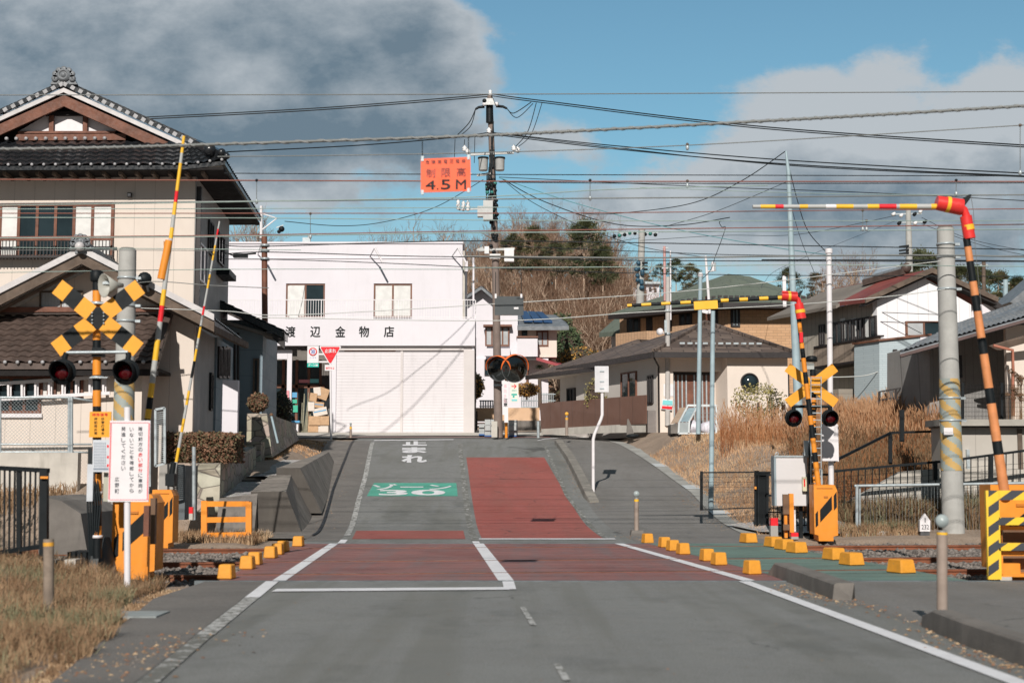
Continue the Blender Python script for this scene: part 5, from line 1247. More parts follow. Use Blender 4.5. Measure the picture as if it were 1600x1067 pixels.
    mb.bar(A, B, .06, .06, black); mb.bar(C_, D, .06, .06, black); mb.bar(P(69, 733, 19.2), P(69, 868, 19.2), .1, .1, black, (0, 1, 0)); mb.bar(P(30, 730, 19.35), P(30, 866, 19.35), .06, .06, black, (0, 1, 0)); mb.bar(P(-8, 730, 19.45), P(-8, 868, 19.45), .06, .06, black, (0, 1, 0)); part('frame', mb, t); mb = MB()
    n = 17
    for i in range(n): u = (i+.5)/n; mb.bar(A.lerp(B, u), C_.lerp(D, u), .022, .022, black, (0, 1, 0))
    part('slats', mb, t)
    mb = MB(); p = P(69, 744, 19.1); mb.box((p.x-.052, p.y-.0, p.z-.03), (p.x+.052, p.y+.03, p.z), orange); part('reflector', mb, t)
    mb = MB(); rect(mb, -60, 874, 118, 900, 19.7, .3, pale_concrete); solo('railing_footing', mb, P(40, 900, 19.7), 'pale concrete footing below the black railing', 'footing')
    mb = MB(); a = P(75, 775, 24); b = P(146, 866, 24); mb.prism([P(60, 866, 24.5), P(60, 775, 24.5), P(95, 782, 24.5), P(126, 802, 24.5), P(137, 866, 24.5)], (0, 2.5, 0), dark_concrete); solo('concrete_abutment', mb, P(100, 866, 24.5), 'weathered concrete abutment between the black railing and the signal post', 'concrete block')
    mb = MB(); rect(mb, 104, 862, 190, 905, 21, .6, black); solo('cable_trough', mb, P(150, 905, 21), 'black cable box at the foot of the near signal post', 'cable box')
    mb = MB(); mb.lathe(P(160, 905, 20.6), [(.24, 0), (.16, .35), (.09, .6), (0, .62)], M('dark_grey_rubber', (.07, .08, .085), .7), 12); solo('dark_cone', mb, P(160, 905, 20.6), 'dark grey cone-shaped cover beside the near signal post', 'cover')
    # louvred gate and concrete box behind the barrier machine
    t = thing('mesh_gate', P(248, 728, 31.8), 'grey louvred gate panel standing edge-on beside the leaning striped arm', 'gate'); mb = MB()
    for p, q in (((243, 640), (243, 728)), ((257.5, 637), (257.5, 724)), ((243, 640), (257.5, 637)), ((243, 728), (257.5, 724)), ((234, 640), (234, 760))): mb.bar(P(*p, 31.8), P(*q, 31.8), .05, .05, galv, (0, 1, 0))
    part('frame', mb, t); mb = MB()
    for i in range(26): y = 642+i*3.2; mb.bar(P(244, y, 31.82), P(257, y-2, 31.82), .012, .03, galv, (0, 1, 0))
    part('louvres', mb, t)
    mb = MB(); rect(mb, 247, 725, 276, 812, 33, .8, concrete); rect(mb, 276.2, 727, 290, 812, 33.1, 1.3, M('grey_metal_box', (.12, .14, .15), .6)); solo('concrete_post_block', mb, P(262, 812, 33), 'upright concrete block behind the far left barrier machine', 'concrete block')
    mb = MB(); mb.tube([P(303, 698, 33), P(303, 812, 33)], .045, galv, 10); solo('thin_grey_post', mb, P(303, 812, 33), 'thin plain grey post left of the orange fence', 'post')
    mb = MB(); rect(mb, 295, 802, 301, 812, 31.9, .12, pale_concrete); rect(mb, 295, 792, 301, 802, 31.9, .12, redref); solo('marker_peg', mb, P(298, 812, 31.9), 'short red-topped concrete marker left of the orange fence', 'marker')
    t = thing('orange_fence', P(355, 843, 32.4), 'orange three-rail guard fence with two posts left of the deck', 'guard fence'); mb = MB()
    mb.bar(P(319.5, 782, 32.4), P(319.5, 838, 32.4), .13, .13, orange, (0, 1, 0)); mb.bar(P(389, 784, 32.2), P(389, 848, 32.2), .13, .13, orange, (0, 1, 0)); loose('post', mb, t); mb = MB()
    for y0, y1 in ((787, 787), (812, 811), (836, 835)): mb.bar(P(322, y0, 32.4), P(390, y1, 32.2), .1, .12, orange)
    loose('rail', mb, t)
    mb = MB(); mb.tube([P(76, 962, 15.2), P(76, 842, 15.2)], .056, M('grey_post_wood', (.24, .19, .15), .85, .2, 6, .3, 30, stain=.5), 12); mb.tube([P(76, 853, 15.2), P(76, 847, 15.2)], .058, M('reflective_orange', (.8, .4, .05), .4), 12); solo('wooden_bollard', mb, P(76, 962, 15.2), 'weathered post with orange band in the dry grass, lower left', 'bollard')
    mb = MB(); p = G(208, 961); mb.box((p.x-.18, p.y-.3, -.03), (p.x+.32, p.y+.3, .02), M('cover_grey', (.26, .29, .29), .7, .15, 6)); solo('drain_cover', mb, p, 'pale metal drain cover at the edge of the dry grass', 'drain cover')
shed_left_bits()
# ------------------------------------------------------------------ crossing equipment
def striped(mb, a, b, r0, r1, cuts, mats, n=10):
    """round pole a->b painted in segments; cuts: fractions, mats cycle"""
    a = Vector(a); b = Vector(b); cs = [0]+list(cuts)+[1]
    for i in range(len(cs)-1):
        u0, u1 = cs[i], cs[i+1]; mb.tube([a.lerp(b, u0), a.lerp(b, u1)], r0+(r1-r0)*u0, mats[i % len(mats)], n, True, r0+(r1-r0)*u1)
    return mb
def crossbuck(root, cx, cy, hl, hw, ang, Y, black_on, back=False):
    c = P(cx, cy, Y); k = Y/F
    for s in (1, -1):
        mb = MB(); d = Vector((math.cos(ang)*s, 0, math.sin(ang))); nrm = Vector((-d.z, 0, d.x))
        off = 0.0 if s > 0 else .012
        def segm(u0, u1, m, pr=0):
            q = [c+d*(u0*hl*k)-nrm*hw*k, c+d*(u1*hl*k)-nrm*hw*k, c+d*(u1*hl*k)+nrm*hw*k, c+d*(u0*hl*k)+nrm*hw*k]
            q = [v+Vector((0, -off-pr, 0)) for v in q]; mb.prism(q, (0, .006, 0), m)
        if black_on:
            cuts = [(-1, -.74, yellow), (-.74, -.46, black), (-.46, -.16, yellow), (-.16, .16, black), (.16, .46, yellow), (.46, .74, black), (.74, 1, yellow)]
            for u0, u1, m in cuts: segm(u0, u1, m)
        else: segm(-1, 1, yellow)
        part('crossbuck_board', mb, root)
    if black_on:
        mb = MB()
        for x in (-9, 9):
            for y in (-8, -3, 3, 8): mb.ball(P(cx+x, cy+y, Y-.03), .014, galv, 5)
        loose('bolt', mb, root)
def lamp(root, cx, cy, Y, k=1.0, away=False):
    c = P(cx, cy, Y); s = -1
    mb = MB(); mb.lathe(c+Vector((0, .02, 0)), [(0, 0), (.185*k, 0), (.185*k, .015), (.0, .02)], blackrub, 20, (0, -1, 0))
    mb.lathe(c+Vector((0, .1, 0)), [(0, 0), (.1*k, .0), (.13*k, .08), (0, .08)], blackrub, 16, (0, -1, 0)); lm = part('lamp_housing', mb, root)
    mb = MB(); n = 16; vs = []; r = .135*k                  # sun hood: upper 300 degrees of a tube, longer on top
    for j in range(n+1):
        t = R(-60)+R(300)*j/n; L_ = .1+.16*max(0, math.sin(t)*.5+.5)
        for rr in (r, r+.008):
            vs += [c+Vector((math.cos(t)*rr, 0, math.sin(t)*rr)), c+Vector((math.cos(t)*rr, -L_, math.sin(t)*rr))]
    fs = []
    for j in range(n):
        a = j*4; b = a+4; fs += [(a, b, b+1, a+1), (a+2, a+3, b+3, b+2), (a+1, b+1, b+3, a+3), (a, a+2, b+2, b)]
    mb.add(vs, fs, blackrub, True); part('hood', mb, lm, fixn=False)
    mb = MB(); mb.lathe(c, [(.115*k, 0), (.115*k, .02), (.1*k, .05), (.06*k, .072), (0, .08)], lens, 20, (0, -1, 0)); part('lens', mb, lm)
    return lm
def near_signal():
    Y = 20.0; base = P(152, 880, Y); t = thing('crossing_signal', base, 'near level crossing signal with black and yellow crossbuck and two red lamps, left', 'crossing signal', 'level crossing signals')
    mb = MB(); a = P(152, 872, Y+.1); b = P(151, 428, Y+.1)
    H_ = 444
    ys = [872, 840, 822, 790, 783, 770, 742, 728, 700, 637, 612, 588, 560, 533, 480, 455]
    mats_ = [black, orange, black, orange, black, orange, black, orange, black, orange, black, orange, black, orange, orange, black]
    cuts = [(872-y)/H_ for y in ys[1:]]
    striped(mb, a, b, .062, .058, cuts, mats_, 14); mb.lathe(P(151, 440, Y+.1), [(.08, 0), (.09, .02), (.09, .14), (.06, .16), (0, .17)], black, 14); part('pole', mb, t)
    crossbuck(t, 153, 497, 82, 13.2, R(37.5), Y-.02, True)
    mb = MB(); mb.tube([P(104, 551, Y-.05), P(200, 550, Y-.05)], .024, galv, 8); 
    for x in (104, 200): mb.tube([P(x, 551, Y-.05), P(x-2 if x < 150 else x+1, 556, Y-.05), P(x-4 if x < 150 else x-1, 566, Y-.05)], .04, black, 8)
    rect(mb, 143, 543, 160, 557, Y-.02, .16, black); part('lamp_bar', mb, t)
    lamp(t, 98, 581, Y-.1); lamp(t, 197, 581, Y-.1)
    mb = MB(); mb.lathe(P(192, 446, Y+.1), [(0, 0), (.03, .0), (.05, .12), (.16, .3), (.17, .3), (.05, .1)], M('horn_grey', (.4, .4, .36), .5), 16, (-.7, -.7, -.1)); rect(mb, 160, 438, 172, 444, Y, .1, galv); part('horn', mb, t)
    mb = MB()
    for y in (474, 590): mb.lathe(P(152, y, Y+.1), [(.07, -.02), (.085, -.02), (.085, .02), (.07, .02)], galv, 12); mb.tube([P(140, y, Y), P(168, y, Y)], .012, galv, 6)
    for y in (770, 838): mb.lathe(P(152, y, Y+.1), [(.065, -.02), (.075, -.02), (.075, .02), (.065, .02)], white, 12)
    part('pole_bands', mb, t)
    rng_ = random.Random(4)
    mb = MB()
    for i in range(6): mb.tube([P(139+i*1.5, 700, Y+.15), P(137+i*4, 790, Y-.02), P(140+i*2, 868, Y+.1)], .014, cable_m, 5)
    part('cables', mb, t)
    # plates
    mb = MB(); rect(mb, 139, 643, 174, 683, Y-.12, .02, yellow)
    for i, ch in enumerate('特殊信号'): px_text(mb, ch, 144+i*6.3, 645.5, 149.5+i*6.3, 650, Y-.123, redref, .02)
    for i, ch in enumerate('非常の場合'): px_text(mb, ch, 158, 652+i*5.6, 163, 656.6+i*5.6, Y-.123, black, .01)
    for i, ch in enumerate('押釦発炎筒'): px_text(mb, ch, 147, 652+i*5.6, 152, 656.6+i*5.6, Y-.123, black, .01)
    part('yellow_plate', mb, t)
    mb = MB(); rect(mb, 144, 687, 172, 737, Y-.11, .02, M('pale_grey_plate', (.55, .58, .62), .5)); 
    for i in range(6):
        for j in range(9): rect(mb, 147.5+i*3.2, 691+j*4.4, 149+i*3.2, 694.2+j*4.4, Y-.1125, .002, M('grey_print', (.22, .26, .32), .6))
    rect(mb, 146, 731, 171, 734, Y-.1125, .002, M('grey_print', (0, 0, 0)))
    for y in (695, 712, 725): rect(mb, 167, y, 170, y+4, Y-.1125, .002, redref)
    part('information_plate', mb, t)
    mb = MB(); rect(mb, 135, 725, 146, 783, Y-.05, .1, M('pale_grey_plate', (0, 0, 0))); rect(mb, 161, 738, 173, 783, Y, .12, M('grey_green_box', (.42, .42, .34), .6)); part('junction_box', mb, t)
near_signal()

def white_sign():
    Y = 18.4; t = thing('notice_sign', P(199, 916, Y), 'white notice board with red border and vertical black writing on a white post', 'sign')
    mb = MB(); mb.tube([P(199, 918, Y+.05), P(199, 780, Y+.05)], .042, white, 12); mb.tube([P(199, 661, Y+.05), P(199, 636, Y+.05)], .042, white, 12); part('post', mb, t)
    mb = MB(); rect(mb, 168.5, 657, 235, 783.5, Y, .02, white); bdm = M('pink_red_print', (.72, .18, .2), .5)
    for (x0, y0, x1, y1) in ((171.5, 659.8, 232, 660.8), (171.5, 780, 232, 781), (171.5, 660.8, 172.3, 780), (231.2, 660.8, 232, 780)): rect(mb, x0, y0, x1, y1, Y-.003, .003, bdm)
    part('board', mb, t)
    mb = MB(); ink = M('grey_ink', (.06, .065, .08), .6)
    def column(s, x, y0, step, w_, h_, reds=()):
        for i, ch in enumerate(s): px_text(mb, ch, x, y0+i*step, x+w_, y0+i*step+h_, Y-.004, redref if ch in reds and i in range(5, 9) else ink, .012)
    column('踏切前方の赤い部分に車両が', 216, 666.5, 8.1, 6.6, 6.2, reds='赤い部分')
    column('いないことを確認してから', 202.5, 667.5, 8.7, 6.4, 6.0)
    column('発進してください', 189.5, 666.5, 8.8, 6.6, 6.4)
    column('広野町', 179.5, 745, 9.4, 6.6, 6.8)
    part('lettering', mb, t)
white_sign()

def machine(x0, y0, x1, y1, Y, label, depth=.5, side='r', bottom_in=4):
    base = P((x0+x1)/2, y1, Y); t = thing('barrier_machine', base, label, 'barrier machine', 'orange barrier machines')
    k = F/Y; mb = MB(); a = P(x0, y1, Y); b = P(x1, y0, Y); h = b.z-a.z; w_ = b.x-a.x
    pts = [(a.x, a.z+.12*h), (a.x+.16*w_, a.z+.1*h), (a.x+.18*w_, a.z), (b.x-.2*w_, a.z), (b.x-.2*w_, a.z+.08*h), (b.x, a.z+.1*h), (b.x, b.z-.1*h), (b.x-.1*w_, b.z-.01*h), (b.x-.16*w_, b.z), (a.x, b.z)]
    mb.prism([(x, Y, z) for x, z in pts], (0, depth, 0), orange); part('housing', mb, t)
    mb = MB(); Yf = Y-.006
    def pl(q): mb.prism([(a.x+w_*u, Yf, a.z+h*v) for u, v in q], (0, .006, 0), black)
    pl([(.25, .33), (.76, .56), (.76, .80), (.25, .55)]); pl([(.05, .24), (.16, .28), (.16, .54), (.05, .48)]); pl([(.84, .54), (.97, .6), (.97, .88), (.84, .8)]); part('stripe', mb, t)
    mb = MB(); mb.box((a.x+w_*.42, Y-.02, a.z+h*.77), (a.x+w_*.6, Y, a.z+h*.8), M('dark_orange', (.5, .17, .02), .5)); mb.box((a.x+w_*.12, Y-.012, a.z+h*.93), (a.x+w_*.8, Y, a.z+h*.945), M('dark_orange', (0, 0, 0))); part('latch', mb, t)
    return t
m1 = machine(173, 772, 244, 905, 20.6, 'nearest orange barrier machine, half hidden behind the white notice board')
m2 = machine(236, 765, 271, 856, 29.3, 'far orange barrier machine left of the track, beside the concrete block')
m3 = machine(1273, 757, 1308, 845, 31.8, 'orange barrier machine in front of the ladder signal, right of the crossing')
m4 = machine(1552, 757, 1640, 906, 20.9, 'orange barrier machine behind the yellow and black striped guard, right edge')
# the leaning post guard beside the nearest machine
mb = MB(); rect(mb, 222, 790, 233, 908, 19.9, .1, wood_red); rect(mb, 233.2, 778, 243, 850, 20.2, .1, M('brown_plate', (.16, .09, .05), .6)); rect(mb, 221, 838, 232, 909, 19.8, .1, orange)
solo('guard_post', mb, P(228, 908, 19.9), 'orange and brown guard post in front of the nearest barrier machine', 'guard post')
t = thing('guard_post', P(1245, 838, 32.5), 'orange twin guard post before the white board, right of the green deck', 'guard post'); mb = MB()
rect(mb, 1234.5, 771, 1240, 838, 32.5, .14, orange); rect(mb, 1224, 772, 1234, 803, 32.55, .1, M('brown_plate', (0, 0, 0))); rect(mb, 1226, 803, 1230, 840, 32.6, .1, orange); part('post', mb, t)
mb = MB(); rect(mb, 1224, 819, 1234, 828, 32.5, .05, M('brown_plate', (0, 0, 0))); part('plate', mb, t)
for x, lb, (ya, yb, yc) in ((1210, 'short square marker post with red top at the far right corner of the green deck', (809, 821, 845)), (1242, 'low worn red and white marker block at the foot of the orange guard post', (832, 838, 842))):
    mb = MB(); rect(mb, x-5.5, yb+.1, x+5.5, yc, 32.2, .18, concrete); rect(mb, x-5.5, ya, x+5.5, yb, 32.2, .18, redref); solo('marker_post', mb, P(x, yc, 32.2), lb, 'marker post')

def arm_straight(name_label, pts, rr, cuts_px, mats_, Y, sleeve=None):
    (x0, y0), (x1, y1) = pts; t = thing('striped_barrier', P(x0, y0, Y), name_label, 'barrier arm', 'striped barrier arms')
    mb = MB(); cuts = [(y0-y)/(y0-y1) for y in cuts_px]; striped(mb, P(x0, y0, Y), P(x1, y1, Y), rr[0], rr[1], cuts, mats_, 10); part('arm', mb, t)
    return t
yl = M('arm_yellow', (.85, .48, .03), .45, .05, 4); gy = M('arm_grey', (.42, .43, .42), .5, .06, 4)
t = arm_straight('raised straight barrier arm with hanging yellow sleeve, nearest on the left', [(226, 690), (287.5, 213)], (.05, .022), [655, 640, 622, 600, 565, 533, 505, 480, 455, 438, 375, 358, 338, 318, 300, 277, 256, 240], [black, yl, black, yl, gy, yl, gy, redref, yl, gy, gy, yl, gy, yl, redref, yl, yl, gy, yl][::1], 20.8)
mb = MB(); a = P(252, 436, 20.78); b = P(264, 376, 20.78); mb.tube([a, b], .062, orange, 12, True, .055); part('sleeve', mb, t)
mb = MB(); mb.prism([P(247, 434, 20.85), P(251, 436, 20.85), P(262, 377, 20.85), P(255.5, 377, 20.85), P(256, 392, 20.85)], (0, .07, 0), M('tan_flap', (.48, .2, .03), .6)); part('flap', mb, t)
t = arm_straight('raised straight barrier arm with red bands, farther one on the left', [(270, 752), (343, 346)], (.035, .018), [722, 700, 676, 655, 634, 612, 592, 566, 547, 530, 512, 494, 480, 452, 430, 408, 384, 372, 358], [gy, yl, gy, yl, gy, yl, gy, black, yl, gy, yl, gy, redref, gy, yl, gy, yl, gy, redref, gy], 29.5)
mb = MB(); a = P(269, 755, 29.45); mb.box((a.x-.12, 29.35, a.z-.05), (a.x+.06, 29.6, a.z+.2), black); mb.tube([P(266, 760, 29.5), P(272, 722, 29.5)], .07, black, 8); mb.box((P(258, 745, 29.4).x, 29.4, P(0, 750, 29.4).z), (P(268, 745, 29.4).x, 29.55, P(0, 742, 29.4).z), black); part('hinge', mb, t)

def folding_arm(label, base, knee, Y, tip, jr, cuts, cut2, s, dark):
    t = thing('striped_barrier', P(*base, Y), label, 'barrier arm', 'striped barrier arms')
    mb = MB(); mats_ = [orange_faded if not dark else orange, black]; striped(mb, P(*base, Y), P(*knee, Y), .062*s, .05*s, [(base[1]-y)/(base[1]-knee[1]) for y in cuts], mats_, 12); part('lower_arm', mb, t)
    return t
# near right folding arm
Y = 20.9; t = thing('striped_barrier', P(1571, 775, Y), 'near folding barrier arm with red joint covers and level top arm, right', 'barrier arm', 'striped barrier arms')
mb = MB(); ys = [775, 712, 690, 642, 605, 562, 530, 507, 457, 425, 410, 386, 374] ; ys = [780, 711, 686, 630, 604, 555, 530, 508, 473, 441, 408, 385, 372]
ca = [(780-y)/(780-372) for y in (686+3, 665, 617, 593, 554, 531, 492, 470, 430, 404, 382)]
striped(mb, P(1571, 780, Y), P(1510, 372, Y), .075, .052, [(780-y)/408 for y in (711, 690, 632, 608, 530+25, 530, 508-20, 463, 441, 409, 386)], [orange_faded, black], 14); part('lower_arm', mb, t)
mb = MB(); mb.tube([P(1515, 373, Y), P(1509, 338, Y)], .088, redplastic, 18); mb.tube([P(1513.5, 360, Y), P(1511.8, 352, Y)], .091, yl, 18); part('lower_joint_cover', mb, t)
mb = MB(); mb.tube([P(1503, 324, Y), P(1463, 317, Y)], .125, redplastic, 18, True, .108); mb.tube([P(1483.5, 320.3, Y), P(1478, 319.3, Y)], .121, yl, 18); part('upper_joint_cover', mb, t)
mb = MB(); mb.tube([P(1510, 338, Y), P(1506, 328, Y), P(1500, 323, Y)], .06, redplastic, 10); mb.prism([P(1499, 318, Y-.02), P(1502, 312, Y-.02), P(1514, 304, Y-.02), P(1518, 304, Y-.02), P(1515, 312, Y-.02), P(1504, 326, Y-.02)], (0, .05, 0), black); part('hinge', mb, t)
mb = MB(); xs = [1462, 1454, 1432, 1405, 1400, 1373, 1355, 1333, 1306, 1290, 1262, 1249, 1224, 1211, 1188]; mt = [yl, gy, yl, gy, redref, yl, gy, yl, white, gy, yl, gy, redref, yl, gy, yl]
striped(mb, P(1464, 323, Y), P(1176, 323, Y), .042, .03, [(1464-x)/288 for x in xs[1:]], mt[0:], 12); part('upper_arm', mb, t)
mb = MB(); mb.tube([P(1517, 306, Y), P(1521, 330, Y), P(1524, 390, Y), P(1542, 560, Y), P(1560, 690, Y)], .004, cable_grey, 4); part('cord', mb, t)
# far right folding arm
Y = 31.9; t = thing('striped_barrier', P(1283, 757, Y), 'far folding barrier arm with yellow plate hanging on its level part', 'barrier arm', 'striped barrier arms')
mb = MB(); striped(mb, P(1279, 760, Y), P(1248, 498, Y), .062, .05, [(760-y)/262 for y in (722, 707, 685, 664, 650, 624, 600, 582, 560, 545, 536, 520, 503)], [orange, black], 12); rect(mb, 1249.5, 519, 1254.5, 535, Y-.07, .02, redref); part('lower_arm', mb, t)
mb = MB(); mb.tube([P(1252, 498, Y), P(1248, 474, Y)], .115, redplastic, 16, True, .1); mb.tube([P(1250.6, 489, Y), P(1249.9, 484, Y)], .117, yl, 16); part('lower_joint_cover', mb, t)
mb = MB(); mb.tube([P(1245, 464, Y), P(1221, 462, Y)], .115, redplastic, 16); mb.tube([P(1235, 463, Y), P(1231, 463, Y)], .119, yl, 16); part('upper_joint_cover', mb, t)
mb = MB(); mb.tube([P(1249, 475, Y), P(1247, 468, Y), P(1243, 465, Y)], .06, redplastic, 8); mb.prism([P(1244, 460, Y), P(1252, 454, Y), P(1255, 454, Y), P(1248, 466, Y)], (0, .05, 0), black); part('hinge', mb, t)
mb = MB(); xs = [1215, 1200, 1186, 1168, 1155, 1138, 1126, 1079, 1063, 1047, 1033, 1017, 1002, 987]; striped(mb, P(1221, 465, Y), P(980, 477.5, Y), .05, .035, [(1221-x)/241 for x in xs], [yl, black], 10); part('upper_arm', mb, t)
mb = MB(); ppoly(mb, [(1084, 471), (1121, 469), (1122, 482), (1085, 484)], Y-.12, .1, yl); part('hanging_plate', mb, t)

def far_signal():
    Y = 33.0; t = thing('crossing_signal', P(1268, 850, Y), 'far level crossing signal with plain yellow crossbuck, ladder and two red lamps, right', 'crossing signal', 'level crossing signals')
    mb = MB(); striped(mb, P(1272, 845, Y), P(1270, 577, Y), .075, .07, [(845-y)/268 for y in (760, 735, 712, 690, 667, 650, 640, 622, 600, 588)], [black, orange], 12); part('pole', mb, t)
    crossbuck(t, 1268, 602, 47, 7.6, R(37), Y-.1, False)
    mb = MB(); rect(mb, 1262, 592, 1278, 614, Y-.05, .1, black); mb.ball(P(1263, 571, Y), .05, yl, 6); rect(mb, 1261, 568, 1272, 577, Y-.1, .2, M('box_grey', (.4, .42, .4), .6)); mb.lathe(P(1268, 565, Y), [(0, 0), (.13, 0), (.13, .1), (.09, .13), (0, .13)], black, 12); part('speaker_box', mb, t)
    mb = MB(); mb.tube([P(1239, 635, Y-.08), P(1299, 635, Y-.08)], .035, black, 8)
    for x in (1240, 1297): mb.tube([P(x, 635, Y-.08), P(x, 641, Y-.08)], .05, black, 8)
    rect(mb, 1262, 629, 1276, 640, Y-.06, .15, black); part('lamp_bar', mb, t)
    lamp(t, 1240, 653, Y-.12, 1.1); lamp(t, 1297, 653, Y-.12, 1.1)
    mb = MB()
    for x in (1267, 1283): mb.bar(P(x, 588, Y-.2), P(x, 760, Y-.2), .018, .02, galv, (0, 1, 0))
    for y in range(590, 760, 11): mb.bar(P(1267, y, Y-.2), P(1283, y, Y-.2), .03, .02, galv)
    part('ladder', mb, t)
    mb = MB()
    for i in range(5): mb.tube([P(1266+i*2, 640, Y-.02), P(1264+i*2.5, 720, Y-.08), P(1263+i*3, 800, Y), P(1266+i*2, 845, Y)], .018, cable_m, 5)
    rect(mb, 1263, 740, 1270, 830, Y, .15, black); part('cables', mb, t)
    mb = MB(); rect(mb, 1257, 688, 1269, 712, Y-.05, .08, galv); rect(mb, 1277, 733, 1285, 758, Y, .08, galv); rect(mb, 1266, 780, 1272, 800, Y-.1, .05, yl); part('junction_box', mb, t)
far_signal()

def boards_right():
    # back of a signal board on a white pole
    Y = 34.2; t = thing('signal_back_board', P(1298, 770, Y), 'tall white pole with white back board catching lamp shadows, right of the ladder', 'signal pole')
    mb = MB(); mb.tube([P(1299, 775, Y), P(1295, 392, Y)], .066, white, 14); mb.tube([P(1295, 396, Y), P(1295, 389, Y)], .09, white, 14); part('pole', mb, t)
    mb = MB(); rect(mb, 1285, 662, 1308, 720, Y-.22, .03, white); rect(mb, 1308.2, 663, 1309.5, 721, Y-.2, .15, white); part('board', mb, t)
    # white cabinet on posts
    Y = 33.2; t = thing('control_cabinet', P(1238, 845, Y), 'white control cabinet on dark legs beside the ladder signal', 'cabinet')
    mb = MB(); rect(mb, 1212.5, 714, 1261, 790, Y, .4, M('cabinet_grey', (.62, .60, .60), .5, .02, 1)); rect(mb, 1210, 711.5, 1263, 714, Y-.03, .46, galv); rect(mb, 1210.5, 714, 1212.4, 790, Y-.01, .4, M('bluegrey_trim', (.25, .31, .34), .5))
    for x in (1214, 1257): mb.lathe(P(x, 709, Y+.1), [(.03, -.01), (.045, -.01), (.045, .01), (.03, .01)], galv, 10, (0, 1, 0))
    part('cabinet_body', mb, t)
    mb = MB(); rect(mb, 1222, 790, 1226, 850, Y+.2, .08, black); rect(mb, 1238, 790, 1243, 830, Y+.15, .1, white); rect(mb, 1250, 790, 1254, 850, Y+.2, .08, black); rect(mb, 1232, 790, 1236, 850, Y+.3, .08, black); part('leg', mb, t)
    mb = MB(); rect(mb, 1254.5, 745, 1263, 767, Y-.12, .1, M('cream_box', (.6, .55, .38), .5)); rect(mb, 1256, 748, 1258, 760, Y-.125, .005, redref); part('push_button_box', mb, t)
    # far black gate and railing
    t = thing('black_gate', P(1190, 830, 36), 'folded black sliding gate at the end of the low mesh fence', 'gate'); mb = MB()
    for x in (1181, 1184, 1199): mb.bar(P(x, 735+(x > 1190)*2, 36), P(x, 828, 36), .07, .07, black, (0, 1, 0))
    mb.bar(P(1179, 740, 36), P(1203, 740, 36), .1, .08, black); 
    for i in range(9): x = 1185+i*1.6; mb.bar(P(x, 742, 36.1), P(x, 818, 36.1), .02, .2, black, (0, 1, 0))
    rect(mb, 1179, 760, 1182, 764, 35.9, .03, orange); part('panel', mb, t)
    t = thing('mesh_fence', P(1140, 797, 37.3), 'low black mesh fence at the foot of the dry bank', 'fence'); mb = MB()
    mb.bar(P(1096, 736, 37.3), P(1096, 797, 37.3), .07, .07, black, (0, 1, 0)); mb.tube([P(1095, 738, 37.3), P(1230, 737, 37.0)], .02, black, 6); mb.tube([P(1096, 796, 37.3), P(1182, 793, 37.0)], .015, black, 6); part('frame', mb, t); mb = MB()
    for i in range(42): x = 1098+i*2; mb.tube([P(x, 738, 37.25), P(x, 796, 37.25)], .0035, black, 3)
    for i in range(7): y = 745+i*8; mb.tube([P(1096, y, 37.24), P(1182, y, 37.1)], .0035, black, 3)
    part('mesh', mb, t)
    t = thing('black_railing', P(1215, 815, 35), 'short black railing behind the white control cabinet', 'railing'); mb = MB()
    for y in (742, 774): mb.bar(P(1198, y, 35.2), P(1300, y-1, 35.2), .05, .05, black)
    for x in range(1203, 1300, 6): mb.bar(P(x, 774, 35.2), P(x, 822, 35.2), .02, .02, black, (0, 1, 0))
    for y in (800, 820): mb.bar(P(1198, y, 35.2), P(1300, y, 35.2), .03, .03, black)
    part('frame', mb, t)
    # long black railing to the right, over a stepped concrete wall
    t = thing('black_railing', P(1450, 830, 36), 'long black slatted railing rising to the right edge below the beige shed', 'railing'); mb = MB()
    A, B = P(1304, 736, 36), P(1480, 720, 36); C_ = P(1600, 704, 36); D = P(1720, 690, 36)
    for p, q in ((A, B), (B, C_), (C_, D)): mb.bar(p, q, .07, .06, black)
    for x, y0, y1 in ((1476, 718, 812), (1548, 712, 790), (1409, 640, 690), (1461, 720, 750)): mb.bar(P(x, y0, 35.9), P(x, y1, 35.9), .1, .1, black, (0, 1, 0))
    mb.bar(P(1300, 722, 36.4), P(1392, 676, 38), .06, .06, black); mb.bar(P(1392, 676, 38), P(1455, 674, 38), .06, .06, black); mb.bar(P(1391, 676, 38), P(1391, 725, 38), .09, .09, black, (0, 1, 0)); part('frame', mb, t); mb = MB()
    for i in range(38):
        x = 1308+i*11; yt = 735-(x-1304)*.1; mb.bar(P(x, yt, 36), P(x, 795-(x-1304)*.05, 36), .022, .022, black, (0, 1, 0))
    part('slats', mb, t); mb = MB()
    for i in range(7): y = 745+i*8; mb.tube([P(1306, y, 36.05), P(1720, y-30, 36.05)], .005, black, 3)
    part('wire', mb, t)
    mb = MB(); mb.prism([P(1312, 797, 37), P(1312, 792, 37), P(1408, 737, 37), P(1470, 732, 37), P(1800, 735, 37), P(1800, 800, 37), P(1470, 786, 37)], (0, .3, 0), M('board_marked_concrete', (.48, .45, .40), .85, .12, 1, .2, 40, pattern=('boards', 0, .45, .04, .6), stain=.6)); solo('concrete_wall', mb, P(1400, 795, 37), 'pale board-marked concrete wall behind the long black railing', 'wall')
    # pipe fence
    t = thing('pipe_fence', P(1430, 832, 34.3), 'galvanised pipe fence frame with fine wire on the concrete footing', 'fence'); mb = MB()
    mb.tube([P(1335, 759, 34.3), P(1700, 753, 34.3)], .035, galv, 8); mb.tube([P(1339, 757, 34.3), P(1339, 832, 34.3)], .04, galv, 8); mb.tube([P(1343.5, 760, 34.35), P(1343.5, 832, 34.35)], .02, galv, 8); part('frame', mb, t); mb = MB()
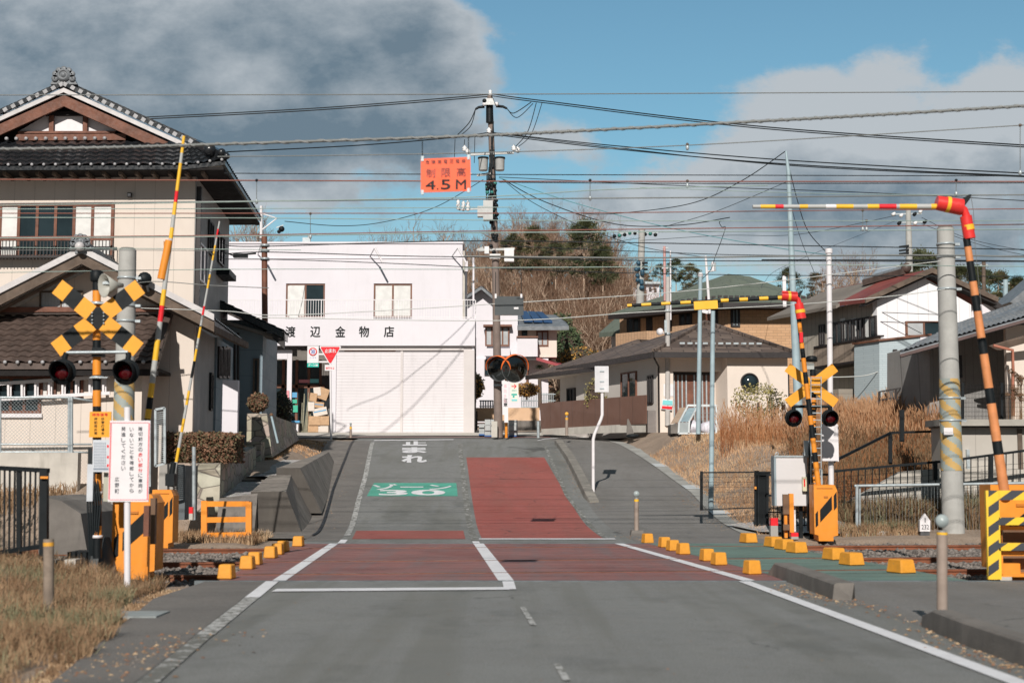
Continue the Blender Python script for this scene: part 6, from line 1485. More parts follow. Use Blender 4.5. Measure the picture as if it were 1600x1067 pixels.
    for i in range(50): x = 1345+i*5; mb.tube([P(x, 759, 34.31), P(x, 832, 34.31)], .003, galv, 3)
    part('mesh', mb, t)
    mb = MB(); rect(mb, 1322, 833, 1431, 845.5, 33.6, .3, concrete); mb.lathe(P(1381, 845, 33.58), [(0, 0), (.24, 0), (.24, .03), (.2, .05), (0, .05)], pale_concrete, 20, (0, -1, 0)); solo('concrete_footing', mb, P(1376, 846, 33.6), 'low concrete footing beyond the rails with a round socket', 'footing')
    # kilometre post 232
    Y = 33.3; t = thing('kilometre_post', P(1445, 838, Y), 'small white pointed railway distance post reading 232 on a dark base', 'distance post'); mb = MB()
    ppoly(mb, [(1437.5, 830), (1453.5, 830), (1453.5, 813), (1445.5, 802), (1437.5, 813)], Y, .1, white); part('plate', mb, t); mb = MB(); rect(mb, 1438.5, 830.2, 1452.5, 841, Y+.02, .1, M('dark_stone', (.09, .09, .095), .8)); part('base', mb, t)
    mb = MB(); rect(mb, 1445, 808.5, 1446, 816, Y-.003, .003, black); px_text(mb, '232', 1440, 819.5, 1451.5, 826.5, Y-.004, black, .0); part('lettering', mb, t)
    # striped guard at the right edge
    Y = 20.1; t = thing('striped_guard', P(1575, 905, Y), 'yellow and black diagonally striped guard rail frame at the right edge', 'guard fence')
    sg = M('hazard_stripes', (.85, .55, .04), .45, .04, 3)
    def hazard(x0, y0, x1, y1, ph, name):
        mb = MB(); rect(mb, x0, y0, x1, y1, Y, .06, sg); st = 31; c = x0+y0
        k = int((x0+y0)/st)-1
        def clip(poly, f):                                  # Sutherland-Hodgman half-plane
            out = []
            for i in range(len(poly)):
                p, q = poly[i], poly[(i+1) % len(poly)]; a_, b_ = f(p), f(q)
                if a_ >= 0: out.append(p)
                if a_*b_ < 0: u = a_/(a_-b_); out.append((p[0]+(q[0]-p[0])*u, p[1]+(q[1]-p[1])*u))
            return out
        s0 = x0*.72+y0
        while s0 > x0*.72+y0-200: s0 -= st
        s_ = ph
        while s_ < 3000:
            q = [(x0, y0), (x1, y0), (x1, y1), (x0, y1)]
            q = clip(q, lambda p: (p[0]*.72+p[1])-s_)
            if q: q = clip(q, lambda p: s_+st*.5-(p[0]*.72+p[1]))
            if len(q) > 2: mb.prism([P(x, y, Y-.004) for x, y in q], (0, .003, 0), M('hazard_black', (.045, .05, .06), .6))
            s_ += st
        part(name, mb, t)
    hazard(1544.5, 766, 1561, 905, 13, 'post'); hazard(1561.2, 766, 1680, 781, 13, 'rail'); hazard(1561.2, 808, 1680, 820, 13, 'rail'); hazard(1561.2, 848, 1680, 860, 13, 'rail')
    mb = MB(); rect(mb, 1561, 822, 1680, 828, Y+.12, .05, orange); rect(mb, 1561, 862, 1680, 868, Y+.1, .05, orange); rect(mb, 1561, 896, 1680, 901, Y+.12, .3, orange); rect(mb, 1561, 868, 1567, 897, Y+.1, .05, orange); rect(mb, 1568, 880, 1594, 896, Y+.16, .3, orange); part('back_frame', mb, t)
    mb = MB(); rect(mb, 1568, 828, 1680, 848, Y+.4, .05, M('brown_plate', (0, 0, 0))); rect(mb, 1564, 862, 1680, 895, Y+.42, .05, M('brown_plate', (0, 0, 0))); part('inner_panel', mb, t)
    mb = MB(); rect(mb, 1562, 901, 1581, 912, Y+.1, .25, pale_concrete); solo('base_stone', mb, P(1571, 912, Y), 'small pale stone under the striped guard', 'stone')
boards_right()

def bollards():
    def one(x, yt, yb, Y, r, label, ball_r=None, tipc=None, base=False):
        t = thing('bollard', P(x, yb, Y), label, 'bollard', 'round-headed roadside bollards'); bm_ = M('bollard_brown', (.30, .235, .195), .7, .12, 5, .1, 40, stain=.3, stain_col=(.45, .4, .36))
        yy = yt+(yb-yt)*.14; mb = MB(); mb.tube([P(x, yb, Y), P(x, yy+2, Y)], r, bm_, 14); mb.tube([P(x, yy+6, Y), P(x, yy+2.5, Y)], r*1.03, tipc or yl, 14); mb.tube([P(x, yy+2, Y), P(x, yy-.5, Y)], r*.7, M('grey_plastic', (.3, .3, .29), .6), 12); part('post', mb, t)
        mb = MB(); br = ball_r or r*1.3; mb.lathe(P(x, yt+(yy-yt)*.3, Y)+Vector((0, .02, 0)), [(0, 0), (br, 0), (br*1.02, .02), (br*.9, .05), (0, .06)], M('reflector_grey', (.33, .38, .38), .35) if not tipc else tipc, 18, (0, -1, 0)); part('reflector', mb, t)
        if base: mb = MB(); p = P(x, yb, Y); mb.hexa([(p.x-.16, p.y-.14, p.z-.22), (p.x+.2, p.y-.14, p.z-.22), (p.x+.2, p.y+.3, p.z-.22), (p.x-.16, p.y+.3, p.z-.22), (p.x-.12, p.y-.1, p.z), (p.x+.15, p.y-.1, p.z), (p.x+.15, p.y+.25, p.z), (p.x-.12, p.y+.25, p.z)], kerb_concrete); part('base', mb, t)
    k = G(1474, 990)
    one(1472, 807, 964, 14.2, .052, 'brown bollard with grey disc head standing on the kerb, lower right', .065, None, True)
    one(994.5, 769, 828, 34.3, .055, 'brown bollard with pale round head before the yellow blocks, centre right', .072, None, True)
    one(885.5, 645, 680, 58, .06, 'bollard with bright orange head by the brown sheet fence', .075, M('reflective_orange', (0, 0, 0)))
    one(548, 661, 684, 60.5, .05, 'thin yellow-brown bollard in front of the shop shutter', .05)
    mb = MB(); mb.tube([P(841, 684, 61), P(841, 658, 61)], .06, galv); solo('metal_post', mb, P(841, 684, 61), 'short thin metal post by the peach wall', 'post')
bollards()

def poles():
    # concrete railway poles
    def cpole(x0, y0, x1, y1, Y, r0, r1, label, wrap, bands, nm='concrete_pole'):
        t = thing(nm, P(x1, y1, Y), label, 'pole', 'thick concrete railway poles'); a, b = P(x1, y1, Y), P(x0, y0, Y); b.x = a.x+(b.x-a.x)*.25
        mb = MB(); mb.tube([a, b], r0, pole_concrete, 24, True, r1); mb.lathe(b, [(r1, 0), (r1*.8, .05), (0, .07)], dark_concrete, 20); part('shaft', mb, t)
        L_ = b.z-a.z; z_ = lambda y: P(x1, y, Y).z
        wm = M('yellow_wrap', (.52, .34, .12), .6, .05, 3); wg = M('grey_wrap', (.30, .34, .32), .6)
        y0w, y1w = wrap; za, zb = z_(y1w), z_(y0w); mb = MB(); n = 28; rr = lambda z: r0+(r1-r0)*(z-a.z)/L_+.008
        rows_ = 60; vs = []; fs = []
        for j in range(rows_+1):
            z = za+(zb-za)*j/rows_; c = a.lerp(b, (z-a.z)/L_)
            for i in range(n): th = 2*math.pi*i/n; vs.append((c.x+math.cos(th)*rr(z), c.y+math.sin(th)*rr(z), z))
        mb.midx(wm); mb.midx(wg); o_ = len(mb.v); mb.v.extend(vs)
        for j in range(rows_):
            for i in range(n):
                z = za+(zb-za)*(j+.5)/rows_; th = (i+.5)/n; s_ = (z/.42 + th*3.0) % 1
                mb.f.append((j*n+i, j*n+(i+1) % n, (j+1)*n+(i+1) % n, (j+1)*n+i)); mb.mi.append(0 if s_ < .5 else 1); mb.sm.append(True)
        part('warning_wrap', mb, t)
        mb = MB()
        for y in bands: z = z_(y); c = a.lerp(b, (z-a.z)/L_); mb.lathe(c, [(rr(z)-.01, -.025), (rr(z)+.012, -.025), (rr(z)+.012, .025), (rr(z)-.01, .025)], galv, 20); mb.box((c.x+rr(z), c.y-.05, c.z-.03), (c.x+rr(z)+.12, c.y+.05, c.z+.03), galv)
        loose('steel_band', mb, t, 2)
        return t
    cpole(1479, 357, 1490, 838, 34, .265, .20, 'thick concrete pole with yellow diagonal wrap standing right of the crossing', (592, 735), (382, 402, 452, 622, 657))
    cpole(197, 391, 190, 800, 33, .25, .20, 'thick concrete pole with yellow wrap behind the near crossing signal, left', (597, 668), (435, 478, 502))
    mb = MB(); rect(mb, 1475, 668, 1489, 679, 33.7, .02, white); solo('pole_label', mb, P(1482, 679, 33.7), 'small white blank plate strapped on the right concrete pole', 'plate')
    # main utility pole
    Y = 62; t = thing('utility_pole', P(779, 682, Y), 'tall brown utility pole with transformers at the top of the slope', 'utility pole', 'utility poles along the street'); pb = M('pole_brown', (.20, .155, .135), .8, .12, 3, .1)
    mb = MB(); mb.tube([P(779, 684, Y), P(774, 400, Y), P(765.5, 150, Y)], .19, pb, 16, True, .12); part('shaft', mb, t)
    mb = MB(); gm = M('pole_grey_gear', (.48, .49, .48), .5, .08, 5)
    mb.tube([P(765, 192, Y-.1), P(765, 165, Y-.1)], .16, black, 8); mb.hexa([P(757, 164, Y-.4), P(774, 164, Y-.4), P(774, 164, Y), P(757, 164, Y), P(759, 154, Y-.35), P(771, 154, Y-.35), P(771, 154, Y), P(759, 154, Y)], gm); mb.ball(P(757, 158, Y-.35), .1, black, 6); mb.ball(P(776, 163, Y-.3), .1, white, 6); mb.ball(P(757, 163, Y-.3), .1, white, 6); 
    mb.tube([P(757, 167, Y-.1), P(748, 168, Y-.1), P(743, 171, Y-.1)], .07, black, 8, True, .05); mb.tube([P(775, 166, Y-.1), P(786, 167, Y-.1), P(792, 170, Y-.1)], .07, black, 8, True, .05)
    mb.lathe(P(766, 152, Y), [(.05, 0), (.12, .04), (.06, .08), (.12, .14), (.05, .2), (.1, .26), (0, .34)], M('porcelain', (.75, .75, .75), .3), 10); part('switchgear', mb, t)
    mb = MB(); por = M('porcelain', (0, 0, 0))
    for x, y in ((803, 232), (809, 235), (726, 233), (731, 238), (764, 205)): mb.lathe(P(x, y+4, Y-.2), [(.05, 0), (.13, .05), (.07, .1), (.13, .16), (.06, .22), (0, .3)], por, 8)
    for x, y in ((716, 320), (724, 322), (731, 322)): mb.lathe(P(x, y+8, Y-.2), [(.04, 0), (.1, .06), (.05, .14), (.12, .2), (.05, .28), (.1, .34), (0, .5)], por, 8)
    loose('insulator', mb, t)
    mb = MB(); mb.bar(P(735, 242, Y-.15), P(803, 239, Y-.15), .09, .09, gm); mb.bar(P(745, 274, Y-.15), P(768, 272, Y-.15), .1, .1, gm); mb.bar(P(737, 272, Y-.15), P(700, 273, Y-.15), .07, .07, gm)
    mb.bar(P(755, 387, Y-.1), P(745, 391, Y-.1), .08, .08, gm); mb.bar(P(748, 391, Y-.1), P(804, 389, Y-.1), .1, .1, gm); mb.bar(P(717, 328, Y-.1), P(760, 326, Y-.1), .06, .06, gm); part('crossarms', mb, t)
    mb = MB(); 
    for x in (755, 781): mb.lathe(P(x, 267, Y-.25), [(0, 0), (.18, 0), (.2, .03), (.21, .5), (.23, .53), (.23, .57), (0, .6)], gm, 14)
    for x in (755, 781): mb.lathe(P(x, 248, Y-.25), [(0, -.02), (.24, -.02), (.24, .05), (0, .07)], black, 14)
    rect(mb, 755, 313, 770, 343, Y-.5, .5, gm); rect(mb, 746, 322, 755, 338, Y-.4, .4, gm); loose('transformer', mb, t)
    mb = MB(); rg = random.Random(5)
    for i in range(60):
        x = 766+rg.uniform(-6, 10); y = rg.uniform(278, 345); mb.ball(P(x, y, Y-.2), rg.uniform(.05, .11), black if rg.random() < .9 else M('teal_cover', (.03, .2, .17), .5), 5)
    for i in range(14): x = 765+rg.uniform(-4, 7); y = rg.uniform(190, 340); mb.tube([P(x, y, Y-.2), P(x+rg.uniform(-3, 3), y+rg.uniform(15, 50), Y-.22)], .03, cable_m, 5)
    for i in range(10): x = 772+rg.uniform(-5, 5); y = rg.uniform(330, 400); mb.ball(P(x, y, Y-.2), .09, black, 5)
    rect(mb, 788, 388, 803, 408, Y-.4, .3, por); rect(mb, 757, 385, 764, 396, Y-.4, .3, por)
    for y in (398, 403): mb.bar(P(765, y, Y-.3), P(782, y, Y-.3), .05, .06, por)
    part('cable_clutter', mb, t)
    mb = MB(); rect(mb, 771, 600, 790, 603, Y-.22, .02, galv); part('strap', mb, t)
    # other poles
    def plain(name, pts, r, m, label, r2=None, g='utility poles along the street', extra=None):
        t = thing(name, P(*pts[0]), label, 'pole', g); mb = MB(); pole(mb, pts, r, m, 12, r2); part('shaft', mb, t)
        if extra: extra(t)
        return t
    def ex1(t):
        mb = MB()
        for x in range(960, 1028, 8): mb.ball(P(x, 364-abs(x-1003)*-.05+random.uniform(-2, 3), 90), .13, M('teal_cover', (.03, .2, .17), .5) if x % 16 else black, 5)
        mb.bar(P(968, 365, 90), P(1028, 364, 90), .1, .1, galv); part('crossarm', mb, t)
        mb = MB()
        for i in range(12): mb.ball(P(1000+random.uniform(-6, 4), 410+random.uniform(0, 40), 89.7), .15, M('blue_cover', (.03, .09, .14), .5), 5)
        for y in (411, 416, 421): mb.tube([P(1003, y, 89.8), P(1012, y, 89.8)], .08, black, 5)
        part('cable_clutter', mb, t)
    plain('utility_pole', [(1000, 480, 90), (1003, 358, 90)], .26, pole_concrete, 'pale concrete utility pole with teal insulators behind the brown woods', .2, extra=ex1)
    def ex2(t):
        mb = MB(); por = M('porcelain', (0, 0, 0))
        for x, y in ((1394, 334), (1406, 336), (1427, 334), (1436, 330), (1403, 348), (1428, 348), (1443, 346)): mb.lathe(P(x, y+3, 79.6), [(0, 0), (.08, 0), (.11, .1), (.06, .24), (0, .26)], black if x % 2 else por, 8, (.6, 0, .6))
        mb.bar(P(1392, 335, 80), P(1440, 334, 80), .08, .08, galv); mb.bar(P(1402, 348, 80), P(1446, 347, 80), .08, .08, galv)
        for y in (386, 392, 397): mb.bar(P(1405, y, 79.8), P(1420, y-2, 79.8), .1, .1, black)
        part('crossarm', mb, t)
    plain('utility_pole', [(1421, 425, 80), (1419, 326, 80)], .2, pole_concrete, 'concrete utility pole behind the red roof with white insulators', .15, extra=ex2)
    def ex3(t):
        mb = MB(); rect(mb, 1037, 600, 1052, 619, 57, .05, white); rect(mb, 1043, 602, 1047, 609, 56.98, .02, black)
        ppoly(mb, [(1035, 623), (1051, 624), (1050, 641), (1033, 639)], 56.9, .04, white); ppoly(mb, [(1036, 625), (1051, 626), (1051, 633), (1035, 632)], 56.88, .02, M('aqua_sign', (0, 0, 0))); ppoly(mb, [(1034.5, 634), (1050.5, 635), (1050, 639.5), (1034, 638)], 56.88, .02, redref)
        part('posters', mb, t)
        mb = MB(); mb.lathe(P(1032, 519, 56.8), [(0, 0), (.13, .02), (.15, .08), (0, .1)], white, 10, (-.5, -1, .2)); mb.bar(P(1033, 519, 56.9), P(1040, 522, 57), .04, .04, white)
        rect(mb, 1038.5, 500, 1042, 520, 56.8, .15, galv)
        for y in (486, 522): mb.lathe(P(1043, y, 57), [(.1, -.05), (.12, -.05), (.12, .05), (.1, .05)], galv, 10)
        part('fittings', mb, t)
    plain('utility_pole', [(1043, 665, 57), (1043.5, 433, 57)], .11, M('pole_beige', (.46, .44, .42), .7, .06, 4), 'slim beige utility pole with blue and red poster before the slatted door', .09, extra=ex3)
    def ex4(t):
        mb = MB(); mb.tube([P(1048, 386, 66), P(1049, 345, 66)], .04, galv, 6)
        for x0, y0, x1, y1 in ((1040, 388, 1046, 388), (1034, 418, 1046, 419)): mb.bar(P(x0, y0, 66), P(x1, y1, 66), .08, .08, galv)
        part('antenna', mb, t)
    mb = MB(); mb.tube([P(1039, 470, 70), P(1038, 385, 70)], .07, M('pole_redwhite', (.55, .3, .28), .6), 8); mb.bar(P(1034, 419, 70), P(1044, 419, 70), .1, .08, galv); mb.bar(P(1035, 387, 70), P(1044, 388, 70), .07, .07, galv); solo('red_white_pole', mb, P(1039, 470, 70), 'thin red and white mast behind the slim beige pole', 'mast')
    mb = MB(); mb.tube([P(1048, 500, 60), P(1047.5, 392, 60)], .035, white, 8); solo('white_mast', mb, P(1048, 500, 60), 'very thin white mast right beside the slim beige pole', 'mast')
    plain('steel_pole', [(1091, 678, 50), (1094.5, 430, 50)], .085, bluegrey_pole, 'blue-grey steel pole standing behind the garbage cage', .07, 'steel poles near the bungalow', lambda t: part('cap', MB().ball(P(1094.5, 430, 50), .1, white, 6), t))
    plain('steel_pole', [(1111, 795, 38.5), (1114, 486, 38.5)], .07, bluegrey_pole, 'light grey steel pole rising from the foot of the dry bank', .06, 'steel poles near the bungalow')
    plain('wooden_pole', [(1108, 640, 64), (1106, 463, 64)], .13, wood_red, 'red-brown utility pole behind the two steel poles', .12, 'utility poles along the street')
    def ex5(t):
        mb = MB(); mb.tube([P(1104, 424, 63.5), P(1113, 424, 63.5), P(1114, 409, 63.5)], .04, white, 6); mb.tube([P(1114, 424, 63.5), P(1114, 410, 63.5)], .08, white, 8); mb.tube([P(1118, 424, 63.5), P(1118, 410, 63.5)], .03, galv, 6)
        mb.bar(P(1094, 485, 63), P(1106, 488, 63), .06, .15, white); part('fittings', mb, t)
    plain('white_mast', [(1109, 490, 63), (1102.5, 400, 63)], .07, white, 'white slanting mast with small bracket above the bungalow roof', .055, None, ex5)
    plain('steel_pole', [(1250, 690, 46), (1240, 480, 46), (1232, 270, 46), (1228, 236, 46)], .155, bluegrey_pole, 'tallest tapering blue-grey steel pole behind the far crossing signal', .03, 'steel poles near the bungalow')
    mb = MB(); mb.tube([P(1226.5, 475, 40), P(1224.5, 430, 40)], .03, white, 6); rect(mb, 1223.5, 432, 1228, 479, 39.9, .04, white); solo('white_stake', mb, P(1226, 479, 40), 'small white insulator rod hanging behind the red joint cover', 'rod')
    mb = MB()
    def ex6(t):
        mb = MB(); mb.tube([P(408, 372, 56), P(408, 322, 56)], .06, white, 8); mb.tube([P(409, 334, 56), P(433, 341, 56), P(410, 359, 56)], .035, white, 6)
        for y in (384, 392, 405): mb.lathe(P(414, y, 56), [(.15, -.05), (.18, -.05), (.18, .05), (.15, .05)], galv, 12)
        mb.ball(P(440, 358, 56), .12, black, 6); mb.ball(P(436, 362, 56), .08, black, 6); mb.bar(P(432, 356, 56), P(443, 352, 56), .04, .04, galv); part('bracket', mb, t)
        mb = MB(); rect(mb, 412, 540, 417, 660, 55.8, .25, black); part('conduit', mb, t)
    plain('utility_pole', [(415, 672, 56), (413, 368, 56)], .125, wood_red, 'red-brown pole with white bracket in front of the left end of the shop', .115, 'utility poles along the street', ex6)
    mb = MB(); mb.tube([P(434, 692, 46.5), P(424, 650, 46.5)], .04, bluegrey_pole, 8); mb.ball(P(424, 648, 46.5), .06, M('brown_plate', (0, 0, 0)), 6); solo('leaning_pipe', mb, P(434, 692, 46.5), 'thin leaning blue-grey pipe against the stone wall end', 'pipe')
    for x, y0, y1, Yq, lb in ((1571, 437, 472, 90, 'short grey utility pole in the far right distance'), (1537, 408, 470, 110, 'distant thin pole right of the striped arm')):
        mb = MB(); mb.tube([P(x, y1+20, Yq), P(x, y0, Yq)], .16, bluegrey_pole if x > 1550 else old_wood, 8); mb.bar(P(x-6, y0+6, Yq), P(x+6, y0+6, Yq), .1, .1, galv); solo('distant_pole', mb, P(x, y1, Yq), lb, 'pole')
poles()

def signs():
    # hanging height limit sign
    Y = 17; t = thing('height_limit_sign', P(697, 273, Y), 'orange hanging sign reading 4.5 M over the road', 'sign'); c = [(657.5, 248.5), (735, 245.5), (735.5, 298.5), (657.5, 301)]
    om = M('sign_orange', (.88, .105, .02), .45, .04, 2); mb = MB(); mb.prism([P(x, y, Y) for x, y in c], (0, .012, 0), om); part('plate', mb, t)
    mb = MB(); dr_ = M('dark_red_print', (.20, .015, .012), .5)
    for i, ch in enumerate('危険高電圧電線'): px_text(mb, ch, 665+i*9.4, 250.8-i*.32, 671+i*9.4, 256.6-i*.32, Y-.004, dr_, .015)
    for i, ch in enumerate('制限高'): px_text(mb, ch, 666+i*23.8, 264-i*.9, 680+i*23.8, 277.5-i*.9, Y-.004, dr_, .012)
    px_text(mb, '4', 665, 282.5, 680, 296, Y-.004, black, .03); px_text(mb, '.', 682.5, 294, 685, 296.5, Y-.004, black, .02); px_text(mb, '5', 689, 281, 703.5, 296, Y-.004, black, .03); px_text(mb, 'M', 712.5, 281, 728, 295.5, Y-.004, black, .03); part('lettering', mb, t)
    mb = MB()
    for x, y in ((660, 249), (732, 246.5)): rect(mb, x-2, y-5, x+2, y+3, Y-.01, .03, galv); mb.tube([P(x, y-3, Y), P(x, 221-(x-660)*.07, Y)], .006, cable_m, 5)
    for x, y in ((660, 299), (732, 296)): rect(mb, x-2, y-2, x+2, y+5, Y-.01, .03, galv)
    part('clips', mb, t)
    mb = MB(); Y2 = 31; rect(mb, 773, 463, 818, 492.5, Y2, .012, M('sign_back', (.05, .06, .065), .5)); rect(mb, 803, 480, 810, 483, Y2-.005, .005, white)
    for x in (775, 815): rect(mb, x-2, 459, x+1, 466, Y2-.01, .03, white); mb.tube([P(x-.5, 460, Y2), P(x-.5, 425, Y2)], .008, cable_m, 4)
    solo('sign_back_plate', mb, P(796, 478, Y2), 'dark back of a hanging height sign in front of the brown woods', 'sign')
    # stop sign and zone sign
    Y = 60; t = thing('stop_sign', P(518, 686, Y), 'red inverted triangle stop sign with zone 30 plate on a thin white post', 'sign'); mb = MB(); mb.tube([P(517.5, 687, Y+.05), P(516, 541, Y+.05)], .045, white, 10); part('post', mb, t)
    def tri(s, d, m):
        mb_ = MB(); q = [(516-16.5*s, 555-14*s), (516+16.5*s, 555-14*s), (516+14*s+2.5*s, 555-13*s), (516, 555+14.5*s), ]; q = [(516-16*s, 555-14.5*s), (516+16*s, 555-14.5*s), (516+16.8*s, 555-12.5*s), (516+1.5*s, 555+14*s), (516-1.5*s, 555+14*s), (516-16.8*s, 555-12.5*s)]
        mb_.prism([P(x, y-(1-s)*3.2, Y-d) for x, y in q], (0, .01, 0), m); return mb_
    part('plate', tri(1, 0, white), t); part('red_face', tri(.88, .012, redref), t)
    mb = MB(); 
    for i, ch in enumerate('止まれ'): px_text(mb, ch, 507.5+i*6, 545, 513+i*6, 551, Y-.028, white, .03)
    part('lettering', mb, t)
    mb = MB(); rect(mb, 480, 540.5, 498, 567, Y, .02, white); rect(mb, 480, 567.2, 498, 573.5, Y, .02, M('green_plate', (.0, .42, .33), .4)); rect(mb, 498, 552, 512, 554.5, Y+.02, .05, white); rect(mb, 498, 564, 516, 566.5, Y+.02, .05, white)
    c = P(489, 549.5, Y-.001); mb.lathe(c, [(.13, 0), (.175, 0), (.175, .012), (.13, .012)], redref, 24, (0, -1, 0)); part('zone_plate', mb, t)
    mb = MB(); px_text(mb, '30', 486, 546.5, 492, 552.5, Y-.008, M('print_blue', (.03, .08, .4), .5), .04); px_text(mb, 'ゾーン30', 481.5, 568.3, 496.5, 572.3, Y-.004, white, .02)
    px_text(mb, 'ここから', 484, 557.5, 494, 560, Y-.004, M('print_blue', (0, 0, 0)), 0); part('zone_lettering', mb, t)
    mb = MB(); rect(mb, 507.5, 570, 524, 579, Y, .015, white); px_text(mb, '徐行せよ', 509, 573, 522.5, 577, Y-.004, redref, .01); part('lower_plate', mb, t)
    # mirrors
    Y = 61.5; t = thing('traffic_mirror', P(791, 684, Y), 'pair of round traffic mirrors with orange rims on an orange post', 'traffic mirror')
    mb = MB(); mb.tube([P(791, 684, Y), P(791, 590, Y)], .06, orange, 12); part('post', mb, t)
    mir = M('mirror_glass', (.13, .14, .14), .03, .02, 1, 0, metal=1.0)
    for cx, dirx in ((779, -.75), (804, .75)):
        c = P(cx, 576, Y-.3); ax = Vector((dirx*.55, -1, -.18)).normalized(); mb = MB(); rim = .62 if cx > 790 else .56
        mb.lathe(c, [(0, -.1), (rim*.9, -.04), (rim*.97, 0), (rim*.97, .03), (rim*.93, .03), (rim*.93, .02)], M('mirror_back', (.10, .11, .11), .5), 28, ax)
        u_ = Vector((0, 0, 1)); u_ = (u_-ax*u_.dot(ax)).normalized(); w_ = ax.cross(u_); n_ = 18; vs = []
        for j in range(n_+1):
            th = R(-95)+R(190)*j/n_; d_ = u_*math.cos(th)+w_*math.sin(th); L_ = .03+.2*max(0, math.cos(th))**.6
            for rr in (rim, rim*1.03): vs += [c+d_*rr, c+d_*rr+ax*L_]
        fs = []
        for j in range(n_):
            a_ = j*4; b_ = a_+4; fs += [(a_, b_, b_+1, a_+1), (a_+2, a_+3, b_+3, b_+2), (a_+1, b_+1, b_+3, a_+3)]
        mb.add(vs, fs, M('hood_orange', (.8, .16, .03), .5), True); h_ = part('hood', mb, t)
        mb = MB(); mb.lathe(c, [(rim*.93, .02), (rim*.8, .055), (rim*.5, .1), (rim*.25, .12), (0, .125)], mir, 28, ax); part('mirror', mb, h_)
    # notices on the utility pole
    mb = MB(); Y = 61.2; rect(mb, 785, 595, 794, 648, Y, .03, white); rect(mb, 788, 648, 794, 660, Y, .03, white)
    for i, ch in enumerate('止事故多発'[1:]): px_text(mb, ch, 787, 600+i*8, 792, 606+i*8, Y-.004, M('pink_print', (.8, .45, .5), .5), 0)
    for i, ch in enumerate('注意'): px_text(mb, ch, 786.8, 622+i*7, 793, 628+i*7, Y-.006, black, .02)
    solo('caution_board', mb, P(790, 660, Y), 'narrow white caution board with vertical characters on the orange mirror post', 'sign')
    mb = MB(); rect(mb, 797.5, 598, 810, 628, Y, .03, M('cream_sign', (.75, .73, .65), .5)); px_text(mb, '→', 799.5, 600, 807, 607, Y-.005, redref, .04); gp = M('green_plate', (0, 0, 0)); px_text(mb, '避難所', 799.5, 609, 807.5, 611, Y-.005, gp, 0)
    rect(mb, 799, 615, 808, 617.5, Y-.005, .005, gp); rect(mb, 801, 618, 804, 621, Y-.005, .005, gp); rect(mb, 799.5, 623.5, 808, 626.5, Y-.005, .005, M('aqua_sign', (0, 0, 0))); rect(mb, 794, 603, 798, 604, Y+.01, .02, white); rect(mb, 794, 619, 798, 620, Y+.01, .02, white)
    solo('arrow_board', mb, P(804, 628, Y), 'small cream board with red arrow and green symbol right of the mirror post', 'sign')
    # back of a sign on cranked post
    Y = 44; t = thing('cranked_sign', P(926.5, 768, Y), 'white sign seen from behind on a cranked white post on the pavement', 'sign'); mb = MB()
    b = G(927, 768); Y = b.y; mb.tube([P(927, 770, Y), P(927, 686, Y), P(929, 678, Y), P(939, 655, Y), P(941, 648, Y), P(941, 575, Y)], .05, white, 12); part('post', mb, t)
    mb = MB(); rect(mb, 929.5, 572, 951, 612.5, Y-.09, .02, M('grey_white_plate', (.66, .66, .68), .5)); part('plate', mb, t); mb = MB()
    for y in (580, 596, 607): mb.bar(P(937, y, Y-.1), P(944, y, Y-.1), .02, .04, galv)
    loose('bracket', mb, t)
signs()

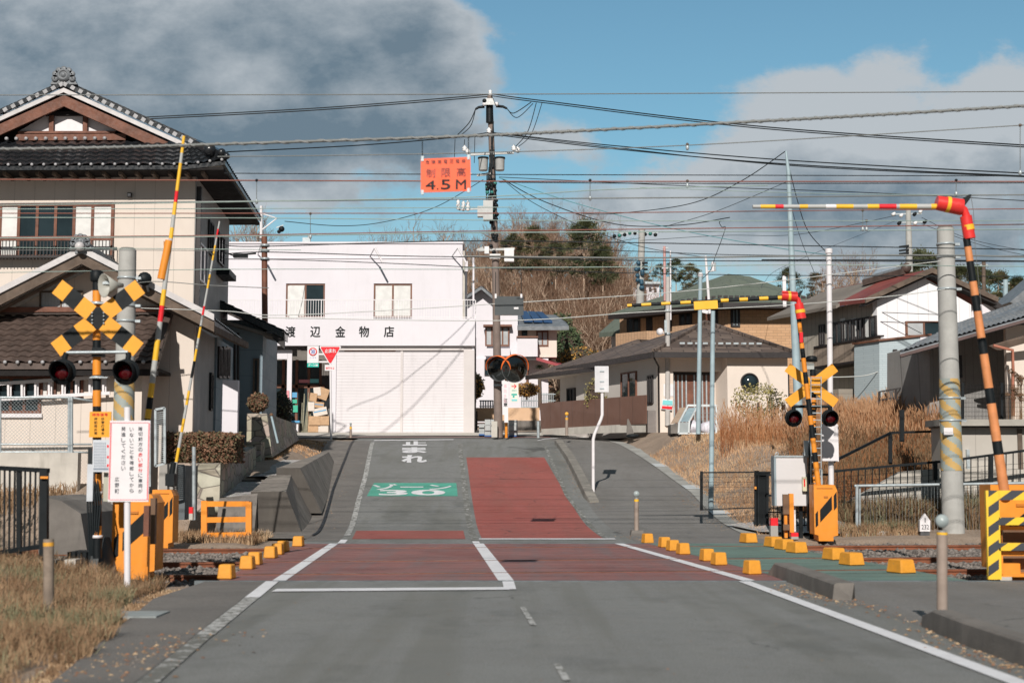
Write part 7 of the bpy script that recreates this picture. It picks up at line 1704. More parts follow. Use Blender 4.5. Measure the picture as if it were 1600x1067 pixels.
def garbage_cage():
    Y = 53; t = thing('garbage_cage', P(1085, 675, Y), 'sloping wire-glazed garbage cage holding white bags beside the bungalow', 'garbage cage'); wh = M('galv_white', (.62, .66, .67), .5)
    mb = MB(); e = Vector((0, 1.4, 0))
    def fr_(pts):
        for a, b in zip(pts, pts[1:]): mb.bar(P(*a), P(*b), .06, .06, wh, (0, 1, 0))
    fr_([(1060, 677, 53), (1061, 660, 53), (1075, 633, 54.2), (1119, 633, 54.2), (1119, 677, 53)]); fr_([(1076, 677, 53), (1077, 658, 53), (1089, 636, 54.2)]); fr_([(1060, 677, 53), (1119, 677, 53)]); fr_([(1118, 677, 54.4), (1118, 634, 54.4), (1076, 634, 54.4)])
    part('frame', mb, t); mb = MB(); mesh_m = M('mesh_panel', (.32, .36, .37), .6, .1, 3)
    mb.prism([P(1061, 676, 53), P(1076, 676, 53), P(1076, 660, 53), P(1062, 660, 53)], (0, .03, 0), mesh_m); mb.prism([P(1062, 659, 53), P(1076, 659, 53), P(1088, 637, 54.2), P(1076, 637, 54.2)], (0, .03, 0), M('blue_mesh', (.27, .36, .40), .5)); part('lid', mb, t)
    mb = MB(); mb.prism([P(1048, 677, 53.4), P(1060, 677, 53.4), P(1060, 661, 53.4), P(1048, 663, 53.4)], (0, 1, 0), dark_concrete); mb.prism([P(1048, 662, 53.4), P(1060, 660, 53.4), P(1073, 636, 54.6), P(1062, 637, 54.6)], (0, .06, 0), M('tan_sheet', (.36, .27, .2), .7)); part('side_bin', mb, t)
    mb = MB()
    for i in range(8): x = 1078+i*5.6; mb.tube([P(x, 677, 53.1), P(x, 640, 54.1)], .006, galv, 3)
    for i in range(6): y = 645+i*6; mb.tube([P(1078, y, 53.6), P(1119, y, 53.6)], .006, galv, 3)
    part('wire', mb, t)
    for x, lb in ((1084, 'white garbage bag at the left inside the wire cage'), (1106, 'white and blue garbage bag at the right inside the wire cage')):
        mb = MB(); bagm = M('bag_plastic', (.62, .60, .66), .4, .1, 4); p = P(x, 668, 53.6); mb.ball(p, .3, bagm, 12, (1, .7, .85)); 
        for i, v in enumerate(mb.v): nn = mnoise.noise(Vector(v)*5)*.07; mb.v[i] = (v[0]+nn, v[1]+nn, v[2]+nn)
        solo('garbage_bag', mb, p, lb, 'garbage bag', 'bags inside the garbage cage')
    # concrete block piles, thin stone
    for (x0, y0, x1, y1, Yb, lb) in ((757, 655, 776, 682, 63.5, 'stack of grey concrete blocks left of the utility pole'), (794, 656, 809, 682, 63.5, 'stack of grey concrete blocks right of the mirror post'), (748, 662, 757, 680, 64, 'low stack of pale blocks at the shop corner')):
        mb = MB(); bk = M('block_grey', (.42, .44, .44), .85, .1, 5, .2); rg = random.Random(x0); h = (y1-y0)/3
        for r_ in range(3):
            n = max(1, int((x1-x0)/9))
            for c_ in range(n): w_ = (x1-x0)/n; rect(mb, x0+c_*w_+.3+rg.uniform(0, .6), y0+r_*h+.2, x0+(c_+1)*w_-.2, y0+(r_+1)*h-.2-(r_ == 2)*2, Yb-rg.uniform(0, .15), .5, bk)
        rect(mb, x0, y1-2, x1, y1, Yb-.1, .6, M('pallet_blue', (.02, .1, .3), .6)); solo('concrete_blocks', mb, P((x0+x1)/2, y1, Yb), lb, 'block stack', 'concrete block stacks')
    mb = MB(); rect(mb, 768, 658, 777, 683, 61.3, .2, pale_concrete); solo('stone_slab', mb, P(772, 683, 61.3), 'upright pale slab leaning at the foot of the utility pole', 'slab')
    mb = MB(); a = P(979, 683, 57); mb.prism([P(979, 683, 57), P(992, 683, 57), P(988, 668, 57), P(982, 654, 57), P(980, 655, 57)], (0, .12, 0), dark_concrete); mb.ball(P(989, 681, 56.9), .18, black, 6, (1.6, 1, .5)); solo('standing_stone', mb, a, 'thin upright weathered stone slab beside the pavement top', 'stone slab')
    mb = MB(); mb.box((P(1008, 641, 57.5).x, 57.3, P(0, 676, 57.3).z), (P(1029, 641, 57.5).x, 57.4, P(0, 641, 57.3).z), M('grey_brown_gate', (.2, .18, .17), .7)); solo('side_gate', mb, P(1018, 676, 57.3), 'grey-brown side gate between sheet fence and bungalow', 'gate')
garbage_cage()

# ------------------------------------------------------------------ wires
def wire(pts, Y, r, m, label, cat='wire', Yb=None, group='overhead wires', sub=14, twist=False):
    """wire through photo points; depth goes from Y to Yb"""
    n = len(pts); out = []
    xs = [p[0] for p in pts]
    for i in range(n-1):
        p0 = pts[max(i-1, 0)]; p1 = pts[i]; p2 = pts[i+1]; p3 = pts[min(i+2, n-1)]
        for k in range(sub if n > 2 else 1):
            t_ = k/(sub if n > 2 else 1)
            f = lambda a, b, c, d: .5*((2*b)+(c-a)*t_+(2*a-5*b+4*c-d)*t_*t_+(3*b-a-3*c+d)*t_**3)
            if n > 2: out.append((f(p0[0], p1[0], p2[0], p3[0]), f(p0[1], p1[1], p2[1], p3[1])))
            else: out.append(p1)
    out.append(pts[-1]); Yb = Yb if Yb is not None else Y; L_ = len(out)-1
    Ys = [Y+(Yb-Y)*(i/L_) for i in range(L_+1)]; r = r*(.72 if m in (cable_m, cable_red) else .85)
    P3 = [P(x, y, yy) for (x, y), yy in zip(out, Ys)]
    mb = MB()
    if not twist: mb.tube(P3, r, m, 6)
    else:
        fine = []
        for a, b in zip(P3, P3[1:]):
            for k in range(6): fine.append(a.lerp(b, k/6))
        mb.tube(fine, r*.7, m, 6); pr = [p+Vector((0, math.cos(i*.4)*r*.5, math.sin(i*.4)*r*.5)) for i, p in enumerate(fine)]; mb.tube(pr, r*.5, M('wire_wrap', (.22, .225, .22), .5), 5)
    solo('overhead_wire', mb, P3[0], label, cat, group)
W = wire
W([(-60, 149), (800, 147.5), (1660, 143)], 24, .011, cable_grey, 'thin grey wire crossing the whole sky at the height of the utility pole top', Yb=26)
W([(-60, 234), (150, 231), (330, 226), (700, 214), (900, 205), (1200, 189), (1400, 178), (1660, 162)], 17, .030, cable_grey, 'thick twisted grey cable that carries the orange height sign', twist=True, sub=30)
W([(215, 184), (500, 169), (765, 148)], 64, .035, cable_m, 'upper of two black lines from the pole top to the left roof'); W([(215, 187), (500, 172), (765, 151)], 63, .035, cable_m, 'lower of two black lines from the pole top to the left roof')
W([(767, 147), (850, 158), (1200, 199), (1660, 231)], 63, .035, cable_m, 'upper black line falling from the pole top to the right', Yb=45); W([(767, 150), (850, 161), (1200, 202), (1660, 234)], 62, .03, cable_m, 'lower black line falling from the pole top to the right', Yb=45)
W([(345, 238), (550, 228), (700, 216), (765, 207)], 50, .033, cable_m, 'black line below the twisted cable towards the left house', Yb=62)
W([(767, 207), (960, 228), (1250, 252), (1660, 274)], 62, .033, cable_m, 'first of three close black lines right of the pole', Yb=45); W([(767, 210), (960, 233), (1250, 258), (1660, 278)], 62, .033, cable_m, 'second of three close black lines right of the pole', Yb=45); W([(767, 208), (960, 231), (1250, 260), (1660, 279)], 62, .028, cable_m, 'third of three close black lines right of the pole', Yb=46)
W([(743, 171), (733, 192), (715, 211)], 62, .03, cable_m, 'jumper cable looping down left of the pole top'); W([(743, 171), (736, 196), (721, 211)], 62, .025, cable_m, 'second jumper cable left of the pole top')
W([(792, 170), (803, 177), (830, 160)], 62, .03, cable_m, 'jumper cable looping right of the pole top'); W([(792, 170), (808, 184), (833, 162)], 62, .025, cable_m, 'lower jumper cable looping right of the pole top')
W([(838, 161), (825, 205), (806, 229)], 62, .025, cable_m, 'long drop cable right of the pole'); W([(847, 161), (830, 210), (808, 231)], 62, .022, cable_m, 'second long drop cable right of the pole')
for x, y0, y1, lb in ((711, 218, 246, 'a'), (726, 218, 232, 'b'), (742, 215, 255, 'c')): W([(x, y0), (x-1, y1)], 62, .02, cable_m, 'thin vertical drop cable beside the orange sign at its %s' % {'a': 'upper middle', 'b': 'upper right corner', 'c': 'right edge'}[lb])
W([(340, 245), (700, 240), (1100, 226), (1660, 192)], 23, .010, cable_grey, 'faint grey wire passing above the orange sign')
W([(350, 271), (800, 273), (1660, 275.5)], 30, .014, cable_m, 'dark straight wire just above the red-brown wire')
W([(-60, 280.5), (800, 283.5), (1660, 284)], 25, .017, cable_red, 'upper red-brown contact wire across the sky'); W([(780, 285), (1100, 287), (1660, 286)], 28, .013, cable_m, 'dark wire just under the upper red-brown wire')
W([(780, 277), (1100, 292), (1350, 301), (1660, 317)], 60, .022, cable_m, 'dark line falling gently to the right under the contact wire', Yb=50); W([(1000, 293), (1300, 303), (1660, 305)], 27, .008, cable_green, 'thin grey-green wire at the height of the black hinge')
W([(-60, 322), (340, 316), (740, 308), (960, 296), (1200, 290)], 24, .010, cable_green, 'pale green wire rising slowly to the right')
W([(-60, 319), (350, 315), (800, 311), (1200, 308), (1660, 304)], 24.6, .014, cable_grey, 'grey-green messenger wire under the orange sign'); W([(-60, 327), (400, 326), (800, 324)], 26, .009, cable_green, 'thin green wire left of centre')
W([(-60, 333.5), (500, 333.5), (900, 333), (1300, 329), (1660, 326)], 28, .014, cable_red, 'middle red-brown contact wire'); W([(-60, 340), (420, 341), (900, 345), (1660, 345)], 27, .010, cable_green, 'pale wire just below the middle red-brown wire')
W([(-60, 371), (340, 368), (700, 362), (1100, 357), (1660, 350)], 29, .016, cable_red, 'lower red-brown contact wire crossing above the shop roof'); W([(-60, 372.5), (350, 369.5), (740, 364), (1100, 362), (1660, 358)], 28.4, .013, cable_green, 'pale green wire just below the lower red-brown wire')
W([(445, 346), (530, 353), (600, 347), (680, 324), (755, 281)], 57, .022, cable_m, 'black service cable sagging between shop corner and utility pole', Yb=62)
W([(785, 280), (850, 315), (960, 350), (1060, 352), (1140, 340)], 61, .028, cable_m, 'dark cable sagging to the right behind the striped arm', Yb=55); W([(785, 280), (830, 315), (905, 352), (1000, 385), (1100, 402)], 61, .02, cable_m, 'thin line falling from the utility pole to the white mast'); W([(780, 278), (900, 318), (1050, 357), (1200, 385), (1290, 398)], 61, .018, M('teal_wire', (.1, .3, .33), .5), 'teal line falling to the right from the utility pole', Yb=50)
W([(1228, 236), (1160, 282), (1080, 318), (960, 334), (900, 333)], 46, .022, cable_m, 'black cable from the tallest steel pole sagging left', Yb=60); W([(1228, 285), (1120, 330), (1040, 354)], 46, .014, cable_m, 'thin cable from the tallest steel pole going left')
W([(1228, 240), (1245, 310), (1262, 360), (1290, 393)], 46, .02, cable_m, 'stay wire from the tallest steel pole to the white pole'); W([(1230, 300), (1250, 370), (1272, 425)], 46, .012, cable_m, 'thin stay wire beside the tallest steel pole')
W([(350, 383), (410, 385), (700, 377), (900, 378), (1250, 384), (1660, 391)], 33, .018, cable_m, 'black cable running just above the shop roof')
W([(350, 397), (420, 394), (620, 400), (760, 402), (1000, 407), (1660, 409)], 36, .018, cable_m, 'black cable across the upper part of the shop wall'); W([(725, 400.5), (1000, 403), (1250, 400), (1470, 399), (1660, 403)], 30, .022, cable_grey, 'grey cable passing behind the utility pole below its boxes')
W([(725, 418.5), (1000, 417), (1250, 414), (1660, 417)], 31, .012, cable_green, 'pale wire below the grey cable'); W([(350, 405), (450, 406), (620, 412), (770, 419), (1000, 427), (1300, 431), (1660, 432)], 38, .016, cable_m, 'long black cable sloping across the shop wall and the woods'); W([(780, 384), (1000, 393), (1200, 399), (1660, 400)], 34, .014, cable_m, 'black cable over the pine tree'); W([(1190, 406), (1500, 407), (1660, 409)], 37, .024, cable_m, 'thick black cable behind the right concrete pole')
W([(-60, 427), (340, 421), (740, 421)], 28, .009, cable_green, 'faint green wire over the barn roof, left'); W([(20, 387), (400, 390), (470, 391)], 27, .009, cable_green, 'faint wire across the upper windows of the left house'); W([(-60, 391), (200, 391), (340, 392)], 27.5, .008, cable_grey, 'thin wire above the barn ridge')
W([(207, 443), (250, 440), (330, 446), (420, 450)], 33, .012, cable_grey, 'wire with small beads running right from the left concrete pole'); W([(207, 481), (350, 486), (460, 492), (820, 472), (1100, 452), (1470, 408)], 33, .012, M('pale_wire', (.5, .52, .5), .5), 'pale wire slanting up from the left concrete pole to the right one')
W([(400, 496), (780, 501), (1000, 488), (1240, 476), (1400, 462), (1476, 452)], 33, .013, M('pale_wire', (0, 0, 0)), 'lower pale wire slanting up to the right concrete pole')
W([(1378, 488), (1476, 492)], 57, .02, cable_m, 'cable at the wall of the white gabled house'); W([(1378, 488), (1400, 500), (1440, 521)], 57, .02, cable_m, 'cable drooping down the wall of the white gabled house'); W([(1240, 590), (1340, 588), (1374, 580)], 56, .025, M('pale_wire', (0, 0, 0)), 'pale cable along the lower side wall of the gabled house')
W([(1190, 450), (1195, 440), (1228, 415), (1400, 345)], 55, .012, cable_m, 'thin line up to the distant insulator pole', Yb=80); W([(1000, 376), (1130, 368), (1250, 366), (1400, 337)], 70, .018, cable_m, 'line between the two distant concrete poles'); W([(1000, 372), (900, 388), (850, 395)], 88, .02, cable_m, 'line left of the distant concrete pole')
W([(1440, 340), (1520, 375), (1660, 402)], 80, .02, cable_m, 'line running right from the distant insulator pole'); W([(1440, 350), (1540, 385), (1660, 410)], 80, .02, cable_m, 'lower line running right from the distant insulator pole')
W([(1132, 345), (1124, 347), (1128, 355), (1133, 358), (1118, 400), (1108, 425), (1080, 448), (1048, 458)], 55, .02, cable_m, 'curly cable hanging over the bungalow roof')
mb = MB()
for x, y0, y1, Y, h in ((1074, 226, 231, 23, 1), (922, 282, 310, 25, 1), (1494, 282, 303, 25, 1), (401, 282, 315, 25, 0), (1594, 196, 270, 23, 0), (1348, 329, 358, 28, 1), (1354, 345, 358, 28, 1), (1074, 283, 290, 25, 0), (485, 334, 370, 28, 0)):
    mb = MB(); mb.tube([P(x, y0, Y), P(x, y1, Y)], .006, cable_grey, 4); mb.ball(P(x, y0, Y), .028, black if x in (922, 1494, 401) else old_wood, 6); mb.ball(P(x, y1, Y), .03, galv, 6, (1, 1, 1.6))
    solo('wire_dropper', mb, P(x, y1, Y), {1074: 'small hanging dropper right of the centre sky', 922: 'dropper with dark clamp above the pine tree', 1494: 'dropper with dark clamps above the near folding arm hinge', 401: 'dropper by the roof corner of the left house', 1594: 'long dropper with pale weight at the right edge', 1348: 'brown dropper under the level striped arm', 1354: 'short lower dropper under the level striped arm', 485: 'faint dropper above the left part of the shop'}[x] if not (x == 1074 and y0 > 250) else 'pale short dropper on the upper red-brown wire', 'wire dropper')
mb = MB(); 
for x, y in ((370, 395), (382, 398)): pass
mb = MB(); mb.box((P(364, 402, 45).x, 45, P(0, 402, 45).z), (P(386, 396, 45).x, 45.2, P(0, 396, 45).z), black); mb.tube([P(346, 392, 45), P(364, 399, 45), P(400, 396, 45)], .03, black, 6); solo('cable_joint_box', mb, P(375, 402, 45), 'small black joint box hanging on the cable before the shop wall', 'joint box')
# ------------------------------------------------------------------ vegetation
def grass(name, n, region, h, w, mat, label, seed, lean=.35, segs=2, mats=None, zf=None, plume=0):
    rg = np.random.default_rng(seed); V = []; Fc = []; MI = []
    cnt = 0; tries = 0
    while cnt < n and tries < n*6:
        tries += 1; x, y = region(rg)
        if x is None: continue
        d = mnoise.noise((x*.9, y*.9, seed))*.5+.5
        if rg.random() > .35+.9*d: continue
        z = (zf or gz)(x, y)-.04; hh = h*(.45+.75*rg.random())*(.6+.7*d); a = rg.random()*6.283; ln = lean*rg.random()*hh
        dx, dy = math.cos(a)*ln, math.sin(a)*ln; b = rg.random()*3.1416; wx, wy = math.cos(b)*w/2, math.sin(b)*w/2*.6
        o = len(V); bend = .35
        V += [(x-wx, y-wy, z), (x+wx, y+wy, z), (x+dx*bend-wx*.8, y+dy*bend-wy*.8, z+hh*.6), (x+dx*bend+wx*.8, y+dy*bend+wy*.8, z+hh*.6), (x+dx, y+dy, z+hh*(1-.25*ln/hh))]
        Fc += [(o, o+1, o+3, o+2), (o+2, o+3, o+4)]; mi = 1 if mnoise.noise((x*.8, y*.8, seed+50)) > .22 and rg.random() < .7 or rg.random() < .1 else 0; MI += [mi, mi]
        if plume and rg.random() < plume:
            o = len(V); t = Vector(V[-1]); pw = w*2.2
            V += [tuple(t+Vector((-wx, 0, -hh*.16))*1), tuple(t+Vector((pw*.6, pw*.3, -hh*.08))), tuple(t+Vector((dx*.2, dy*.2, hh*.06))), tuple(t+Vector((-pw*.6, -pw*.3, -hh*.08)))]; Fc.append((o, o+1, o+2, o+3)); MI.append(1)
        cnt += 1
    me = bpy.data.meshes.new(name); me.from_pydata(V, [], Fc)
    for m in (mats or [mat, mat]): me.materials.append(m)
    me.polygons.foreach_set('material_index', MI); me.update()
    o = bpy.data.objects.new(name, me); COL.objects.link(o); tag(o, label, name.replace('_', ' '), None, 'stuff'); return o
def reg_near_left(rg):
    y = 8.2+rg.random()**.8*12.2; e = roadL(y); x = e+.05-rg.random()**1.3*6.5
    if e-x < .5 and mnoise.noise((x*1.5, y*1.2, 5))+.2 < (.5-(e-x))*.9: return None, None
    if y > 19.3 and x > -5.4: return None, None
    return x, y
plumem = M('reed_plume', (.34, .17, .08), .8, .2, 1, 0, 30, col2=(.5, .31, .18)); lightg = M('pale_straw', (.42, .29, .17), .8, .2, 1, 0, 30, col2=(.56, .41, .26)); greyg = M('grey_green_grass', (.15, .15, .08), .8, .2, 1, 0, 30, col2=(.27, .24, .14))
grass('dry_grass', 62000, reg_near_left, .25, .008, drygrass, 'dry brown grass on the verge at the lower left', 21, 1.5, mats=[drygrass, greyg])
def reg_edge(rg):
    y = 8.5+rg.random()*11; e = roadL(y); x = e-.0-rg.random()*.22
    if mnoise.noise((0, y*.8, 9)) < -.05: return None, None
    return x, y
grass('verge_weeds', 2500, reg_edge, .06, .014, drygrass, 'low straw weeds along the left asphalt edge', 22, 1.2, mats=[drygrass, lightg])
def reg_bank(rg):
    y = 34.5+rg.random()*22; xr = walkR(y); x = xr+.35+rg.random()**.9*(13)
    if y < 37.3 and x > xr+1.0 and x < 8.5: return None, None
    if x > 8 and y < 36.8: return None, None
    if y > 52.5 and x < 7: return None, None
    return x, y
grass('bank_grass', 75000, reg_bank, .2, .018, bankgrass, 'short dry tawny grass covering the bank right of the pavement', 23, 1.1, mats=[bankgrass, lightg])
def reg_reed(rg):
    y = 42+rg.random()*11; x = 5.2+rg.random()*11.5
    px = 800+x/y*F
    if px < 1125 and not (y > 54.5 and px > 1118): return None, None
    if px < 1235 and rg.random() < .8: return None, None
    if y < 44+(px < 1235)*3 or px > 1475: return None, None
    return x, y
grass('reeds', 26000, reg_reed, 1.15, .011, reedmat, 'tall rusty brown reeds on top of the bank', 24, .55, mats=[reedmat, plumem], plume=.35)
def reg_reed2(rg):
    y = 37.6+rg.random()*8; x = 7.6+rg.random()*6.2
    if x/y*F < 435: return None, None
    if y < 40 and x > 10.5: return None, None
    return x, y
grass('brown_reeds', 17000, reg_reed2, .85, .011, reedmat, 'brown reeds behind the ladder signal and black railing', 25, .5, mats=[reedmat, brushmat], plume=.4)
def reg_scrub(rg): return 8.2+rg.random()*9, 34.5+rg.random()*2.3
grass('scrub', 14000, reg_scrub, .75, .03, brushmat, 'low tangled brown scrub behind the pipe fence', 26, .9, mats=[brushmat, greyg])
def reg_leftscrub(rg):
    y = 31.2+rg.random()*2.6; x = -9.4+rg.random()*4.0
    if x > roadL(y)-.9: return None, None
    return x, y
grass('dry_weeds', 5200, reg_leftscrub, .26, .02, drygrass, 'dry weeds around the orange guard fence', 27, 1.0, mats=[drygrass, lightg])
def reg_leftbank(rg): return -14+rg.random()*4.2, 21.5+rg.random()*11
grass('bank_weeds', 5000, reg_leftbank, .3, .025, drygrass, 'dry weeds on the bank behind the black railing at the left', 28, 1.0, mats=[drygrass, brushmat], zf=lambda x, y: max(gz(x, y), .1+(y-21)*.09))
def reg_terrace(rg):
    y = 46+rg.random()*12.5; e = roadL(y); x = e-1.0-rg.random()*2.8
    if y < 51 and x > e-1.9: return None, None
    return x, y
grass('terrace_grass', 7000, reg_terrace, .12, .03, bankgrass, 'dry grass on the terrace in front of the stop sign', 29, 1.0, mats=[bankgrass, drygrass])
def reg_corner(rg): return 7.7+rg.random()*1.8, 33.4+rg.random()*2.0
grass('corner_weeds', 2600, reg_corner, .3, .02, drygrass, 'dry weeds at the foot of the white control cabinet', 30, .9, mats=[drygrass, greyg])
hbx = M('dead_leaf', (.25, .12, .06), .8, .3, 9)
mb = MB(); vs = [(5.9, 34.9), (8.4, 33.4), (8.6, 37.2), (5.7, 37.2)]; mb.add([(x, y, gz(x, y)+.07) for x, y in [(6.0, 34.6), (7.6, 33.6), (8.6, 34), (8.6, 37), (7, 37.2), (5.5, 36.9)]], [(0, 1, 2, 3, 4, 5)], gravel); struct('gravel_patch', mb, label='grey gravel patch before the low black mesh fence')
def patchg(x, y): return gz(x, y)
mb = MB(); 
for (x0, x1, y0, y1, d) in ((-7.5, -5.95, 36.0, 39.3, .5), (-7.4, -6.2, 39.8, 47, .45)):
    mb.add([(x0, y0, gz(x0, y0)+.05), (x1, y0, gz(x0, y0)+.05), (x1-d, y1, gz(x0, y1)+.05), (x0-d, y1, gz(x0, y1)+.05)], [(0, 1, 2, 3)], gravel)
struct('gravel_terrace', mb, label='mossy gravel on the terraces above the battered walls')

mb = MB(); r4 = random.Random(31)
def crumb(x, y, z, s_, m):
    a = r4.uniform(0, 6.28); h_ = s_*r4.uniform(.2, .6); c, d = math.cos(a)*s_, math.sin(a)*s_
    mb.add([(x+c, y+d, z), (x-d*.7, y+c*.7, z), (x-c, y-d, z), (x+d*.7, y-c*.7, z), (x, y, z+h_)], [(0, 1, 4), (1, 2, 4), (2, 3, 4), (3, 0, 4)], m)
for (pa, pb, n, wd) in (((1215, 915), (1330, 945), 260, .3), ((1440, 985), (1600, 1048), 240, .25), ((1330, 940), (1440, 978), 60, .2), ((908, 778), (872, 700), 160, .2), ((945, 800), (915, 765), 60, .25), ((1062, 770), (1150, 830), 260, .5), ((985, 838), (1010, 845), 60, .3), ((330, 985), (120, 1060), 260, .5), ((500, 830), (545, 720), 130, .5)):
    for i in range(n):
        u = r4.random(); q = G(pa[0]+(pb[0]-pa[0])*u, pa[1]+(pb[1]-pa[1])*u); x, y = q.x+r4.gauss(0, wd*.5), q.y+r4.gauss(0, .25); crumb(x, y, zr(y)+.005, r4.uniform(.008, .03), r4.choice([drygrass, lightg, ballast_m, hbx]))
for i in range(500):
    y = 6+r4.random()*50; x = roadL(y)+r4.random()*11; crumb(x, y, zr(y)+.006, r4.uniform(.004, .012), r4.choice([drygrass, ballast_m, hbx]))
struct('road_debris', mb, 'stuff', 'small stones and dry leaf bits gathered along kerbs and gutters')
def leafball(mb, c, rx, ry, rz, n, s, mats_, seed, shell=.6):
    rg = random.Random(seed)
    for i in range(n):
        while True:
            v = Vector((rg.uniform(-1, 1), rg.uniform(-1, 1), rg.uniform(-1, 1)))
            if v.length <= 1: break
        if v.length < 1e-3: continue
        r = shell+(1-shell)*rg.random(); v = v.normalized()*r*(1+.22*mnoise.noise(v.normalized()*2.3+Vector((seed, 0, 0))))
        p = Vector((c[0]+v.x*rx, c[1]+v.y*ry, c[2]+v.z*rz)); a = Vector((rg.uniform(-1, 1), rg.uniform(-1, 1), rg.uniform(-1, 1))).normalized(); b = a.orthogonal().normalized(); ss = s*rg.uniform(.6, 1.4)
        mb.add([p-a*ss, p+b*ss*.6, p+a*ss, p-b*ss*.6], [(0, 1, 2, 3)], mats_[0] if rg.random() < .6 else mats_[1])
def shrub(name, c, rx, ry, rz, n, s, mats_, label, seed, cat='shrub', core=None, box=False):
    t = thing(name, (c[0], c[1], c[2]-rz), label, cat); mb = MB()
    if box:
        rg = random.Random(seed)
        for i in range(n):
            f = rg.choice('tftfs'); u, v, w_ = rg.uniform(-1, 1), rg.uniform(-1, 1), rg.uniform(-1, 1)
            if f == 't': w_ = 1+rg.gauss(0, .07)
            elif f == 'f': v = -1+rg.gauss(0, .1)
            else: u = 1+rg.gauss(0, .03)
            q = 1+.1*mnoise.noise((u*6, w_*3, seed)); p = Vector((c[0]+u*rx, c[1]+v*ry*q, c[2]+w_*rz*q)); a = Vector((rg.uniform(-1, 1), rg.uniform(-1, 1), rg.uniform(-1, 1))).normalized(); b = a.orthogonal().normalized(); ss = s*rg.uniform(.6, 1.4)
            mb.add([p-a*ss, p+b*ss*.5, p+a*ss, p-b*ss*.5], [(0, 1, 2, 3)], mats_[0] if rg.random() < .6 else mats_[1])
    else: leafball(mb, c, rx, ry, rz, n, s, mats_, seed)
    part('foliage', mb, t, fixn=False)
    mb = MB()
    if box: mb.box((c[0]-rx*.93, c[1]-ry*.9, c[2]-rz), (c[0]+rx*.97, c[1]+ry, c[2]+rz*.86), M('twiggy_core', (.06, .04, .03), .9, .4, 8, .5, 20))
    elif name != 'bamboo_grass': mb.ball(c, 1, M('twiggy_core', (0, 0, 0)), 8, (rx*.8, ry*.8, rz*.8))
    mb.tube([(c[0], c[1], c[2]-rz-.15), (c[0], c[1], c[2])], .05, old_wood, 6); part('stems', mb, t)
    return t
hb = M('russet_leaf', (.17, .085, .05), .7, .3, 3, 0, 30, col2=(.28, .15, .09)); hb2 = M('dark_olive_leaf', (.09, .085, .04), .7, .3, 3, 0, 30, col2=(.15, .13, .07))
a, b = P(258, 722, 36.0), P(366, 679, 36.0); cx = (a.x+b.x)/2
shrub('clipped_hedge', (cx, 36.45, (a.z+b.z)/2), (b.x-a.x)/2, .65, (b.z-a.z)/2, 9000, .045, [hb, hb2], 'clipped russet hedge on the rough stone wall', 41, 'hedge', box=True)
c = P(403, 629, 47); shrub('round_bush', tuple(c), .36, .4, .34, 2600, .035, [hb, hb2], 'round brown bush on the stone wall end', 42)
c = P(436, 640, 58); shrub('dark_bush', tuple(c), .55, .6, .75, 2600, .06, [M('shade_leaf', (.02, .03, .02), .7), hb2], 'dark rounded bush beside the shop entrance post', 43)
og = M('golden_leaf', (.42, .2, .04), .7, .25, 3, 0, 30, col2=(.55, .32, .08)); ev = M('evergreen_leaf', (.035, .06, .03), .6, .3, 2, 0, 30, col2=(.09, .12, .05))
c = P(743, 603, 78); shrub('golden_bush', tuple(c), .5, .5, .75, 900, .08, [og, ev], 'golden bush just right of the shop corner', 44)
c = P(823, 609, 80); shrub('orange_topiary', tuple(c), .75, .6, .42, 1400, .06, [og, hb], 'orange domed bush before the white house', 45)
c = P(889, 545, 100); shrub('evergreen_shrub', tuple(c), 1.0, 1, 1.6, 2600, .11, [ev, ev], 'dark evergreen bush right of the white house', 46)
c = P(877, 530, 103); shrub('evergreen_tree', tuple(c), 1.2, 1.2, 2.0, 2600, .12, [ev, hb2], 'taller dark evergreen beside the white house', 47)
c = P(905, 560, 97); shrub('olive_shrub', tuple(c), 1.6, 1, .8, 1800, .1, [hb2, og], 'olive and gold shrubs behind the bungalow wing roof', 48)
c = P(930, 620, 60.5); shrub('yellow_shrub', tuple(c), .5, .4, .8, 900, .05, [M('yellow_green_leaf', (.25, .22, .07), .7, .2, 3, 0, 30, col2=(.45, .38, .14)), hb2], 'yellowish shrub behind the brown sheet fence', 49)
c = P(1185, 628, 54.5); shrub('bamboo_grass', tuple(c), 1.1, .4, .75, 1500, .05, [M('yellow_green_leaf', (0, 0, 0)), greyg], 'yellow-green leafy shrub under the round window', 50)
def palm():
    c = P(843, 573, 84); t = thing('palm_tree', P(843, 610, 84), 'small palm-like tree with trimmed trunk before the white house', 'tree'); mb = MB(); mb.tube([P(844, 640, 84), P(843, 580, 84)], .13, old_wood, 8, True, .1); part('trunk', mb, t); mb = MB(); rg = random.Random(3)
    for i in range(420):
        a = rg.uniform(0, 6.28); e = rg.uniform(-.3, 1.2); d = Vector((math.cos(a)*math.cos(e), math.sin(a)*math.cos(e), math.sin(e)*.5)); L_ = rg.uniform(.4, .7); s_ = Vector((-d.y, d.x, 0))*.02; p = c+Vector((0, 0, 0)); mb.add([p-s_, p+s_, p+d*L_+Vector((0, 0, -.1))], [(0, 1, 2)], ev)
    part('crown', mb, t, fixn=False)
palm()
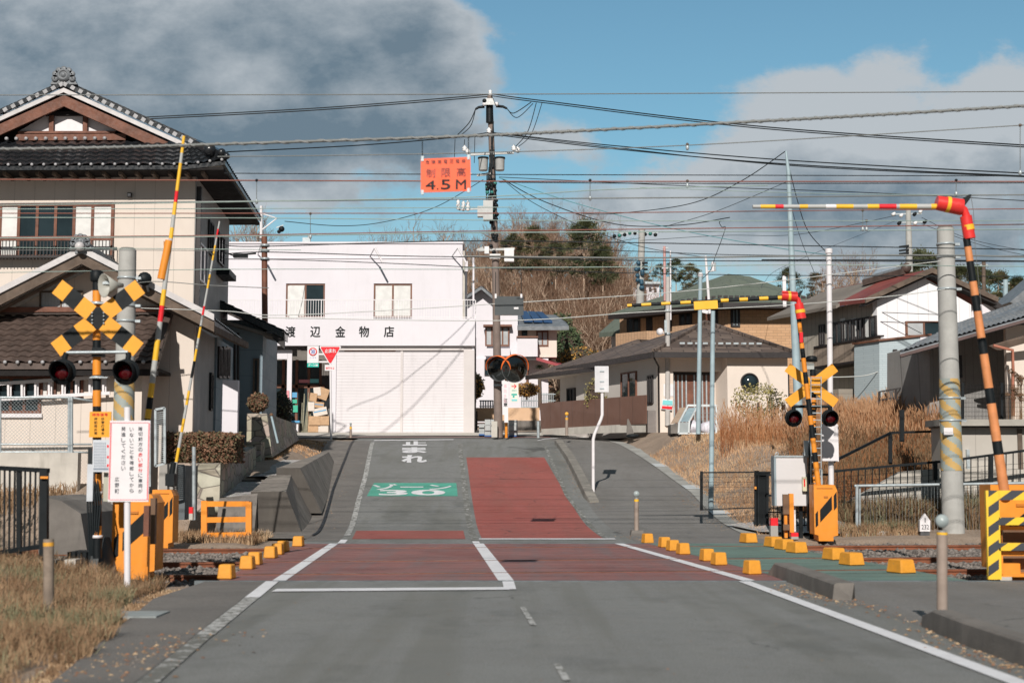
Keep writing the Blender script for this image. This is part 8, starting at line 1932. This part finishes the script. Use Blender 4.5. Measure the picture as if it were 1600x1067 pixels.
# bare winter trees --------------------------------------------------------------
bark = M('pale_bark', (.46, .34, .25), .85, .2, 2); twig = M('brown_twig', (.16, .085, .05), .85, .25, .6, 0, 30, col2=(.27, .16, .10))
def bare_tree(H_, seed, spread=.33):
    rg = random.Random(seed); T = MB(); C_ = MB()
    def limb(p, d, L_, r, depth):
        n = 3; pts = [p]; q = p.copy(); dd = d.copy()
        for i in range(n):
            dd = (dd+Vector((rg.uniform(-.18, .18), rg.uniform(-.18, .18), rg.uniform(-.02, .14)))).normalized(); q = q+dd*(L_/n); pts.append(q.copy())
        if depth <= 2: T.tube(pts, r, bark, 5 if depth < 1 else 4, False, r*.6)
        else: C_.tube(pts, r, twig if depth > 3 else bark, 3, False, r*.35)
        if depth >= 5: return
        k = {0: 5, 1: 4, 2: 4, 3: 3, 4: 2}[depth]
        for i in range(k):
            u = rg.uniform(.35, 1.0) if depth else .35+.65*i/(k-1); j = min(int(u*n), n-1); bp = pts[j].lerp(pts[j+1], u*n-j)
            a = rg.uniform(0, 6.28); sp = rg.uniform(.45, .95)*(.8 if depth == 0 else 1); ax = dd.orthogonal().normalized(); ax.rotate(Matrix.Rotation(a, 3, dd)); nd = (dd*math.cos(sp)+ax*math.sin(sp)+Vector((0, 0, .18))).normalized()
            limb(bp, nd, L_*rg.uniform(.5, .75), max(r*.52, .011), depth+1)
    limb(Vector((0, 0, -.3)), Vector((rg.uniform(-.1, .1), rg.uniform(-.1, .1), 1)).normalized(), H_*.5, H_*.017, 0)
    return T, C_
def mk_tree(T, C_, loc, label, cat='tree', group=None, name='bare_tree'):
    t = thing(name, (0, 0, 0), label, cat, group); part('trunk', T, t, fixn=False); part('crown', C_, t, fixn=False); t.location = loc; return t
def copy_thing(o, loc, rz, s, label):
    c = copy_tree(o); c.location = loc; c.rotation_euler = (0, 0, rz); c.scale = (s, s, s*random.uniform(.92, 1.1)); c['label'] = label; return c
rg = random.Random(77)
protos = [mk_tree(*bare_tree(10, 100+i), (0, 0, 0), 'x', 'tree', 'bare trees on the wooded hill') for i in range(6)]
spots = []
for i in range(150):
    x = rg.uniform(-4.5, 11.5); Y = rg.uniform(106, 150)
    spots.append((x*Y/125, Y))
spots.sort(key=lambda s: s[1])
for i, (x, Y) in enumerate(spots):
    z = gz(x, Y); px = 800+x/Y*F; side = 'left' if px < 800 else 'middle' if px < 880 else 'right'
    lb = 'leafless brown tree in the %s part of the wooded hill, %s row' % ('far left' if px < 765 else side if px < 920 else 'far right', 'front' if Y < 115 else 'second' if Y < 124 else 'third' if Y < 134 else 'fourth' if Y < 142 else 'back'); s_ = rg.uniform(.62, .9)
    lo = (x, Y, z-.2)
    if i < 6: t = protos[i]; t.location = lo; t.scale = (s_,)*3; t['label'] = lb
    else: copy_thing(protos[i % 6], lo, rg.uniform(0, 6.28), s_, lb)
for i, (px, py, Y, s_, lb) in enumerate([(548, 383, 96, .5, 'bare tree top above the shop roof, left of centre'), (600, 380, 98, .55, 'bare tree top above the middle of the shop roof'), (655, 366, 100, .75, 'bare tree above the shop roof below the orange sign'), (690, 362, 104, .8, 'taller bare tree above the right end of the shop roof'), (715, 366, 102, .75, 'bare tree beside the utility pole behind the shop'), (372, 340, 80, .8, 'bare tree behind the roof of the left house'), (395, 362, 84, .6, 'small bare tree between left house and shop'), (740, 380, 110, .8, 'bare tree just left of the utility pole')]):
    top = P(px, py, Y); hgt = 9.5*s_; copy_thing(protos[i % 6], (top.x, Y, top.z-hgt), rg.uniform(0, 6), s_, lb)
for i, (px, py, Y, s_) in enumerate([(960, 400, 128, .8), (975, 408, 132, .75), (990, 430, 130, .55), (952, 395, 126, .8), (1310, 405, 150, .9), (1340, 410, 155, .9), (1365, 408, 150, .9), (1285, 425, 150, .7)]):
    top = P(px, py, Y); copy_thing(protos[(i+2) % 6], (top.x, Y, top.z-9.5*s_), rg.uniform(0, 6), s_, 'leafless tree at the right edge of the wooded hill' if px < 1000 else 'pale leafless tree on the skyline left of the red roof')
# pines
needle = M('pine_needles', (.035, .05, .02), .7, .3, .35, 0, 30, col2=(.10, .105, .04)); bneedle = M('brown_needles', (.12, .085, .04), .8, .3, .5, 0, 30, col2=(.2, .13, .07))
def conifer(seed, H_, R_, clumps, mats_, round_=False):
    rg = random.Random(seed); T = MB(); C_ = MB(); T.tube([(0, 0, 0), (rg.uniform(-.2, .2), 0, H_*.5), (0, 0, H_*.95)], H_*.018, bark, 6, True, H_*.004)
    for i in range(clumps):
        h = rg.uniform(.3, 1); rr = R_*((1-h)*.9+.25)*rg.uniform(.5, 1) if not round_ else R_*math.sin(math.pi*min(1, (h-.2)/.85))*rg.uniform(.4, 1)
        a = rg.uniform(0, 6.28); c = Vector((math.cos(a)*rr, math.sin(a)*rr, h*H_)); T.tube([(0, 0, h*H_-.3*rr), c], .03, bark, 3, False)
        cr = rg.uniform(.35, .7)*R_*.42
        for k in range(130):
            v = Vector((rg.gauss(0, .5), rg.gauss(0, .5), rg.gauss(0, .32)))*cr; d = (v.normalized()+Vector((0, 0, .8))).normalized()*rg.uniform(.12, .28); s_ = d.orthogonal().normalized()*.075; p = c+v
            C_.add([p-s_, p+s_, p+d], [(0, 1, 2)], mats_[0] if rg.random() < .7 else mats_[1])
    return T, C_
pines = [mk_tree(*conifer(300+i, 9, 3.0, 60, [needle, bneedle if i == 2 else needle], True), (0, 0, 0), 'x', 'pine tree', 'pine trees on the skyline', 'pine_tree') for i in range(3)]
pl = [(912, 354, 122, .72, 'large dark green pine on the right shoulder of the wooded hill'), (942, 392, 121, .5, 'dark pine hanging at the right end of the wooded hill'), (835, 362, 128, .62, 'green-brown pine above the middle of the wooded hill'), (868, 378, 126, .5, 'small pine in the dip of the wooded hill skyline'), (800, 375, 128, .5, 'low pine at the left part of the wooded hill skyline'),
      (1005, 428, 140, .35, 'small dark pine behind the concrete pole'), (1032, 420, 142, .4, 'small pine left of the green roof'), (1056, 408, 150, .38, 'small pine top left of the white mast'), (1080, 416, 150, .45, 'brownish pine top behind the green roof'), (1440, 404, 120, .75, 'dark flat-topped pine behind the red roof'), (1232, 430, 160, .55, 'flat pine on the skyline by the tall steel pole'), (1275, 428, 165, .5, 'dark pine on the far skyline right of the green roof'),
      (1500, 418, 150, .8, 'pine right of the concrete pole on the skyline'), (1530, 424, 152, .75, 'broad pine behind the far white gable'), (1560, 428, 155, .7, 'pine on the skyline above the far white gable'), (1590, 434, 155, .7, 'pine at the right end of the skyline'), (1480, 430, 150, .7, 'pine hidden behind the concrete pole')]
for i, (px, py, Y, s_, lb) in enumerate(pl):
    top = P(px, py, Y); lo = (top.x, Y, top.z-8.6*s_)
    if i < 3: pines[i].location = lo; pines[i].scale = (s_,)*3; pines[i]['label'] = lb
    else: copy_thing(pines[i % 3], lo, rg.uniform(0, 6), s_, lb)
# undergrowth of the hill
V = MB(); r2 = random.Random(9)
for i in range(6000):
    x = r2.uniform(-9, 16); Y = r2.uniform(100, 150); p = Vector((x, Y, gz(x, Y)+r2.uniform(0, 2.2))); a = Vector((r2.uniform(-1, 1), r2.uniform(-1, 1), r2.uniform(-.3, 1))).normalized(); b = a.orthogonal().normalized(); s_ = r2.uniform(.15, .4)
    V.add([p-a*s_, p+b*s_*.35, p+a*s_, p-b*s_*.35], [(0, 1, 2, 3)], twig if r2.random() < .75 else hb2)
struct('undergrowth', V, 'stuff', 'brown undergrowth between the trunks of the wooded hill')
V = MB()
for i in range(9000):
    x = r2.uniform(20, 75) if r2.random() < .75 else r2.uniform(-60, 20); Y = r2.uniform(150, 215); x = x*Y/200; p = Vector((x, Y, gz(x, Y)+r2.uniform(0, 3.5))); a = Vector((r2.uniform(-1, 1), r2.uniform(-1, 1), r2.uniform(-.3, 1))).normalized(); b = a.orthogonal().normalized(); s_ = r2.uniform(.3, .8)
    V.add([p-a*s_, p+b*s_*.5, p+a*s_, p-b*s_*.5], [(0, 1, 2, 3)], twig if r2.random() < .55 else bneedle)
struct('distant_woods', V, 'stuff', 'distant brown winter woods on the ridge')
# dried hydrangea heads at the right edge
t = thing('dried_hydrangea', P(1590, 640, 40), 'dried brown hydrangea heads on thin stalks at the right edge', 'shrub'); mb = MB(); m2 = MB(); r3 = random.Random(6)
for i in range(16):
    x = r3.uniform(1572, 1602); y = r3.uniform(580, 625); c = P(x, y, 40); leafball(mb, c, .09, .09, .07, 90, .022, [brushmat, hb], i); m2.tube([P(x+r3.uniform(-3, 3), 690, 40), c], .008, brushmat, 4, False)
part('flower_heads', mb, t, fixn=False); part('stalks', m2, t, fixn=False)
t = thing('mesh_panel_fence', P(1550, 680, 41), 'dark mesh panel fence among dry shrubs behind the beige shed roof', 'fence'); mb = MB()
for x in (1504, 1565, 1626): mb.bar(P(x, 598, 41), P(x, 660, 41), .07, .07, black, (0, 1, 0))
for i in range(60): x = 1500+i*2.2; mb.tube([P(x, 601, 41), P(x, 660, 41)], .005, black, 3)
for i in range(9): mb.tube([P(1500, 601+i*7, 41), P(1630, 601+i*7, 41)], .005, black, 3)
part('mesh', mb, t)
t = thing('wire_fence', P(1420, 640, 48), 'low dark post-and-wire fence among the reeds below the white gabled house', 'fence'); mb = MB()
for x, y in ((1374, 612), (1421, 604), (1443, 613), (1465, 609), (1400, 608)): mb.bar(P(x, y, 48), P(x, y+45, 48), .07, .07, darkframe, (0, 1, 0))
for p, q in (((1374, 612), (1421, 604)), ((1422, 620), (1465, 609)), ((1374, 625), (1421, 618))): mb.bar(P(*p, 48), P(*q, 48), .05, .05, darkframe)
part('frame', mb, t)
